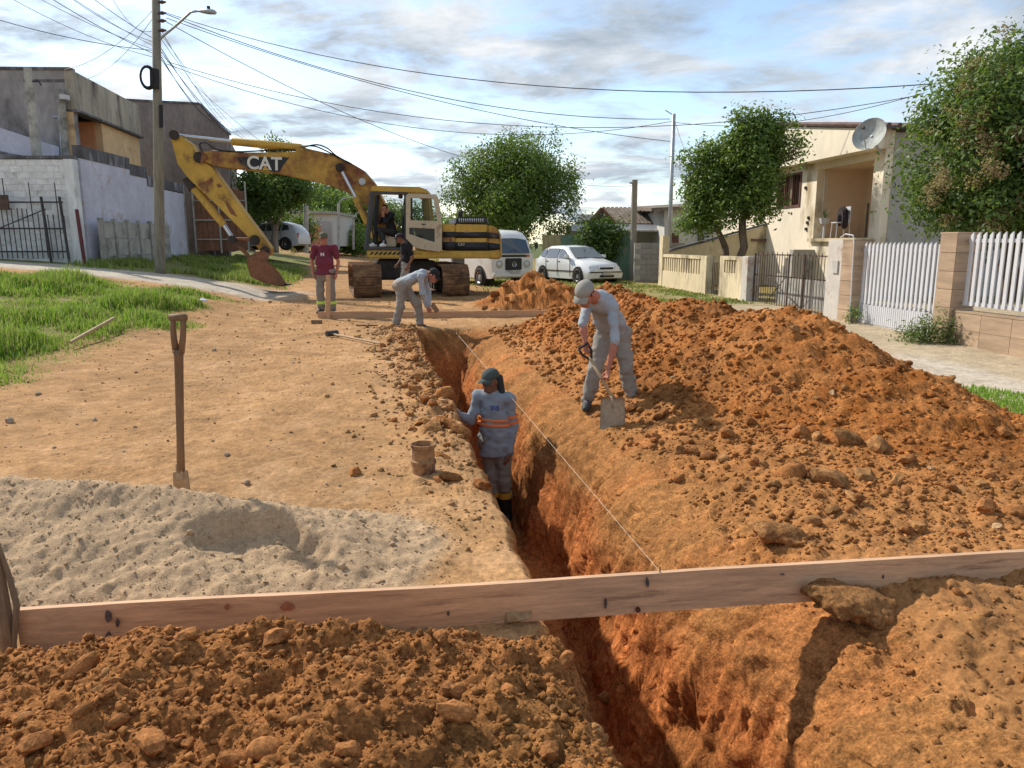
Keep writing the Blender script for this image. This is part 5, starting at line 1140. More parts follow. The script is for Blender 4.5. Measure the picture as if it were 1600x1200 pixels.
def ell(c, r, M_=None, k=.02): return ('e', Vector(c), Vector(r), M_, k)
def field(prims, h, pad=.03, wr=0, seed=0, wsc=9):
    lo = np.full(3, 1e9); hi = -lo
    for p in prims:
        if p[0] == 'c':
            m = max(p[3], p[4])*1.35+pad
            for q in (p[1], p[2]): lo = np.minimum(lo, np.array(q)-m); hi = np.maximum(hi, np.array(q)+m)
        else:
            m = max(p[2])+pad; lo = np.minimum(lo, np.array(p[1])-m); hi = np.maximum(hi, np.array(p[1])+m)
    n = np.ceil((hi-lo)/h).astype(int)+2; F = np.full(n, 1.0)
    ax = [lo[i]+h*np.arange(n[i]) for i in range(3)]
    for p in prims:
        if p[0] == 'c': m = max(p[3], p[4])*1.35+p[5]*2+2*h; plo = np.minimum(p[1], p[2])-m; phi = np.maximum(p[1], p[2])+m; k = p[5]
        else: m = max(p[2])+p[4]*2+2*h; plo = np.array(p[1])-m; phi = np.array(p[1])+m; k = p[4]
        i0 = np.maximum(((plo-lo)/h).astype(int), 0); i1 = np.minimum(((phi-lo)/h).astype(int)+2, n)
        gx, gy, gz = np.meshgrid(*[ax[i][i0[i]:i1[i]] for i in range(3)], indexing='ij')
        if p[0] == 'c':
            a, b = np.array(p[1]), np.array(p[2]); d = b-a; L2 = max(d @ d, 1e-9)
            qx, qy, qz = gx-a[0], gy-a[1], gz-a[2]; tt = np.clip((qx*d[0]+qy*d[1]+qz*d[2])/L2, 0, 1)
            ex, ey, ez = qx-tt*d[0], qy-tt*d[1], qz-tt*d[2]; sc = 1.0
            if p[6] is not None:
                nv_, s_ = np.array(Vector(p[6][0]).normalized()), p[6][1]; dn = ex*nv_[0]+ey*nv_[1]+ez*nv_[2]; f = dn*(1/s_-1); ex, ey, ez = ex+f*nv_[0], ey+f*nv_[1], ez+f*nv_[2]; sc = min(1, s_)
            D = (np.sqrt(ex*ex+ey*ey+ez*ez) - (p[3]+(p[4]-p[3])*tt))*(sc if sc < 1 else 1)
        else:
            c, r, M_ = p[1], p[2], p[3]; q = np.stack([gx-c[0], gy-c[1], gz-c[2]], -1)
            if M_ is not None: q = q @ np.array(M_.to_3x3())
            q = q/np.array(r); l = np.sqrt((q**2).sum(-1)); D = (l-1)*min(r)
        S = F[i0[0]:i1[0], i0[1]:i1[1], i0[2]:i1[2]]
        hh = np.clip(.5+.5*(D-S)/k, 0, 1); S[...] = D*(1-hh)+S*hh - k*hh*(1-hh)
    if wr:
        gx, gy, gz = np.meshgrid(*ax, indexing='ij')
        F += wr*(vnoise3(gx*wsc, gy*wsc, gz*wsc*1.6, seed)-.5 + .6*(vnoise3(gx*wsc*2.3, gy*wsc*2.3, gz*wsc*3.5, seed+1)-.5))
    return F, lo, ax
def sdf_part(name, prims, m, parent, h=.011, wr=0, seed=0, clip=None, off=0, wsc=9):
    F, lo, ax = field(prims, h, wr=wr, seed=seed, wsc=wsc); F = F-off
    if clip is not None:
        gx, gy, gz = np.meshgrid(*ax, indexing='ij'); F = np.maximum(F, clip(gx, gy, gz))
    V_, Fq = surface_nets(F, lo, h)
    o0, rz = org(parent)
    me = bpy.data.meshes.new(name); me.vertices.add(len(V_)); me.vertices.foreach_set('co', V_.astype(np.float32).ravel())
    me.loops.add(Fq.size); me.loops.foreach_set('vertex_index', Fq.astype(np.int32).ravel()); me.polygons.add(len(Fq)); me.polygons.foreach_set('loop_start', np.arange(0, Fq.size, 4, dtype=np.int32))
    me.polygons.foreach_set('use_smooth', np.ones(len(Fq), bool)); me.update(calc_edges=True); me.materials.append(m)
    return mkobj(name, me, parent)
M_skin = mat('skin_tan', (.36, .17, .10), .55, .10, 8, spec=.3); M_skin_d = mat('skin_brown', (.19, .09, .055), .55, .1, 8, spec=.3); M_skin_r = mat('skin_ruddy', (.40, .155, .10), .55, .1, 8, spec=.3)
M_gshirt = mat('grey_work_shirt', (.25, .28, .315), .95, .10, 5, .15, 90); M_gshirt2 = mat('pale_grey_work_shirt', (.33, .36, .385), .95, .10, 5, .15, 90)
M_gpant = mat('grey_work_trousers', (.215, .195, .165), .95, .14, 4, .15, 90, dirt=(.30, .20, .11), dscale=3, damt=.22); M_gpant2 = mat('dusty_trousers', (.27, .25, .22), .95, .14, 4, .15, 90, dirt=(.34, .23, .12), dscale=2.5, damt=.3)
M_mar = mat('maroon_tshirt', (.155, .03, .05), .95, .12, 5, .1, 90); M_blks = mat('black_shirt', (.014, .014, .016), .9, .15, 5); M_blkp = mat('dark_trousers', (.03, .028, .026), .9, .2, 5)
M_boot = mat('work_boot', (.055, .058, .062), .7, .25, 8, dirt=(.25, .15, .07), dscale=6, damt=.25); M_rub = mat('rubber_boot', (.018, .018, .018), .45, .2, 8); M_hair = mat('dark_hair', (.012, .010, .009), .7, .3, 30)
M_yband = mat('boot_yellow', (.50, .27, .03), .6, .1, 8); M_oband = mat('orange_reflective', (.75, .20, .06), .5, .05, 8); M_lime = mat('lime_reflective', (.50, .72, .10), .5, .05, 8); M_eye = mat('eye_dark', (.01, .008, .007), .3, 0); M_shoe = mat('white_shoe', (.72, .72, .72), .6, .05, 8)
def frame(fwd, up=(0, 0, 1)):
    f = Vector(fwd).normalized(); u = Vector(up); u = (u-f*u.dot(f)).normalized(); r = u.cross(f)
    return Matrix((r, f, u)).transposed()            # columns: right(-left), forward, up
def hand(wrist, d, palm_n, side, curl=.6, s=1.0):
    """palm, four jointed fingers and a thumb; d: direction from wrist, palm_n: palm normal"""
    w, d = Vector(wrist), Vector(d).normalized(); n_ = Vector(palm_n); n_ = (n_-d*n_.dot(d)).normalized(); a = d.cross(n_)*side; pr = []
    pc = w + d*.05*s; pr.append(cone(w+d*.015*s, w+d*.075*s, .028*s, .034*s, .012, (n_, .55)))
    for i, l in enumerate((.072, .082, .076, .060)):
        b = w + d*.085*s + a*(.030-.020*i)*s; ang = curl*.7; dirs = []
        d1 = d*math.cos(ang)+n_*math.sin(ang); e = b+d1*l*.5*s; d2 = d*math.cos(ang*2.4)+n_*math.sin(ang*2.4); g = e+d2*l*.5*s
        pr += [cone(b-d*.015*s, e, .0100*s, .0092*s, .004), cone(e, g, .0092*s, .0078*s, .004)]
    tb = w + d*.03*s + a*.026*s; t1 = tb + (d*.6+a*.75+n_*.25).normalized()*.036*s; t2 = t1 + (d*.85+a*.15+n_*.5).normalized()*.032*s
    pr += [cone(tb, t1, .014*s, .0115*s, .008), cone(t1, t2, .0115*s, .0095*s, .004)]
    return pr
def head_prims(c, fwd, up=(0, 0, 1)):
    M_ = frame(fwd, up); c = Vector(c); X_ = lambda x, y, z: c + M_ @ Vector((x, y, z))
    return [ell(c+M_ @ Vector((0, -.012, .022)), (.076, .096, .098), M_, .02), ell(X_(0, .022, -.055), (.058, .070, .066), M_, .03), cone(X_(-.02, .062, -.098), X_(.02, .062, -.098), .022, .022, .02),
            cone(X_(0, .092, .012), X_(0, .112, -.026), .010, .016, .010), cone(X_(-.035, .082, .022), X_(.035, .082, .022), .013, .013, .012), ell(X_(.076, -.01, -.012), (.012, .020, .032), M_, .006), ell(X_(-.076, -.01, -.012), (.012, .020, .032), M_, .006),
            cone(X_(-.022, .086, -.060), X_(.022, .086, -.060), .008, .008, .006), cone(X_(.04, .062, -.015), X_(.045, .05, -.03), .02, .018, .02), cone(X_(-.04, .062, -.015), X_(-.045, .05, -.03), .02, .018, .02)], M_, X_
def person(label, loc, J, o, rz=0):
    """J: joints in a local frame (x image right, y away, z up); o: outfit"""
    t = thing('person', label, 'person', tuple(loc), rz); h = o.get('h', .011)
    pel, che, nek, hd = Vector(J['pelvis']), Vector(J['chest']), Vector(J['neck']), Vector(J['head'])
    fr = Vector(o.get('front', (0, -1, 0))).normalized(); shv = (Vector(J['sl'])-Vector(J['sr'])).normalized()
    spine = (che-pel).normalized(); dep = shv.cross(spine).normalized()
    skin = []; hp_, HM, HX = head_prims(hd, o.get('look', (0, -1, 0)), o.get('headup', (0, 0, 1))); skin += hp_
    skin += [cone(nek, hd-(hd-nek)*.25, .056, .052, .03), cone(che, nek, .085, .06, .04), cone(pel, che, .12, .125, .05, (dep, .65)), cone(J['sl'], J['sr'], .05, .05, .04)]
    sleeve = o.get('sleeve', 1.0)
    for s in 'lr':
        S_, E_, W_ = Vector(J['s'+s]), Vector(J['e'+s]), Vector(J['w'+s])
        skin += [cone(S_, E_, .038, .034, .02), cone(E_, E_.lerp(W_, .35), .036, .037, .015), cone(E_.lerp(W_, .35), W_, .037, .024, .015)]
        skin += hand(W_, o.get('hd'+s, W_-E_), o.get('hn'+s, -fr if False else Vector((0, 0, 0))+dep), o.get('hs'+s, 1 if s == 'l' else -1), o.get('curl'+s, .5))
        H_, K_, A_ = Vector(J['h'+s]), Vector(J['k'+s]), Vector(J['a'+s]); skin += [cone(H_, K_, .07, .048, .03), cone(K_, A_, .046, .034, .02), cone(A_, A_+Vector((0, 0, -.03))+Vector(J.get('f'+s, (0, -.1, -.03)))*.7, .034, .028, .02)]
    b = sdf_part('body', skin, o['skin'], t, o.get('hb', .0075))
    for sx in (-1, 1): MB().lathe([(.001, .010), (.010, .006), (.013, 0), (.010, -.006), (.001, -.010)], HX(sx*.031, .083, .004), 8, HM.to_4x4()).build('eye', M_eye, b, world=False)
    # trousers
    tw = o.get('tw', 1.0); pr = [cone(pel+spine*.07, pel-spine*.05, .135, .15, .05, (dep, .72))]
    for s in 'lr':
        H_, K_, A_ = Vector(J['h'+s]), Vector(J['k'+s]), Vector(J['a'+s]); en = A_.lerp(K_, o.get('cuff', .05))
        pr += [cone(H_, K_, .092*tw, .072*tw, .07), cone(K_, en, .072*tw, .069*tw, .03)]
    sdf_part('trousers', pr, o['pants'], t, h, wr=.030, seed=len(label), wsc=7.5)
    if o.get('legband'):
        for s in 'lr':
            K_, A_ = Vector(J['k'+s]), Vector(J['a'+s]); c = A_.lerp(K_, .38); ax_ = (K_-A_).normalized()
            MB().tube([c-ax_*.03, c+ax_*.03], .082*tw, 16).build('reflective_band', M_lime, t, world=False)
    # shirt
    ext = o.get('hem', .10); lng = ext >= .1; pr = [cone(pel-spine*ext, pel+spine*.12, (.188*max(1, tw)+.012) if lng else .155, .165 if lng else .148, .05, (dep, .74)), cone(pel+spine*.1, che+spine*.04, .142, .153, .06, (dep, .70)), cone(J['sl'], J['sr'], .062, .062, .05), cone(che, nek-(nek-che)*.1, .10, .068, .05)]
    if o.get('belly'): pr.append(ell(pel+spine*.16+fr*.05, (.16, .13, .16), None, .08))
    arms = []
    for s in 'lr':
        S_, E_, W_ = Vector(J['s'+s]), Vector(J['e'+s]), Vector(J['w'+s])
        sl = o.get('sleeve'+s, sleeve)
        if sl <= .5: arms += [cone(S_, S_.lerp(E_, sl*2), .070, .064, .03)]
        else: arms += [cone(S_, E_, .061, .051, .03), cone(E_, E_.lerp(W_, (sl-.5)*2*.97), .051, .043, .02)]
    sp_ = sdf_part('shirt', pr+arms, o['shirt'], t, h, wr=.028, seed=len(label)+7, wsc=7.5, clip=(lambda x, y, z: -((x-pel.x)*spine.x+(y-pel.y)*spine.y+(z-pel.z)*spine.z+ext)) if lng else None)
    if o.get('band'):
        z0, z1 = o['band']
        for (a, b_) in ((z0, z0+(z1-z0)*.38), (z1-(z1-z0)*.38, z1)):
            sdf_part('reflective_band', pr, M_oband, t, .0065, wr=.0, off=.013, clip=lambda x, y, z, a=a, b_=b_: np.maximum(a-z, z-b_))
        S_, E_ = Vector(J['sl']), Vector(J['el']); ax_ = (E_-S_).normalized()
        for f0, f1 in ((.60, .70), (.80, .90)): MB().tube([S_.lerp(E_, f0), S_.lerp(E_, f1)], .067, 18, caps=False).build('reflective_band', M_oband, t, world=False)
    if o.get('emblem'):
        ex_, ez_ = o['emblem']; sdf_part('shirt_emblem', pr, mat('emblem_blue', (.10, .13, .24), .9, .5, 40), t, .0065, off=.010, clip=lambda x, y, z: np.maximum(np.abs(x-ex_)-.045, np.maximum(np.abs(z-ez_)-.028, y)))
    # boots
    for s in 'lr':
        A_ = Vector(J['a'+s]); fd = Vector(J.get('f'+s, (0, -.17, 0))); fd.z = fd.z; top = A_.lerp(Vector(J['k'+s]), o.get('boot', .12))
        ball = A_+fd*.75+Vector((0, 0, -.052)); heel = A_-fd*.22+Vector((0, 0, -.055))
        sdf_part('boot' if not o.get('shoes') else 'shoe', [cone(top, A_, .058 if o.get('boot', .12) < .3 else .066, .052, .02), cone(heel, ball, .036, .040, .02), cone(ball, A_+fd+Vector((0, 0, -.058)), .040, .030, .02), cone(A_, A_+fd*.55+Vector((0, 0, -.035)), .046, .036, .03)], o['boots'], t, .009)
        if o.get('bootband'): MB().tube([top-(top-A_).normalized()*.06, top+(top-A_).normalized()*.005], .075, 16).build('boot_band', M_yband, t, world=False)
    # head gear
    cp = o.get('cap')
    if cp:
        pr = [ell(HX(0, -.012, .045), (.092, .112, .088), HM, .01)]
        inv = HM.transposed()
        def below(x, y, z):
            q = np.stack([x-hd.x, y-hd.y, z-hd.z], -1) @ np.array(inv.transposed()); return (.034+.06*np.clip(-q[..., 1]-.02, -.1, .1)*0) - q[..., 2]
        c_ = sdf_part('cap', pr, cp, t, .008, clip=below)
        bl = o.get('brim', .085); pts_ = []
        for k in range(13):
            a = -1.15+2.3*k/12; pts_.append(HX(math.sin(a)*.086, .055+math.cos(a)*.045*0+.03*math.cos(a), .040-.018*abs(math.sin(a))))
        out_ = [HX(math.sin(-1.2+2.4*k/12)*.083, .075+bl*math.cos(-1.2+2.4*k/12)**.7 if abs(-1.2+2.4*k/12) < 1.5 else .075, .030-.028*abs(math.sin(-1.2+2.4*k/12))-.01) for k in range(13)]
        mb = MB(); n_ = 13; off_ = HM @ Vector((0, 0, .007)); mb.v = [tuple(p) for p in pts_+out_+[p+off_ for p in pts_]+[p+off_ for p in out_]]
        for k in range(n_-1): mb.f += [(k, k+1, n_+k+1, n_+k), (2*n_+k, 3*n_+k, 3*n_+k+1, 2*n_+k+1), (n_+k, n_+k+1, 3*n_+k+1, 3*n_+k)]
        mb.build('cap_brim', cp, c_, world=False, smooth=True)
        if o.get('flap'):
            sdf_part('neck_flap', [cone(HX(-.085, -.03, .03), HX(-.10, -.05, -.10), .022, .030, .02), cone(HX(.085, -.03, .03), HX(.11, -.05, -.12), .022, .034, .02), cone(HX(-.07, -.09, .02), HX(-.08, -.10, -.14), .03, .03, .03), cone(HX(.07, -.09, .02), HX(.08, -.10, -.14), .03, .03, .03), cone(HX(0, -.1, .02), HX(0, -.12, -.14), .04, .03, .03)], o['flap'], t, .009)
        if o.get('badge'): MB().prism([HX(-.03, .094, .060), HX(.03, .094, .060), HX(.028, .082, .095), HX(-.028, .082, .095)], HM @ Vector((0, .012, .004))).build('cap_badge', M_white, c_, world=False)
    if not cp or o.get('hair'):
        inv = HM.transposed()
        def hairclip(x, y, z):
            q = np.stack([x-hd.x, y-hd.y, z-hd.z], -1) @ np.array(inv.transposed()); return np.minimum(q[..., 1]-.02, .065-q[..., 2]) if True else 0
        sdf_part('hair', [ell(HX(0, -.014, .020), (.081, .101, .104), HM, .01)], M_hair, t, .008, clip=lambda x, y, z: np.maximum(hairclip(x, y, z), -1*((np.stack([x-hd.x, y-hd.y, z-hd.z], -1) @ np.array(inv.transposed()))[..., 2]+.03)))
    return t
# man standing in the trench
fz = hz(-.10, 7.8)
person('man in grey long sleeved shirt with orange bands standing in the trench', (-.10, 7.8, -1.40),
       dict(pelvis=(-.08, 0, .95), chest=(-.10, .01, 1.30), neck=(-.10, .0, 1.50), head=(-.125, -.045, 1.615), sr=(-.28, 0, 1.43), er=(-.345, -.06, 1.17), wr=(-.46, -.25, 1.29), sl=(.075, 0, 1.43), el=(.115, .02, 1.12), wl=(.09, -.06, .86),
            hr=(-.16, 0, .92), kr=(-.12, -.04, .50), ar=(-.03, -.02, .10), hl=(.0, 0, .92), kl=(.03, -.05, .50), al=(.06, -.03, .10), fr=(-.01, -.17, 0), fl=(.03, -.17, 0)),
       dict(skin=M_skin_d, shirt=M_gshirt, pants=M_gpant, boots=M_rub, boot=.72, bootband=True, cuff=.62, look=(-.30, -.95, -.14), headup=(0, -.1, 1), cap=mat('green_grey_cap', (.06, .075, .07), .9, .15, 8), flap=mat('cap_flap', (.03, .035, .033), .9, .2, 8), band=(1.125, 1.205), emblem=(-.06, 1.33), hdr=(-.8, -.3, .1), hnr=(.2, .5, -.8), hnl=(-1, .2, 0), curll=.35, curlr=.7, hem=.16, hb=.006, h=.009), rz=-.28)
# man shovelling
SX, SYY = 1.02, 7.75; SZ = min(hz(.79, 7.75), hz(1.27, 7.68))
person('man in pale cap bending forward to shovel soil at the trench edge', (SX, SYY, SZ-.015),
       dict(pelvis=(.04, .04, .84), chest=(-.11, -.20, 1.13), neck=(-.22, -.37, 1.22), head=(-.31, -.47, 1.25), sr=(-.26, -.22, 1.13), er=(-.32, -.40, .94), wr=(-.30, -.46, .78), sl=(-.02, -.34, 1.10), el=(-.01, -.50, .80), wl=(-.08, -.56, .53),
            hr=(-.06, .04, .80), kr=(-.145, -.08, .44), ar=(-.22, -.02, .10), hl=(.13, .04, .80), kl=(.18, -.04, .43), al=(.265, .02, .10), fr=(-.04, -.17, 0), fl=(.05, -.16, 0)),
       dict(skin=M_skin_r, shirt=M_gshirt2, pants=M_gpant2, boots=M_boot, sleeve=.56, look=(-.45, -.62, -.64), headup=(-.3, -.55, .7), cap=mat('beige_cap', (.30, .285, .245), .9, .1, 8), hair=True, hdr=(.1, -.15, -1), hdl=(-.1, -.3, -1), hnr=(.7, -.4, 0), hnl=(-.7, -.3, .1), curlr=1.1, curll=1.1, tw=1.05, hem=.06, hb=.0065, h=.009, front=(-.5, -.7, -.4)))
M_ash = mat('ash_handle', (.42, .30, .17), .7, .2, 4, .1, 30, stretch=(4, 4, .6)); M_blade = mat('worn_blade', (.36, .27, .18), .6, .25, 5, .1, 40, metal=.2, dirt=(.30, .17, .08), dscale=4, damt=.4)
sc = Vector((SX, SYY, SZ)); t = thing('shovel', 'square bladed shovel with pale handle held by the bending man', 'shovel', (SX-.05, SYY-.75, SZ-.05))
h0, h1 = sc+Vector((-.305, -.50, .70)), sc+Vector((-.04, -.66, .24)); dsh = (h1-h0).normalized()
MB().tube([h0+dsh*.1, h1], [.016, .018], 8).build('handle', M_ash, t, smooth=True)
sdv = dsh.cross(Vector((0, 1, 0))).normalized()
MB().tube([h0-dsh*.03-sdv*.055, h0-dsh*.035+sdv*.055, h0+dsh*.04+sdv*.05, h0+dsh*.11+sdv*.012, h0+dsh*.11-sdv*.012, h0+dsh*.04-sdv*.05, h0-dsh*.03-sdv*.055], .013, 7).build('grip', M_blk, t, smooth=True)
bx_ = Vector((.98, -.05, -.05)).normalized(); bd = Vector((-.02, -.25, -.97)).normalized(); bn = bx_.cross(bd)
mb = MB(); g = []
for i in range(7):
    for j in range(9):
        a = (j/8-.5)*.245; l = i/6*.315; g.append(h1 + bx_*a*(1-.06*(1-i/6)) + bd*(l-.01) - bn*(.022*(1-(2*a/.245)**2)) + bn*.010*math.exp(-((a)/.02)**2)*(1-i/7))
for p in list(g): g.append(p+bn*.004)
mb.v = [tuple(p) for p in g]
for k in (0, 63):
    for i in range(6):
        for j in range(8): q = (k+i*9+j, k+i*9+j+1, k+(i+1)*9+j+1, k+(i+1)*9+j); mb.f.append(q if k else q[::-1])
for i in range(6): mb.f += [(i*9, (i+1)*9, 63+(i+1)*9, 63+i*9), (i*9+8, 63+i*9+8, 63+(i+1)*9+8, (i+1)*9+8)]
for j in range(8): mb.f += [(j, 63+j, 63+j+1, j+1), (54+j, 54+j+1, 117+j+1, 117+j)]
mb.build('blade', M_blade, t, smooth=True); MB().tube([h1-dsh*.02, h1+bd*.10-bn*.01], [.022, .014], 8).build('socket', M_blade, t, smooth=True)
# man bending over the far board
BZ = .06; bl_ = G(636, 513, BZ)
person('man in grey work clothes and dark cap bending down over the far board', (bl_.x, bl_.y, BZ),
       dict(pelvis=(-.07, .02, .84), chest=(.23, .0, .98), neck=(.40, -.02, 1.02), head=(.53, -.06, 1.0), sr=(.33, .17, .98), er=(.40, .16, .68), wr=(.42, .04, .42), sl=(.30, -.19, .98), el=(.34, -.20, .68), wl=(.40, -.16, .42),
            hr=(-.08, .11, .80), kr=(.20, .08, .44), ar=(.24, .10, .08), hl=(-.08, -.08, .80), kl=(-.10, -.08, .42), al=(-.20, -.06, .09), fr=(.14, -.10, -.02), fl=(.12, -.11, 0)),
       dict(skin=M_skin_r, shirt=M_gshirt2, pants=M_gpant2, boots=M_boot, look=(.75, -.3, -.6), headup=(.6, -.1, .75), cap=mat('black_cap', (.02, .02, .022), .9, .2, 8), hair=True, hdr=(.2, -.3, -1), hdl=(.4, 0, -1), hnr=(.8, -.3, 0), hnl=(.8, .5, 0), curlr=.8, curll=.8, tw=1.08, hem=.04, front=(.3, -.2, -.9)))
# standing man in maroon
mp_ = P(511, 488, 16.2); mz = hz(mp_.x, 16.2)
t = person('heavy man in maroon t-shirt and grey trousers standing behind the far board', (mp_.x, 16.2, mz),
       dict(pelvis=(0, 0, .95), chest=(0, .01, 1.28), neck=(0, .0, 1.48), head=(0, -.02, 1.615), sr=(-.21, 0, 1.42), er=(-.285, .03, 1.12), wr=(-.25, -.02, .88), sl=(.21, 0, 1.42), el=(.285, .03, 1.12), wl=(.25, -.02, .88),
            hr=(-.10, 0, .92), kr=(-.12, -.02, .50), ar=(-.12, .02, .10), hl=(.10, 0, .92), kl=(.12, -.02, .50), al=(.12, .02, .10), fr=(-.05, -.17, 0), fl=(.05, -.17, 0)),
       dict(skin=M_skin_r, shirt=M_mar, pants=M_gpant, boots=M_boot, sleeve=.33, look=(.05, -1, -.02), cap=mat('olive_cap', (.12, .115, .08), .9, .15, 8), hair=True, belly=True, tw=1.15, legband=True, hem=.11, hnl=(-1, .2, 0), hnr=(1, .2, 0)))
pm = MB()
for a_, b_, c_, d_ in ((-.035, -.015, 1.24, 1.31), (.015, .035, 1.24, 1.31), (-.015, .015, 1.265, 1.288)): pm.box((a_, -.186, c_), (b_, -.150, d_))
pm.build('shirt_print', mat('print_white', (.6, .55, .55), .8, .2, 30), t, world=False)
# man in black, walking away behind the bending man
kp = P(634, 470, 19.4); kz = hz(kp.x, 19.4)
person('man in black shirt and dark cap with white badge standing before the tracks', (kp.x, 19.4, kz),
       dict(pelvis=(.02, 0, .93), chest=(.02, 0, 1.28), neck=(-.03, 0, 1.47), head=(-.10, -.02, 1.60), sr=(-.04, .20, 1.41), er=(-.08, .24, 1.12), wr=(-.2, .16, .95), sl=(.10, -.20, 1.40), el=(.24, -.22, 1.13), wl=(.12, -.24, .92),
            hr=(.0, .10, .92), kr=(-.10, .10, .50), ar=(-.02, .12, .09), hl=(.03, -.10, .92), kl=(.05, -.12, .5), al=(.2, -.1, .10), fr=(-.17, 0, 0), fl=(-.16, -.02, 0)),
       dict(skin=M_skin_d, shirt=M_blks, pants=M_gpant2, boots=M_boot, sleeve=.36, look=(-.95, -.25, -.15), cap=mat('brown_black_cap', (.03, .02, .02), .9, .2, 8), hair=True, badge=True, hdl=(-.5, -.1, -.9), hnl=(0, 1, 0), hnr=(0, -1, 0), hem=.12))
# operator sitting in the cab door
op = P(606, 386, 21.75)
person('young man in dark clothes and white shoes sitting in the excavator cab', (op.x, 21.75, op.z),
       dict(pelvis=(.12, .12, .42), chest=(.07, .05, .76), neck=(.03, .0, .94), head=(-.05, -.05, 1.07), sr=(-.06, .16, .90), er=(-.20, -.04, .70), wr=(-.09, -.16, .90), sl=(.17, -.12, .90), el=(.0, -.25, .68), wl=(-.06, -.19, .88),
            hr=(.06, .16, .42), kr=(-.32, .02, .50), ar=(-.36, -.08, .10), hl=(.15, .0, .42), kl=(-.18, -.18, .48), al=(-.05, -.26, .10), fr=(-.14, -.09, 0), fl=(-.10, -.12, 0)),
       dict(skin=M_skin, shirt=M_blks, pants=M_blkp, boots=M_shoe, shoes=True, sleeve=.85, look=(-.35, -.9, -.1), hdr=(.3, -.1, .9), hdl=(-.05, -.1, 1), hnr=(.8, .3, 0), hnl=(-.6, .5, 0), curlr=.9, curll=.9, hem=.06))

# ------------------------------------------------------------------ boards, stakes, string, tools, bucket
M_plank = mat('pine_plank', (.56, .345, .205), .75, .24, 4.0, .25, 30, stretch=(.45, 5, 9), dirt=(.26, .15, .09), dscale=2.6, damt=.18, bd=.003); M_plank2 = mat('pine_plank_far', (.50, .30, .17), .75, .16, 2, .1, 30, stretch=(.8, 5, 7))
def board(a, b, hgt, th, name, label, m):
    a, b = Vector(a), Vector(b); d = (b-a).normalized(); n_ = Vector((-d.y, d.x, 0)); up = d.cross(-n_) if False else Vector((0, 0, 1)); mb = MB(); k = 40; vs = []
    for i in range(k+1):
        p = a.lerp(b, i/k) + n_*.006*math.sin(i*.35) + up*.004*math.sin(i*.22+1)
        jt = [random.uniform(-.0012, .0012) for _ in range(4)]
        vs += [p-n_*th/2-up*(hgt/2+jt[0]), p-n_*th/2+up*(hgt/2+jt[1]), p+n_*th/2+up*(hgt/2+jt[2]), p+n_*th/2-up*(hgt/2+jt[3])]
    fs = [(0, 1, 2, 3), (4*k+3, 4*k+2, 4*k+1, 4*k)]
    for i in range(k):
        for c in range(4): fs.append((4*i+c, 4*(i+1)+c, 4*(i+1)+(c+1) % 4, 4*i+(c+1) % 4))
    mb.add(vs, fs); o = mb.build(name, m, loc=tuple(a)); fixn(o)
    for p in o.data.polygons: p.use_smooth = False
    tag(o, label, 'board'); ORG[o.name] = (a, 0); return o
nb0, nb1 = Vector((-2.13, 2.97, .0)), Vector((3.1, 3.66, .0))
nbo = board(nb0, nb1, .20, .028, 'wooden_board', 'long pale plank set on edge across the trench in the foreground', M_plank)
M_knot = mat('wood_knot', (.10, .035, .02), .7, .3, 20); M_scuff = mat('wood_scuff', (.10, .075, .07), .8, .4, 40); M_redst = mat('red_stain', (.33, .13, .07), .8, .4, 30)
dB = (nb1-nb0).normalized(); nB = Vector((-dB.y, dB.x, 0))
for px, py, w_, h_, m_ in [(995, 950, .012, .016, M_knot), (1412, 924, .028, .02, M_knot), (1418, 912, .006, .03, M_redst), (1393, 922, .008, .014, M_redst), (172, 960, .012, .03, M_scuff), (186, 970, .007, .02, M_scuff), (172, 992, .012, .022, M_scuff), (450, 945, .035, .022, M_redst), (356, 945, .010, .014, M_redst), (945, 940, .006, .03, M_scuff), (1010, 908, .007, .025, M_scuff), (1520, 912, .01, .03, M_scuff), (1376, 898, .006, .012, M_scuff), (1300, 905, .005, .02, M_scuff), (700, 955, .008, .012, M_scuff), (1220, 895, .01, .003, M_scuff)]:
    a, b_, c = ray(px, py); s_ = (nb0-Vector((0, 0, CAM_Z))).dot(nB)/Vector((a, b_, c)).dot(nB); q = Vector((a*s_, b_*s_, CAM_Z+c*s_)) - nB*.0235; 
    k_ = 12; poly = [q + dB*w_*(math.cos(2*math.pi*i/k_)*random.uniform(.7, 1.1)) + Vector((0, 0, 1))*h_*math.sin(2*math.pi*i/k_)*random.uniform(.7, 1.1) for i in range(k_)]
    MB().prism(poly, nB*.012).build('wood_mark', m_, nbo)
fb0, fb1 = P(497, 496, 15.4), P(893, 496, 15.7); fz_ = .16
board((fb0.x, 15.4, fz_), (fb1.x, 15.75, fz_), .19, .03, 'wooden_board', 'far plank set on edge across the end of the trench', M_plank2)
M_stake = mat('stake_wood', (.20, .135, .085), .85, .3, 3, .4, 30, stretch=(5, 5, .8))
t = thing('wooden_stake', 'dark splintered wooden stake at the left end of the near board', 'stake', (-2.18, 2.93, -.1))
MB().tube([(-2.17, 2.93, -.25), (-2.155, 2.93, .0), (-2.17, 2.94, .35), (-2.19, 2.95, .62)], [.03, .032, .026, .012], 7).build('shaft', M_stake, t); MB().tube([(-2.13, 2.92, -.05), (-2.10, 2.93, .14), (-2.125, 2.94, .28), (-2.165, 2.94, .48)], [.010, .013, .011, .006], 6).build('splinter', M_stake, t)
sp0 = P(512, 516, 15.32); t = thing('wooden_stake', 'pale square stake nailed to the left end of the far board', 'stake', tuple(sp0))
MB().prism([sp0+Vector((-.045, 0, -.2)), sp0+Vector((.045, 0, -.2)), P(515.5, 430, 15.32), P(509, 430, 15.32)], (0, .05, 0)).build('shaft', M_plank2, t, bevel=.004)
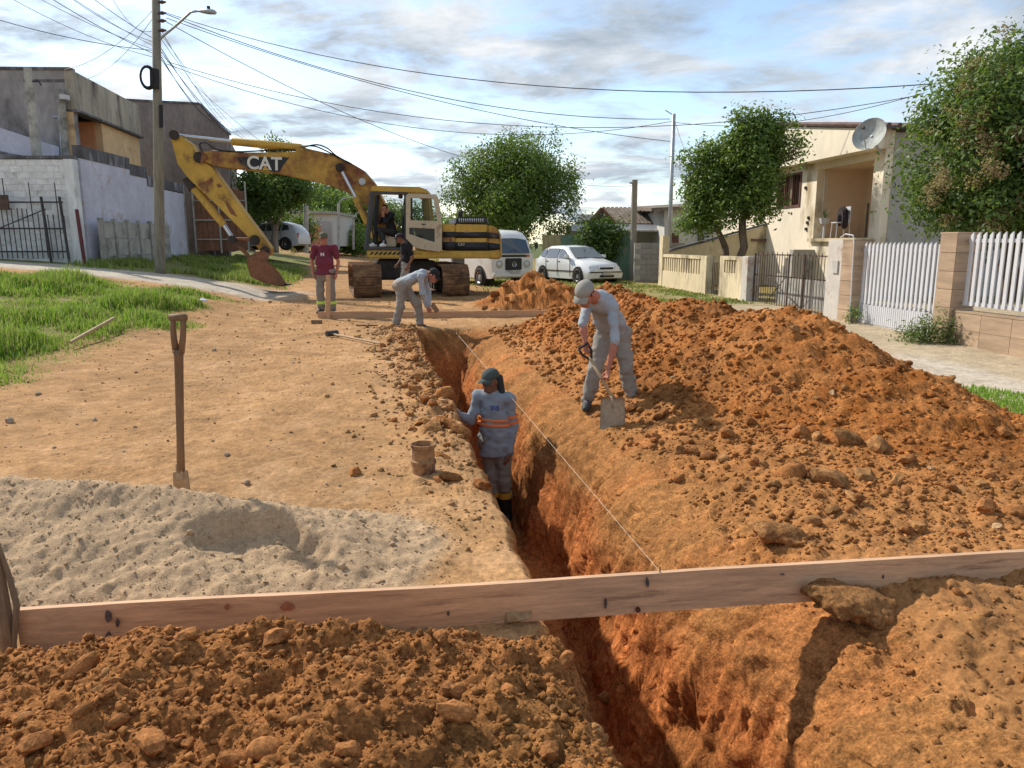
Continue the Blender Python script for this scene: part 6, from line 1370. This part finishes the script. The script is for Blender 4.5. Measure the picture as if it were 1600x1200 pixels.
M_str = mat('white_string', (.62, .54, .42), .8, 0); a, b_, c = ray(1031, 893); s_ = (nb0-Vector((0, 0, CAM_Z))).dot(nB)/Vector((a, b_, c)).dot(nB); st0 = Vector((a*s_, b_*s_, CAM_Z+c*s_)); st1 = P(700, 505, 15.5)
o = MB().tube([st0, st0.lerp(st1, .5), st1], [.0009, .0016, .0032], 5).build('string_line', M_str, loc=tuple(st0)); tag(o, 'thin white string line stretched along the trench between the boards', 'string')
o = MB().tube([st0-Vector((0, 0, .03)), st0+Vector((0, 0, .025))], .003, 6).build('nail', M_iron, loc=tuple(st0)); tag(o, 'small nail holding the string on top of the near board', 'nail')
# spade standing behind the sand
b0 = P(283, 752, 4.6); tp = P(278, 492, 4.55); M_spw = mat('old_spade_wood', (.19, .115, .065), .75, .25, 3, .3, 30, stretch=(5, 5, .7))
t = thing('spade', 'old spade with worn wooden handle standing upright in the ground by the sand', 'spade', tuple(b0))
def sp_(f): return b0.lerp(tp, f)
MB().tube([sp_(.04), sp_(.25), sp_(.45), sp_(.62), sp_(.76), sp_(.80)], [.028, .025, .027, .028, .030, .036], 10, sq=.75).build('handle', M_spw, t, smooth=True)
ux = Vector((1, 0, 0))
for s_ in (-1, 1): MB().tube([sp_(.78)+ux*s_*.014, sp_(.86)+ux*s_*.027, sp_(.93)+ux*s_*.032, sp_(.98)+ux*s_*.032], [.022, .019, .018, .018], 8).build('grip_arm', M_spw, t, smooth=True)
MB().tube([sp_(.985)-ux*.052, sp_(.985)+ux*.052], .021, 8).build('grip_bar', M_spw, t, smooth=True)
mb = MB(); mb.prism([b0+Vector((-.05, 0, .06)), b0+Vector((.05, -.01, .075)), b0+Vector((.06, -.01, -.16)), b0+Vector((-.06, 0, -.16))], (0, .012, 0)); mb.build('blade', M_blade, t, bevel=.003); MB().tube([b0+Vector((0, -.005, .02)), b0+Vector((0, 0, .12))], [.028, .026], 8).build('socket', M_blade, t)
# sledge hammer
hq = [G(519, 527, .07), G(594, 540, .06)]
for i, q in enumerate(hq): hq[i].z = hz(q.x, q.y)+.05
t = thing('sledgehammer', 'sledgehammer lying on the road in front of the far board', 'hammer', tuple(hq[0]))
MB().tube([hq[0], hq[1]], .018, 8).build('handle', M_ash, t); dd = (hq[1]-hq[0]).normalized(); nn_ = Vector((-dd.y, dd.x, 0)); MB().tube([hq[0]-nn_*.11+Vector((0, 0, .01)), hq[0]+nn_*.11+Vector((0, 0, .01))], .052, 8).build('head', M_iron, t, bevel=.006)
q = G(573, 510, .1); q.z = hz(q.x, q.y)+.02; o = MB().tube([q-Vector((.2, 0, 0)), q+Vector((.22, -.05, 0))], .014, 6).build('iron_bar', M_rust, loc=tuple(q)); tag(o, 'short rusty iron bar lying beside the far board', 'bar')
q = G(495, 506, .1); q.z = hz(q.x, q.y)+.04; o = MB().box((q.x-.1, q.y-.04, q.z-.04), (q.x+.1, q.y+.04, q.z+.03)).build('wood_offcut', M_stake, loc=tuple(q), bevel=.005); tag(o, 'small dark wood offcut at the left end of the far board', 'wood block')
q = P(681, 488, 15.2); o = MB().prism([P(672, 478, 15.25), P(677, 473, 15.25), P(686, 486, 15.25), P(681, 490, 15.25)], (0, .12, 0)).build('wood_block', M_stake, loc=tuple(q), bevel=.006); tag(o, 'dark wood block held above the far board by the bending man', 'wood block')
# clay pipe section / bucket
q = G(662, 727, .0); q.z = hz(q.x, q.y)-.01; M_clay = mat('clay_pot', (.34, .185, .085), .8, .3, 4, .2, 30, dirt=(.10, .045, .025), dscale=9, damt=.5)
t = thing('clay_pipe', 'short orange clay pipe stub standing open on the left trench edge', 'pipe', tuple(q))
MB().lathe([(r_*.78, z_*.76) for r_, z_ in [(.112, -.02), (.113, .10), (.124, .105), (.124, .135), (.110, .145), (.108, .26), (.122, .27), (.124, .30), (.112, .302), (.098, .26), (.098, .09), (.001, .08)]], q, 28).build('pipe_body', M_clay, t, smooth='auto')
# litter
q = G(313, 470, .4)
for _ in range(8): q = G(313, 470, hz(q.x, q.y)+.03)
o = MB().prism([q+Vector((-.12, 0, -.02)), q+Vector((.0, -.1, 0)), q+Vector((.16, .03, -.01)), q+Vector((.02, .1, .05))], (0, 0, .02)).build('plastic_scrap', M_white, loc=tuple(q)); tag(o, 'crumpled white plastic scrap lying at the edge of the grass', 'litter')
q0 = G(110, 535, .2); 
for _ in range(8): q0 = G(110, 535, hz(q0.x, q0.y)+.1)
q1 = G(178, 497, .3)
for _ in range(8): q1 = G(178, 497, hz(q1.x, q1.y)+.3)
o = MB().tube([q0, q1], .025, 6).build('stick', M_ash, loc=tuple(q0)); tag(o, 'dry pale stick leaning in the green grass', 'stick')

# large slabs of earth lying at the near board and on the trench shoulder: pieces of the spoil ridge
M_slab = mat('earth_slab', (.28, .135, .05), .95, .28, 7, .8, 70, spec=.1, bd=.014, speck=.45, sscale=60)
def earth_slab(px, py, y, r, tilt, seed):
    c = P(px, py, y); M_ = Matrix.Rotation(tilt[2], 3, 'Z') @ Matrix.Rotation(tilt[1], 3, 'Y') @ Matrix.Rotation(tilt[0], 3, 'X'); rr = random.Random(seed)
    c0 = c - org(heap_ridge)[0]; pr = [ell(c0, r, M_, .02)]
    for k in range(7): pr.append(ell(c0 + M_ @ Vector((rr.uniform(-.7, .7)*r[0], rr.uniform(-.6, .6)*r[1], rr.uniform(-.5, .4)*r[2])), (r[0]*rr.uniform(.25, .45), r[1]*rr.uniform(.3, .6), r[2]*rr.uniform(.4, .8)), M_, .02))
    o = sdf_part('earth_slab', pr, M_slab, heap_ridge, .008, wr=.026, seed=seed, wsc=14)
earth_slab(1330, 940, 3.34, (.21, .12, .060), (.30, .16, -.1), 3)
earth_slab(1215, 832, 4.15, (.15, .10, .05), (.2, .15, -.3), 9)

# ------------------------------------------------------------------ vegetation
M_bark = mat('bark', (.15, .11, .08), .95, .3, 3, .7, 15, stretch=(3, 3, .5)); M_bark2 = mat('pale_bark', (.24, .20, .16), .95, .3, 3, .6, 15, stretch=(3, 3, .5))
M_leaf = mat('leaf', None, .5, .0, 3, attr='col', transl=.35, spec=.35)
M_leafm = mat('leaf_matte', None, .75, .0, 3, attr='col', transl=.4, spec=.2)
def leaf_cloud(clumps, n, size, cols, seed, up=.35, droop=0, aspect=2.2, shell=.4, sub=9):
    """many folded leaf quads scattered through ellipsoid clumps; returns V, F, C"""
    g = np.random.default_rng(seed)
    big = np.array([c[0] for c in clumps]); bR = np.array([c[1] for c in clumps]); vol = (bR.prod(1))**.72; m = max(12, int(len(clumps)*sub))
    pb = g.choice(len(clumps), m, p=vol/vol.sum()); e = g.normal(size=(m, 3)); e /= np.linalg.norm(e, axis=1)[:, None]
    sc_ = big[pb] + e*bR[pb]*(.40+.74*g.random(m)**.8)[:, None]; sr = bR[pb]*(.20+.22*g.random(m))[:, None]*1.0
    w_ = sr.prod(1)**.72; pick = g.choice(m, n, p=w_/w_.sum()); C_ = sc_[pick]; Rr = sr[pick]; tone_c = g.random(m)[pick]; out = e[pick]
    d = g.normal(size=(n, 3)); d /= np.linalg.norm(d, axis=1)[:, None]; rad = shell+(1-shell)*g.random(n)**.6; rad *= 1+.12*np.clip(g.normal(size=n), -2, 1.6)*(rad > .75)
    pos = C_ + d*Rr*rad[:, None]
    nt_ = max(1, n//7); own = g.integers(0, nt_, n); pos = pos[:nt_][own] + g.normal(size=(n, 3))*size*1.3; dd = (d*.6+out*.6)[:nt_][own]; tone_c = tone_c[:nt_][own]
    nrm = dd*.7 + g.normal(size=(n, 3))*.65 + np.array([0, 0, up]); nrm /= np.linalg.norm(nrm, axis=1)[:, None]
    a = np.cross(nrm, g.normal(size=(n, 3))); a[:, 2] -= droop; a -= nrm*(a*nrm).sum(1)[:, None]; a /= np.linalg.norm(a, axis=1)[:, None]+1e-9; b = np.cross(nrm, a)
    L_ = size*(.7+.6*g.random(n))[:, None]; W_ = L_/aspect
    v0 = pos; v1 = pos+a*L_*.5+b*W_*.5+nrm*W_*.18; v2 = pos+a*L_; v3 = pos+a*L_*.5-b*W_*.5+nrm*W_*.18
    V_ = np.stack([v0, v1, v2, v3], 1).reshape(-1, 3); F_ = np.arange(4*n).reshape(n, 4)
    cc = np.array(cols); tone = tone_c*.35 + g.random(nt_)[own]*.35 + .3*g.random(n); k = np.clip((tone*(len(cc)-1)), 0, len(cc)-1.001); i = k.astype(int); f = (k-i)[:, None]
    col_ = (cc[i]*(1-f)+cc[i+1]*f)*(.8+.4*g.random((n, 1))); return V_, F_, np.repeat(col_, 4, 0)
GREEN = [(.055, .10, .022), (.095, .165, .032), (.14, .225, .045), (.20, .285, .065)]
DARKG = [(.042, .082, .022), (.068, .125, .028), (.10, .17, .038), (.145, .225, .052)]
def limb(mb, a, b, r0, r1, seed, bend=.15):
    rr = random.Random(seed); a, b = Vector(a), Vector(b); L_ = (b-a).length; pts_ = []
    for k in range(6): f = k/5; pts_.append(a.lerp(b, f)+Vector((rr.uniform(-1, 1), rr.uniform(-1, 1), 0))*L_*bend*.25*math.sin(f*math.pi))
    mb.tube(pts_, [r0+(r1-r0)*k/5 for k in range(6)], 7)
def tree(name, label, base, trunks, clumps, n, size, cols=GREEN, bark=None, seed=1, cat='tree', group=None, extra=None, **kw):
    t = thing(name, label, cat, tuple(base), 0, group); mb = MB(); i = 0
    for a, b, r0, r1 in trunks: limb(mb, a, b, r0, r1, seed+i); i += 1
    if trunks: mb.build('trunk', bark or M_bark, t, smooth=True)
    mb = MB(); rr = random.Random(seed)
    for c, r in clumps:
        if not trunks: break
        src = min((Vector(b) for _, b, _, _ in trunks), key=lambda q: (q-Vector(c)).length); 
        for k in range(2): limb(mb, src, Vector(c)+Vector((rr.uniform(-.6, .6)*r[0], rr.uniform(-.6, .6)*r[1], rr.uniform(-.2, .7)*r[2])), .05, .012, seed+50+i, .3); i += 1
    if mb.v: mb.build('branch', bark or M_bark, t, smooth=True)
    V_, F_, C_ = leaf_cloud(clumps, n, size, cols, seed, **kw)
    np_mesh('crown', V_, F_, M_leaf, t, smooth=False, colors=C_)
    if extra: 
        V_, F_, C_ = extra; np_mesh('flower_panicles', V_, F_, M_leafm, t, smooth=False, colors=C_)
    return t
def cl(px, py, y, rx, rz, ry=None): 
    q = P(px, py, y); return (tuple(q), (rx, ry or rx, rz))
# round tree behind the van
y = 35
cs = [cl(800, 290, y, 2.1, 1.7), cl(845, 245, y, 1.0, 1.2), cl(775, 255, y, 1.1, 1.0), cl(740, 285, y, 1.1, 1.2), cl(730, 325, y, 1.0, 1.2), cl(870, 290, y, 1.0, 1.4), cl(875, 335, y, .95, 1.1), cl(800, 340, y, 1.8, 1.3), cl(810, 225, y+.5, .7, .8), cl(842, 215, y, .45, .5), cl(890, 310, y, .5, .8), cl(712, 300, y, .4, .6), cl(720, 275, y-.3, .6, .6), cl(765, 235, y, .5, .5), cl(835, 275, y-1.2, .9, 1.2), cl(770, 300, y-1.4, .9, 1.1), cl(860, 250, y-.5, .6, .9)]
b = P(800, 400, y); tree('round_tree', 'large round bushy green tree behind the white van', b, [(b, P(795, 345, y), .2, .13), (P(795, 370, y), P(825, 320, y), .1, .07), (P(795, 370, y), P(765, 320, y), .1, .06)], cs, 46000, .15, GREEN, seed=3, sub=16)
# street trees before the yellow house
y = 22.6
cs = [cl(1170, 270, y, .85, .95), cl(1185, 225, y, .75, .75), cl(1165, 195, y, .45, .45), cl(1215, 215, y, .55, .5), cl(1203, 265, y, .5, .7), cl(1180, 315, y, .65, .55), cl(1145, 310, y, .6, .6), cl(1235, 240, y, .4, .35), cl(1185, 185, y, .35, .35), cl(1150, 230, y, .4, .6), cl(1225, 195, y, .3, .35), cl(1235, 215, y, .38, .4), cl(1240, 255, y, .3, .35), cl(1160, 340, y, .5, .3)]
b = P(1157, 445, y); tree('street_tree', 'taller leafy street tree with upright twigs before the yellow house', b, [(b, P(1160, 345, y), .14, .11), (P(1160, 355, y), P(1175, 280, y), .09, .05), (P(1160, 350, y), P(1200, 260, y), .07, .04)], cs, 23000, .125, GREEN, seed=8, group='street trees', up=.7)
y = 23.3
cs = [cl(1105, 290, y, .65, .75), cl(1085, 260, y, .4, .45), cl(1115, 250, y, .45, .45), cl(1075, 310, y, .4, .5), cl(1100, 335, y, .6, .35), cl(1130, 320, y, .5, .45), cl(1065, 280, y, .22, .3), cl(1100, 235, y, .3, .3), cl(1128, 285, y, .5, .6), cl(1128, 252, y, .4, .45), cl(1085, 345, y, .45, .25), cl(1125, 345, y, .4, .25)]
b = P(1137, 445, y); tree('street_tree', 'smaller leaning street tree beside the slim metal pole', b, [(b, P(1133, 385, y), .12, .10), (P(1133, 387, y), P(1112, 330, y), .10, .06)], cs, 13000, .12, GREEN, seed=12, group='street trees', up=.5)
# big flowering tree at right
y = 14.6
cs = [cl(1540, 250, y, 1.5, 1.6), cl(1470, 290, y, .9, .9), cl(1468, 230, y, .5, .7), cl(1480, 180, y, .65, .75), cl(1530, 150, y, .9, .9), cl(1600, 120, y, 1.0, 1.1), cl(1600, 60, y, .75, .7), cl(1450, 310, y, .42, .45), cl(1500, 340, y, .8, .5), cl(1580, 340, y, 1.1, .6), cl(1640, 220, y, 1.3, 1.5), cl(1490, 230, y-.8, .7, .8), cl(1570, 200, y-1.0, .8, .8), cl(1560, 290, y-1.1, .9, .8), cl(1650, 100, y, 1, 1.2), cl(1435, 275, y, .25, .3), cl(1520, 95, y, .35, .4), cl(1470, 110, y, .3, .3), cl(1660, 320, y, 1, .7)]
def cl_shift(c): return ((c[0][0]+.42, c[0][1], c[0][2]), c[1])
fc = [cl(px, py, y-dy, .17, .22) for px, py, dy in [(1480, 105, .5), (1500, 130, .7), (1470, 150, .6), (1440, 190, .5), (1520, 170, 1.0), (1560, 120, .9), (1590, 90, .8), (1545, 210, 1.4), (1500, 215, 1.2), (1460, 225, .9), (1590, 160, 1.3), (1600, 230, 1.5), (1430, 250, .6), (1520, 255, 1.5), (1570, 260, 1.6), (1480, 280, 1.2), (1540, 60, .7), (1590, 40, .7), (1450, 330, .7), (1500, 350, 1.0), (1560, 330, 1.5), (1595, 290, 1.6), (1525, 120, .8), (1495, 175, 1.0), (1425, 300, .5), (1575, 185, 1.4), (1455, 345, .7), (1530, 345, 1.2), (1600, 345, 1.3), (1440, 280, .7), (1590, 60, .9), (1490, 200, 1.1), (1470, 190, .9), (1555, 165, 1.2), (1510, 235, 1.3)]]
PAN = [(.26, .18, .10), (.38, .27, .16), (.46, .34, .21), (.34, .25, .14)]
ex = leaf_cloud([cl_shift(c) for c in fc], 6500, .045, PAN, 5, up=.2, shell=.2, aspect=1.4, sub=4)
b = P(1580, 470, y); tree('flowering_tree', 'large dense tree with brownish flower panicles overhanging the white fence', b, [(b, P(1580, 330, y), .2, .14), (P(1580, 350, y), P(1500, 250, y), .1, .05), (P(1580, 350, y), P(1600, 150, y), .12, .05)], [cl_shift(c) for c in cs], 82000, .105, DARKG, seed=21, sub=18, extra=ex, droop=.3)
# left tree behind the bucket
y = 40
cs = [cl(425, 300, y, 1.5, 1.1), cl(450, 280, y, 1.0, .9), cl(400, 290, y, .9, .9), cl(430, 245, y, .7, .7), cl(460, 310, y, .8, .8), cl(390, 320, y, .6, .6), cl(425, 225, y, .4, .5), cl(440, 330, y, .9, .5)]
b = P(430, 395, y); tree('dark_tree', 'dark green tree with forked trunk behind the excavator bucket', b, [(b, P(430, 350, y), .2, .16), (P(430, 362, y), P(415, 320, y), .13, .08), (P(430, 362, y), P(440, 315, y), .13, .08)], cs, 15000, .19, DARKG, seed=31, bark=M_bark2)
for i, (px, py, y, rx, rz, lab) in enumerate([(395, 330, 52, 1.6, 1.6, 'pale green tree seen left of the dark forked tree'), (500, 325, 72, 2.6, 2.4, 'far green tree above the low white building'), (530, 315, 80, 2.4, 3.0, 'tall far tree left of the excavator boom'), (560, 345, 76, 2.2, 2.6, 'far dark tree behind the lamp posts'), (590, 345, 85, 2.6, 2.6, 'far dark tree seen through the excavator cab'), (470, 350, 66, 1.8, 1.8, 'far rounded tree behind the grey post'), (625, 350, 90, 3, 2.2, 'farthest tree right of the operator'), (545, 375, 70, 2.4, 1.0, 'low far hedge mass behind the red car'), (680, 360, 90, 3, 1.8, 'distant tree above the engine housing'), (700, 370, 60, 2, 1.2, 'distant bush left of the round tree')]):
    cs = [cl(px, py, y, rx, rz)] + [cl(px+random.uniform(-1, 1)*rx*.8/y*1164, py+random.uniform(-1, .6)*rz*.7/y*1164, y+random.uniform(-1, 1), rx*.55, rz*.5) for _ in range(5)]
    b = P(px, 396, y); tree('far_tree', lab, b, [(b, P(px, py, y), .22, .12)], cs, 6500, .30, GREEN if i % 2 else [(.05, .08, .03), (.07, .11, .04), (.10, .15, .055), (.13, .19, .07)], seed=40+i, group='trees far down the street')
def shrub(label, base, clumps, n, size, cols=GREEN, seed=60, name='shrub', **kw):
    t = thing(name, label, 'shrub', tuple(base)); mb = MB(); rr = random.Random(seed)
    for k in range(7): 
        c, r = clumps[k % len(clumps)]; limb(mb, base, Vector(c)+Vector((rr.uniform(-.5, .5)*r[0], rr.uniform(-.5, .5)*r[1], rr.uniform(0, .6)*r[2])), .02, .006, seed+k)
    mb.build('stems', M_bark, t); V_, F_, C_ = leaf_cloud(clumps, n, size, cols, seed, **kw); np_mesh('foliage', V_, F_, M_leaf, t, smooth=False, colors=C_)
y = 31; shrub('dark leafy shrub growing over the green fence behind the white car', P(940, 425, y), [cl(935, 380, y, .9, .6, .5), cl(915, 365, y, .4, .4), cl(955, 365, y, .45, .45), cl(970, 390, y, .35, .45), cl(925, 400, y, .5, .4)], 6000, .15, DARKG, 61)
y = 46; shrub('dark round bush beside the grey post', P(465, 395, y), [cl(465, 365, y, .8, .7), cl(475, 350, y, .5, .4)], 3500, .2, DARKG, 62)
q = rp(12.15, -.3, .08); shrub('small green weed clump at the foot of the tiled pillar', q, [((q.x-.1, q.y-.05, .25), (.22, .2, .2)), ((q.x+.15, q.y-.2, .28), (.2, .18, .24)), ((q.x-.28, q.y+.12, .2), (.14, .14, .14))], 1800, .075, [(.06, .10, .03), (.10, .15, .05), (.15, .20, .07), (.2, .24, .1)], 63, up=.8, aspect=3.5)
q = rp(14.55, -.1, .08); shrub('tiny weed at the foot of the white gate', q, [((q.x, q.y, .2), (.06, .06, .18))], 200, .06, GREEN, 64, up=.8)
# grass
def grass(name, label, pts_, hfun, cols, seed, wdt=.006):
    g = np.random.default_rng(seed); n = len(pts_); base = np.array([(x, y, hz(x, y)-.01) for x, y in pts_]); hh = np.array([hfun(x, y) for x, y in pts_])*(.6+.8*g.random(n))
    a = g.random(n)*2*math.pi; ln = g.normal(size=n)*.35+.25; wv = wdt*(1+.10*base[:, 1])
    sx, sy = -np.sin(a), np.cos(a); cx_, cy_ = np.cos(a), np.sin(a)
    v0 = base + np.stack([sx*wv, sy*wv, 0*a], 1); v1 = base - np.stack([sx*wv, sy*wv, 0*a], 1)
    m_ = base + np.stack([cx_*hh*ln*.35, cy_*hh*ln*.35, hh*.6], 1); v2 = m_ - np.stack([sx*wv, sy*wv, 0*a], 1)*.7; v3 = m_ + np.stack([sx*wv, sy*wv, 0*a], 1)*.7
    v4 = base + np.stack([cx_*hh*ln*1.1, cy_*hh*ln*1.1, hh*(1-.25*np.abs(ln))], 1)
    V_ = np.stack([v0, v1, v2, v3, v4], 1).reshape(-1, 3); k = np.arange(n)[:, None]*5
    F_ = np.concatenate([k+np.array([[0, 1, 2]]), k+np.array([[0, 2, 3]]), k+np.array([[3, 2, 4]])]); cc = np.array(cols); pk = g.integers(0, len(cc), n); C_ = np.repeat(cc[pk]*(.75+.5*g.random((n, 1))), 5, 0)
    o = np_mesh(name, V_, F_, M_leafm, None, smooth=False, colors=C_, loc=tuple(base.mean(0))); tag(o, label, 'grass', None, 'stuff'); return o
def scatter(n, x0, x1, y0, y1, mask, M_, seed):
    g = np.random.default_rng(seed); out = []
    while len(out) < n:
        x, y = g.uniform(x0, x1, 4000), g.uniform(y0, y1, 4000); u = x-xL(y); i = np.clip(np.searchsorted(vv, y), 0, nv-1); j = np.clip(np.searchsorted(uu, u), 0, nu-1)
        k = (g.random(4000) < M_[i, j]) & mask(x, y); out += list(zip(x[k], y[k]))
    return out[:n]
clp = fbm2(X, Y, .9, 3, 201)
GR = [(.17, .32, .03), (.23, .40, .04), (.29, .45, .07), (.15, .26, .04), (.40, .40, .14), (.42, .36, .17)]
dens = np.clip(gA*(.68+1.1*clp), 0, 1)
p_ = scatter(68000, -20, -4.5, 7, 20, lambda x, y: np.abs(x) < .92*y+2, dens, 1)
def gh(x, y):
    u = x-xL(y); i = min(np.searchsorted(vv, y), nv-1); j = min(np.searchsorted(uu, u), nu-1); return .04+.30*max(0, gA[i, j]-.3)*max(.15, .7+1.5*clp[i, j])
grass('grass', 'bright green tall grass on the left verge', p_, gh, GR, 2, .0042)
p_ = scatter(8500, -20, -5, 23, 37, lambda x, y: x > -14.3-.08*(y-26), np.clip(gC*(.25+1.6*clp), 0, 1), 3)
grass('grass', 'rough grass along the foot of the left walls and pole', p_, lambda x, y: .22, [(.15, .23, .04), (.22, .27, .07), (.30, .29, .12)], 4, .006)
p_ = scatter(3500, 4.2, 6.2, 6.2, 9.2, lambda x, y: ((x-5.2)/.8)**2+((y-7.5)/1.0)**2 < 1+.3*np.sin(x*7)*np.cos(y*5), np.ones_like(gA), 5)
grass('grass', 'patch of short grass right of the soil ridge', p_, lambda x, y: .06, GR[:4], 6, .004)
p_ = scatter(9000, -2, 9, 18.5, 33, lambda x, y: x < 5.0-.13*(y-26.5), np.clip(gD*(.4+clp), 0, 1), 7)
grass('grass', 'short worn grass around the parked white vehicles', p_, lambda x, y: .07, [(.14, .18, .05), (.2, .22, .08), (.26, .25, .11)], 8, .008)
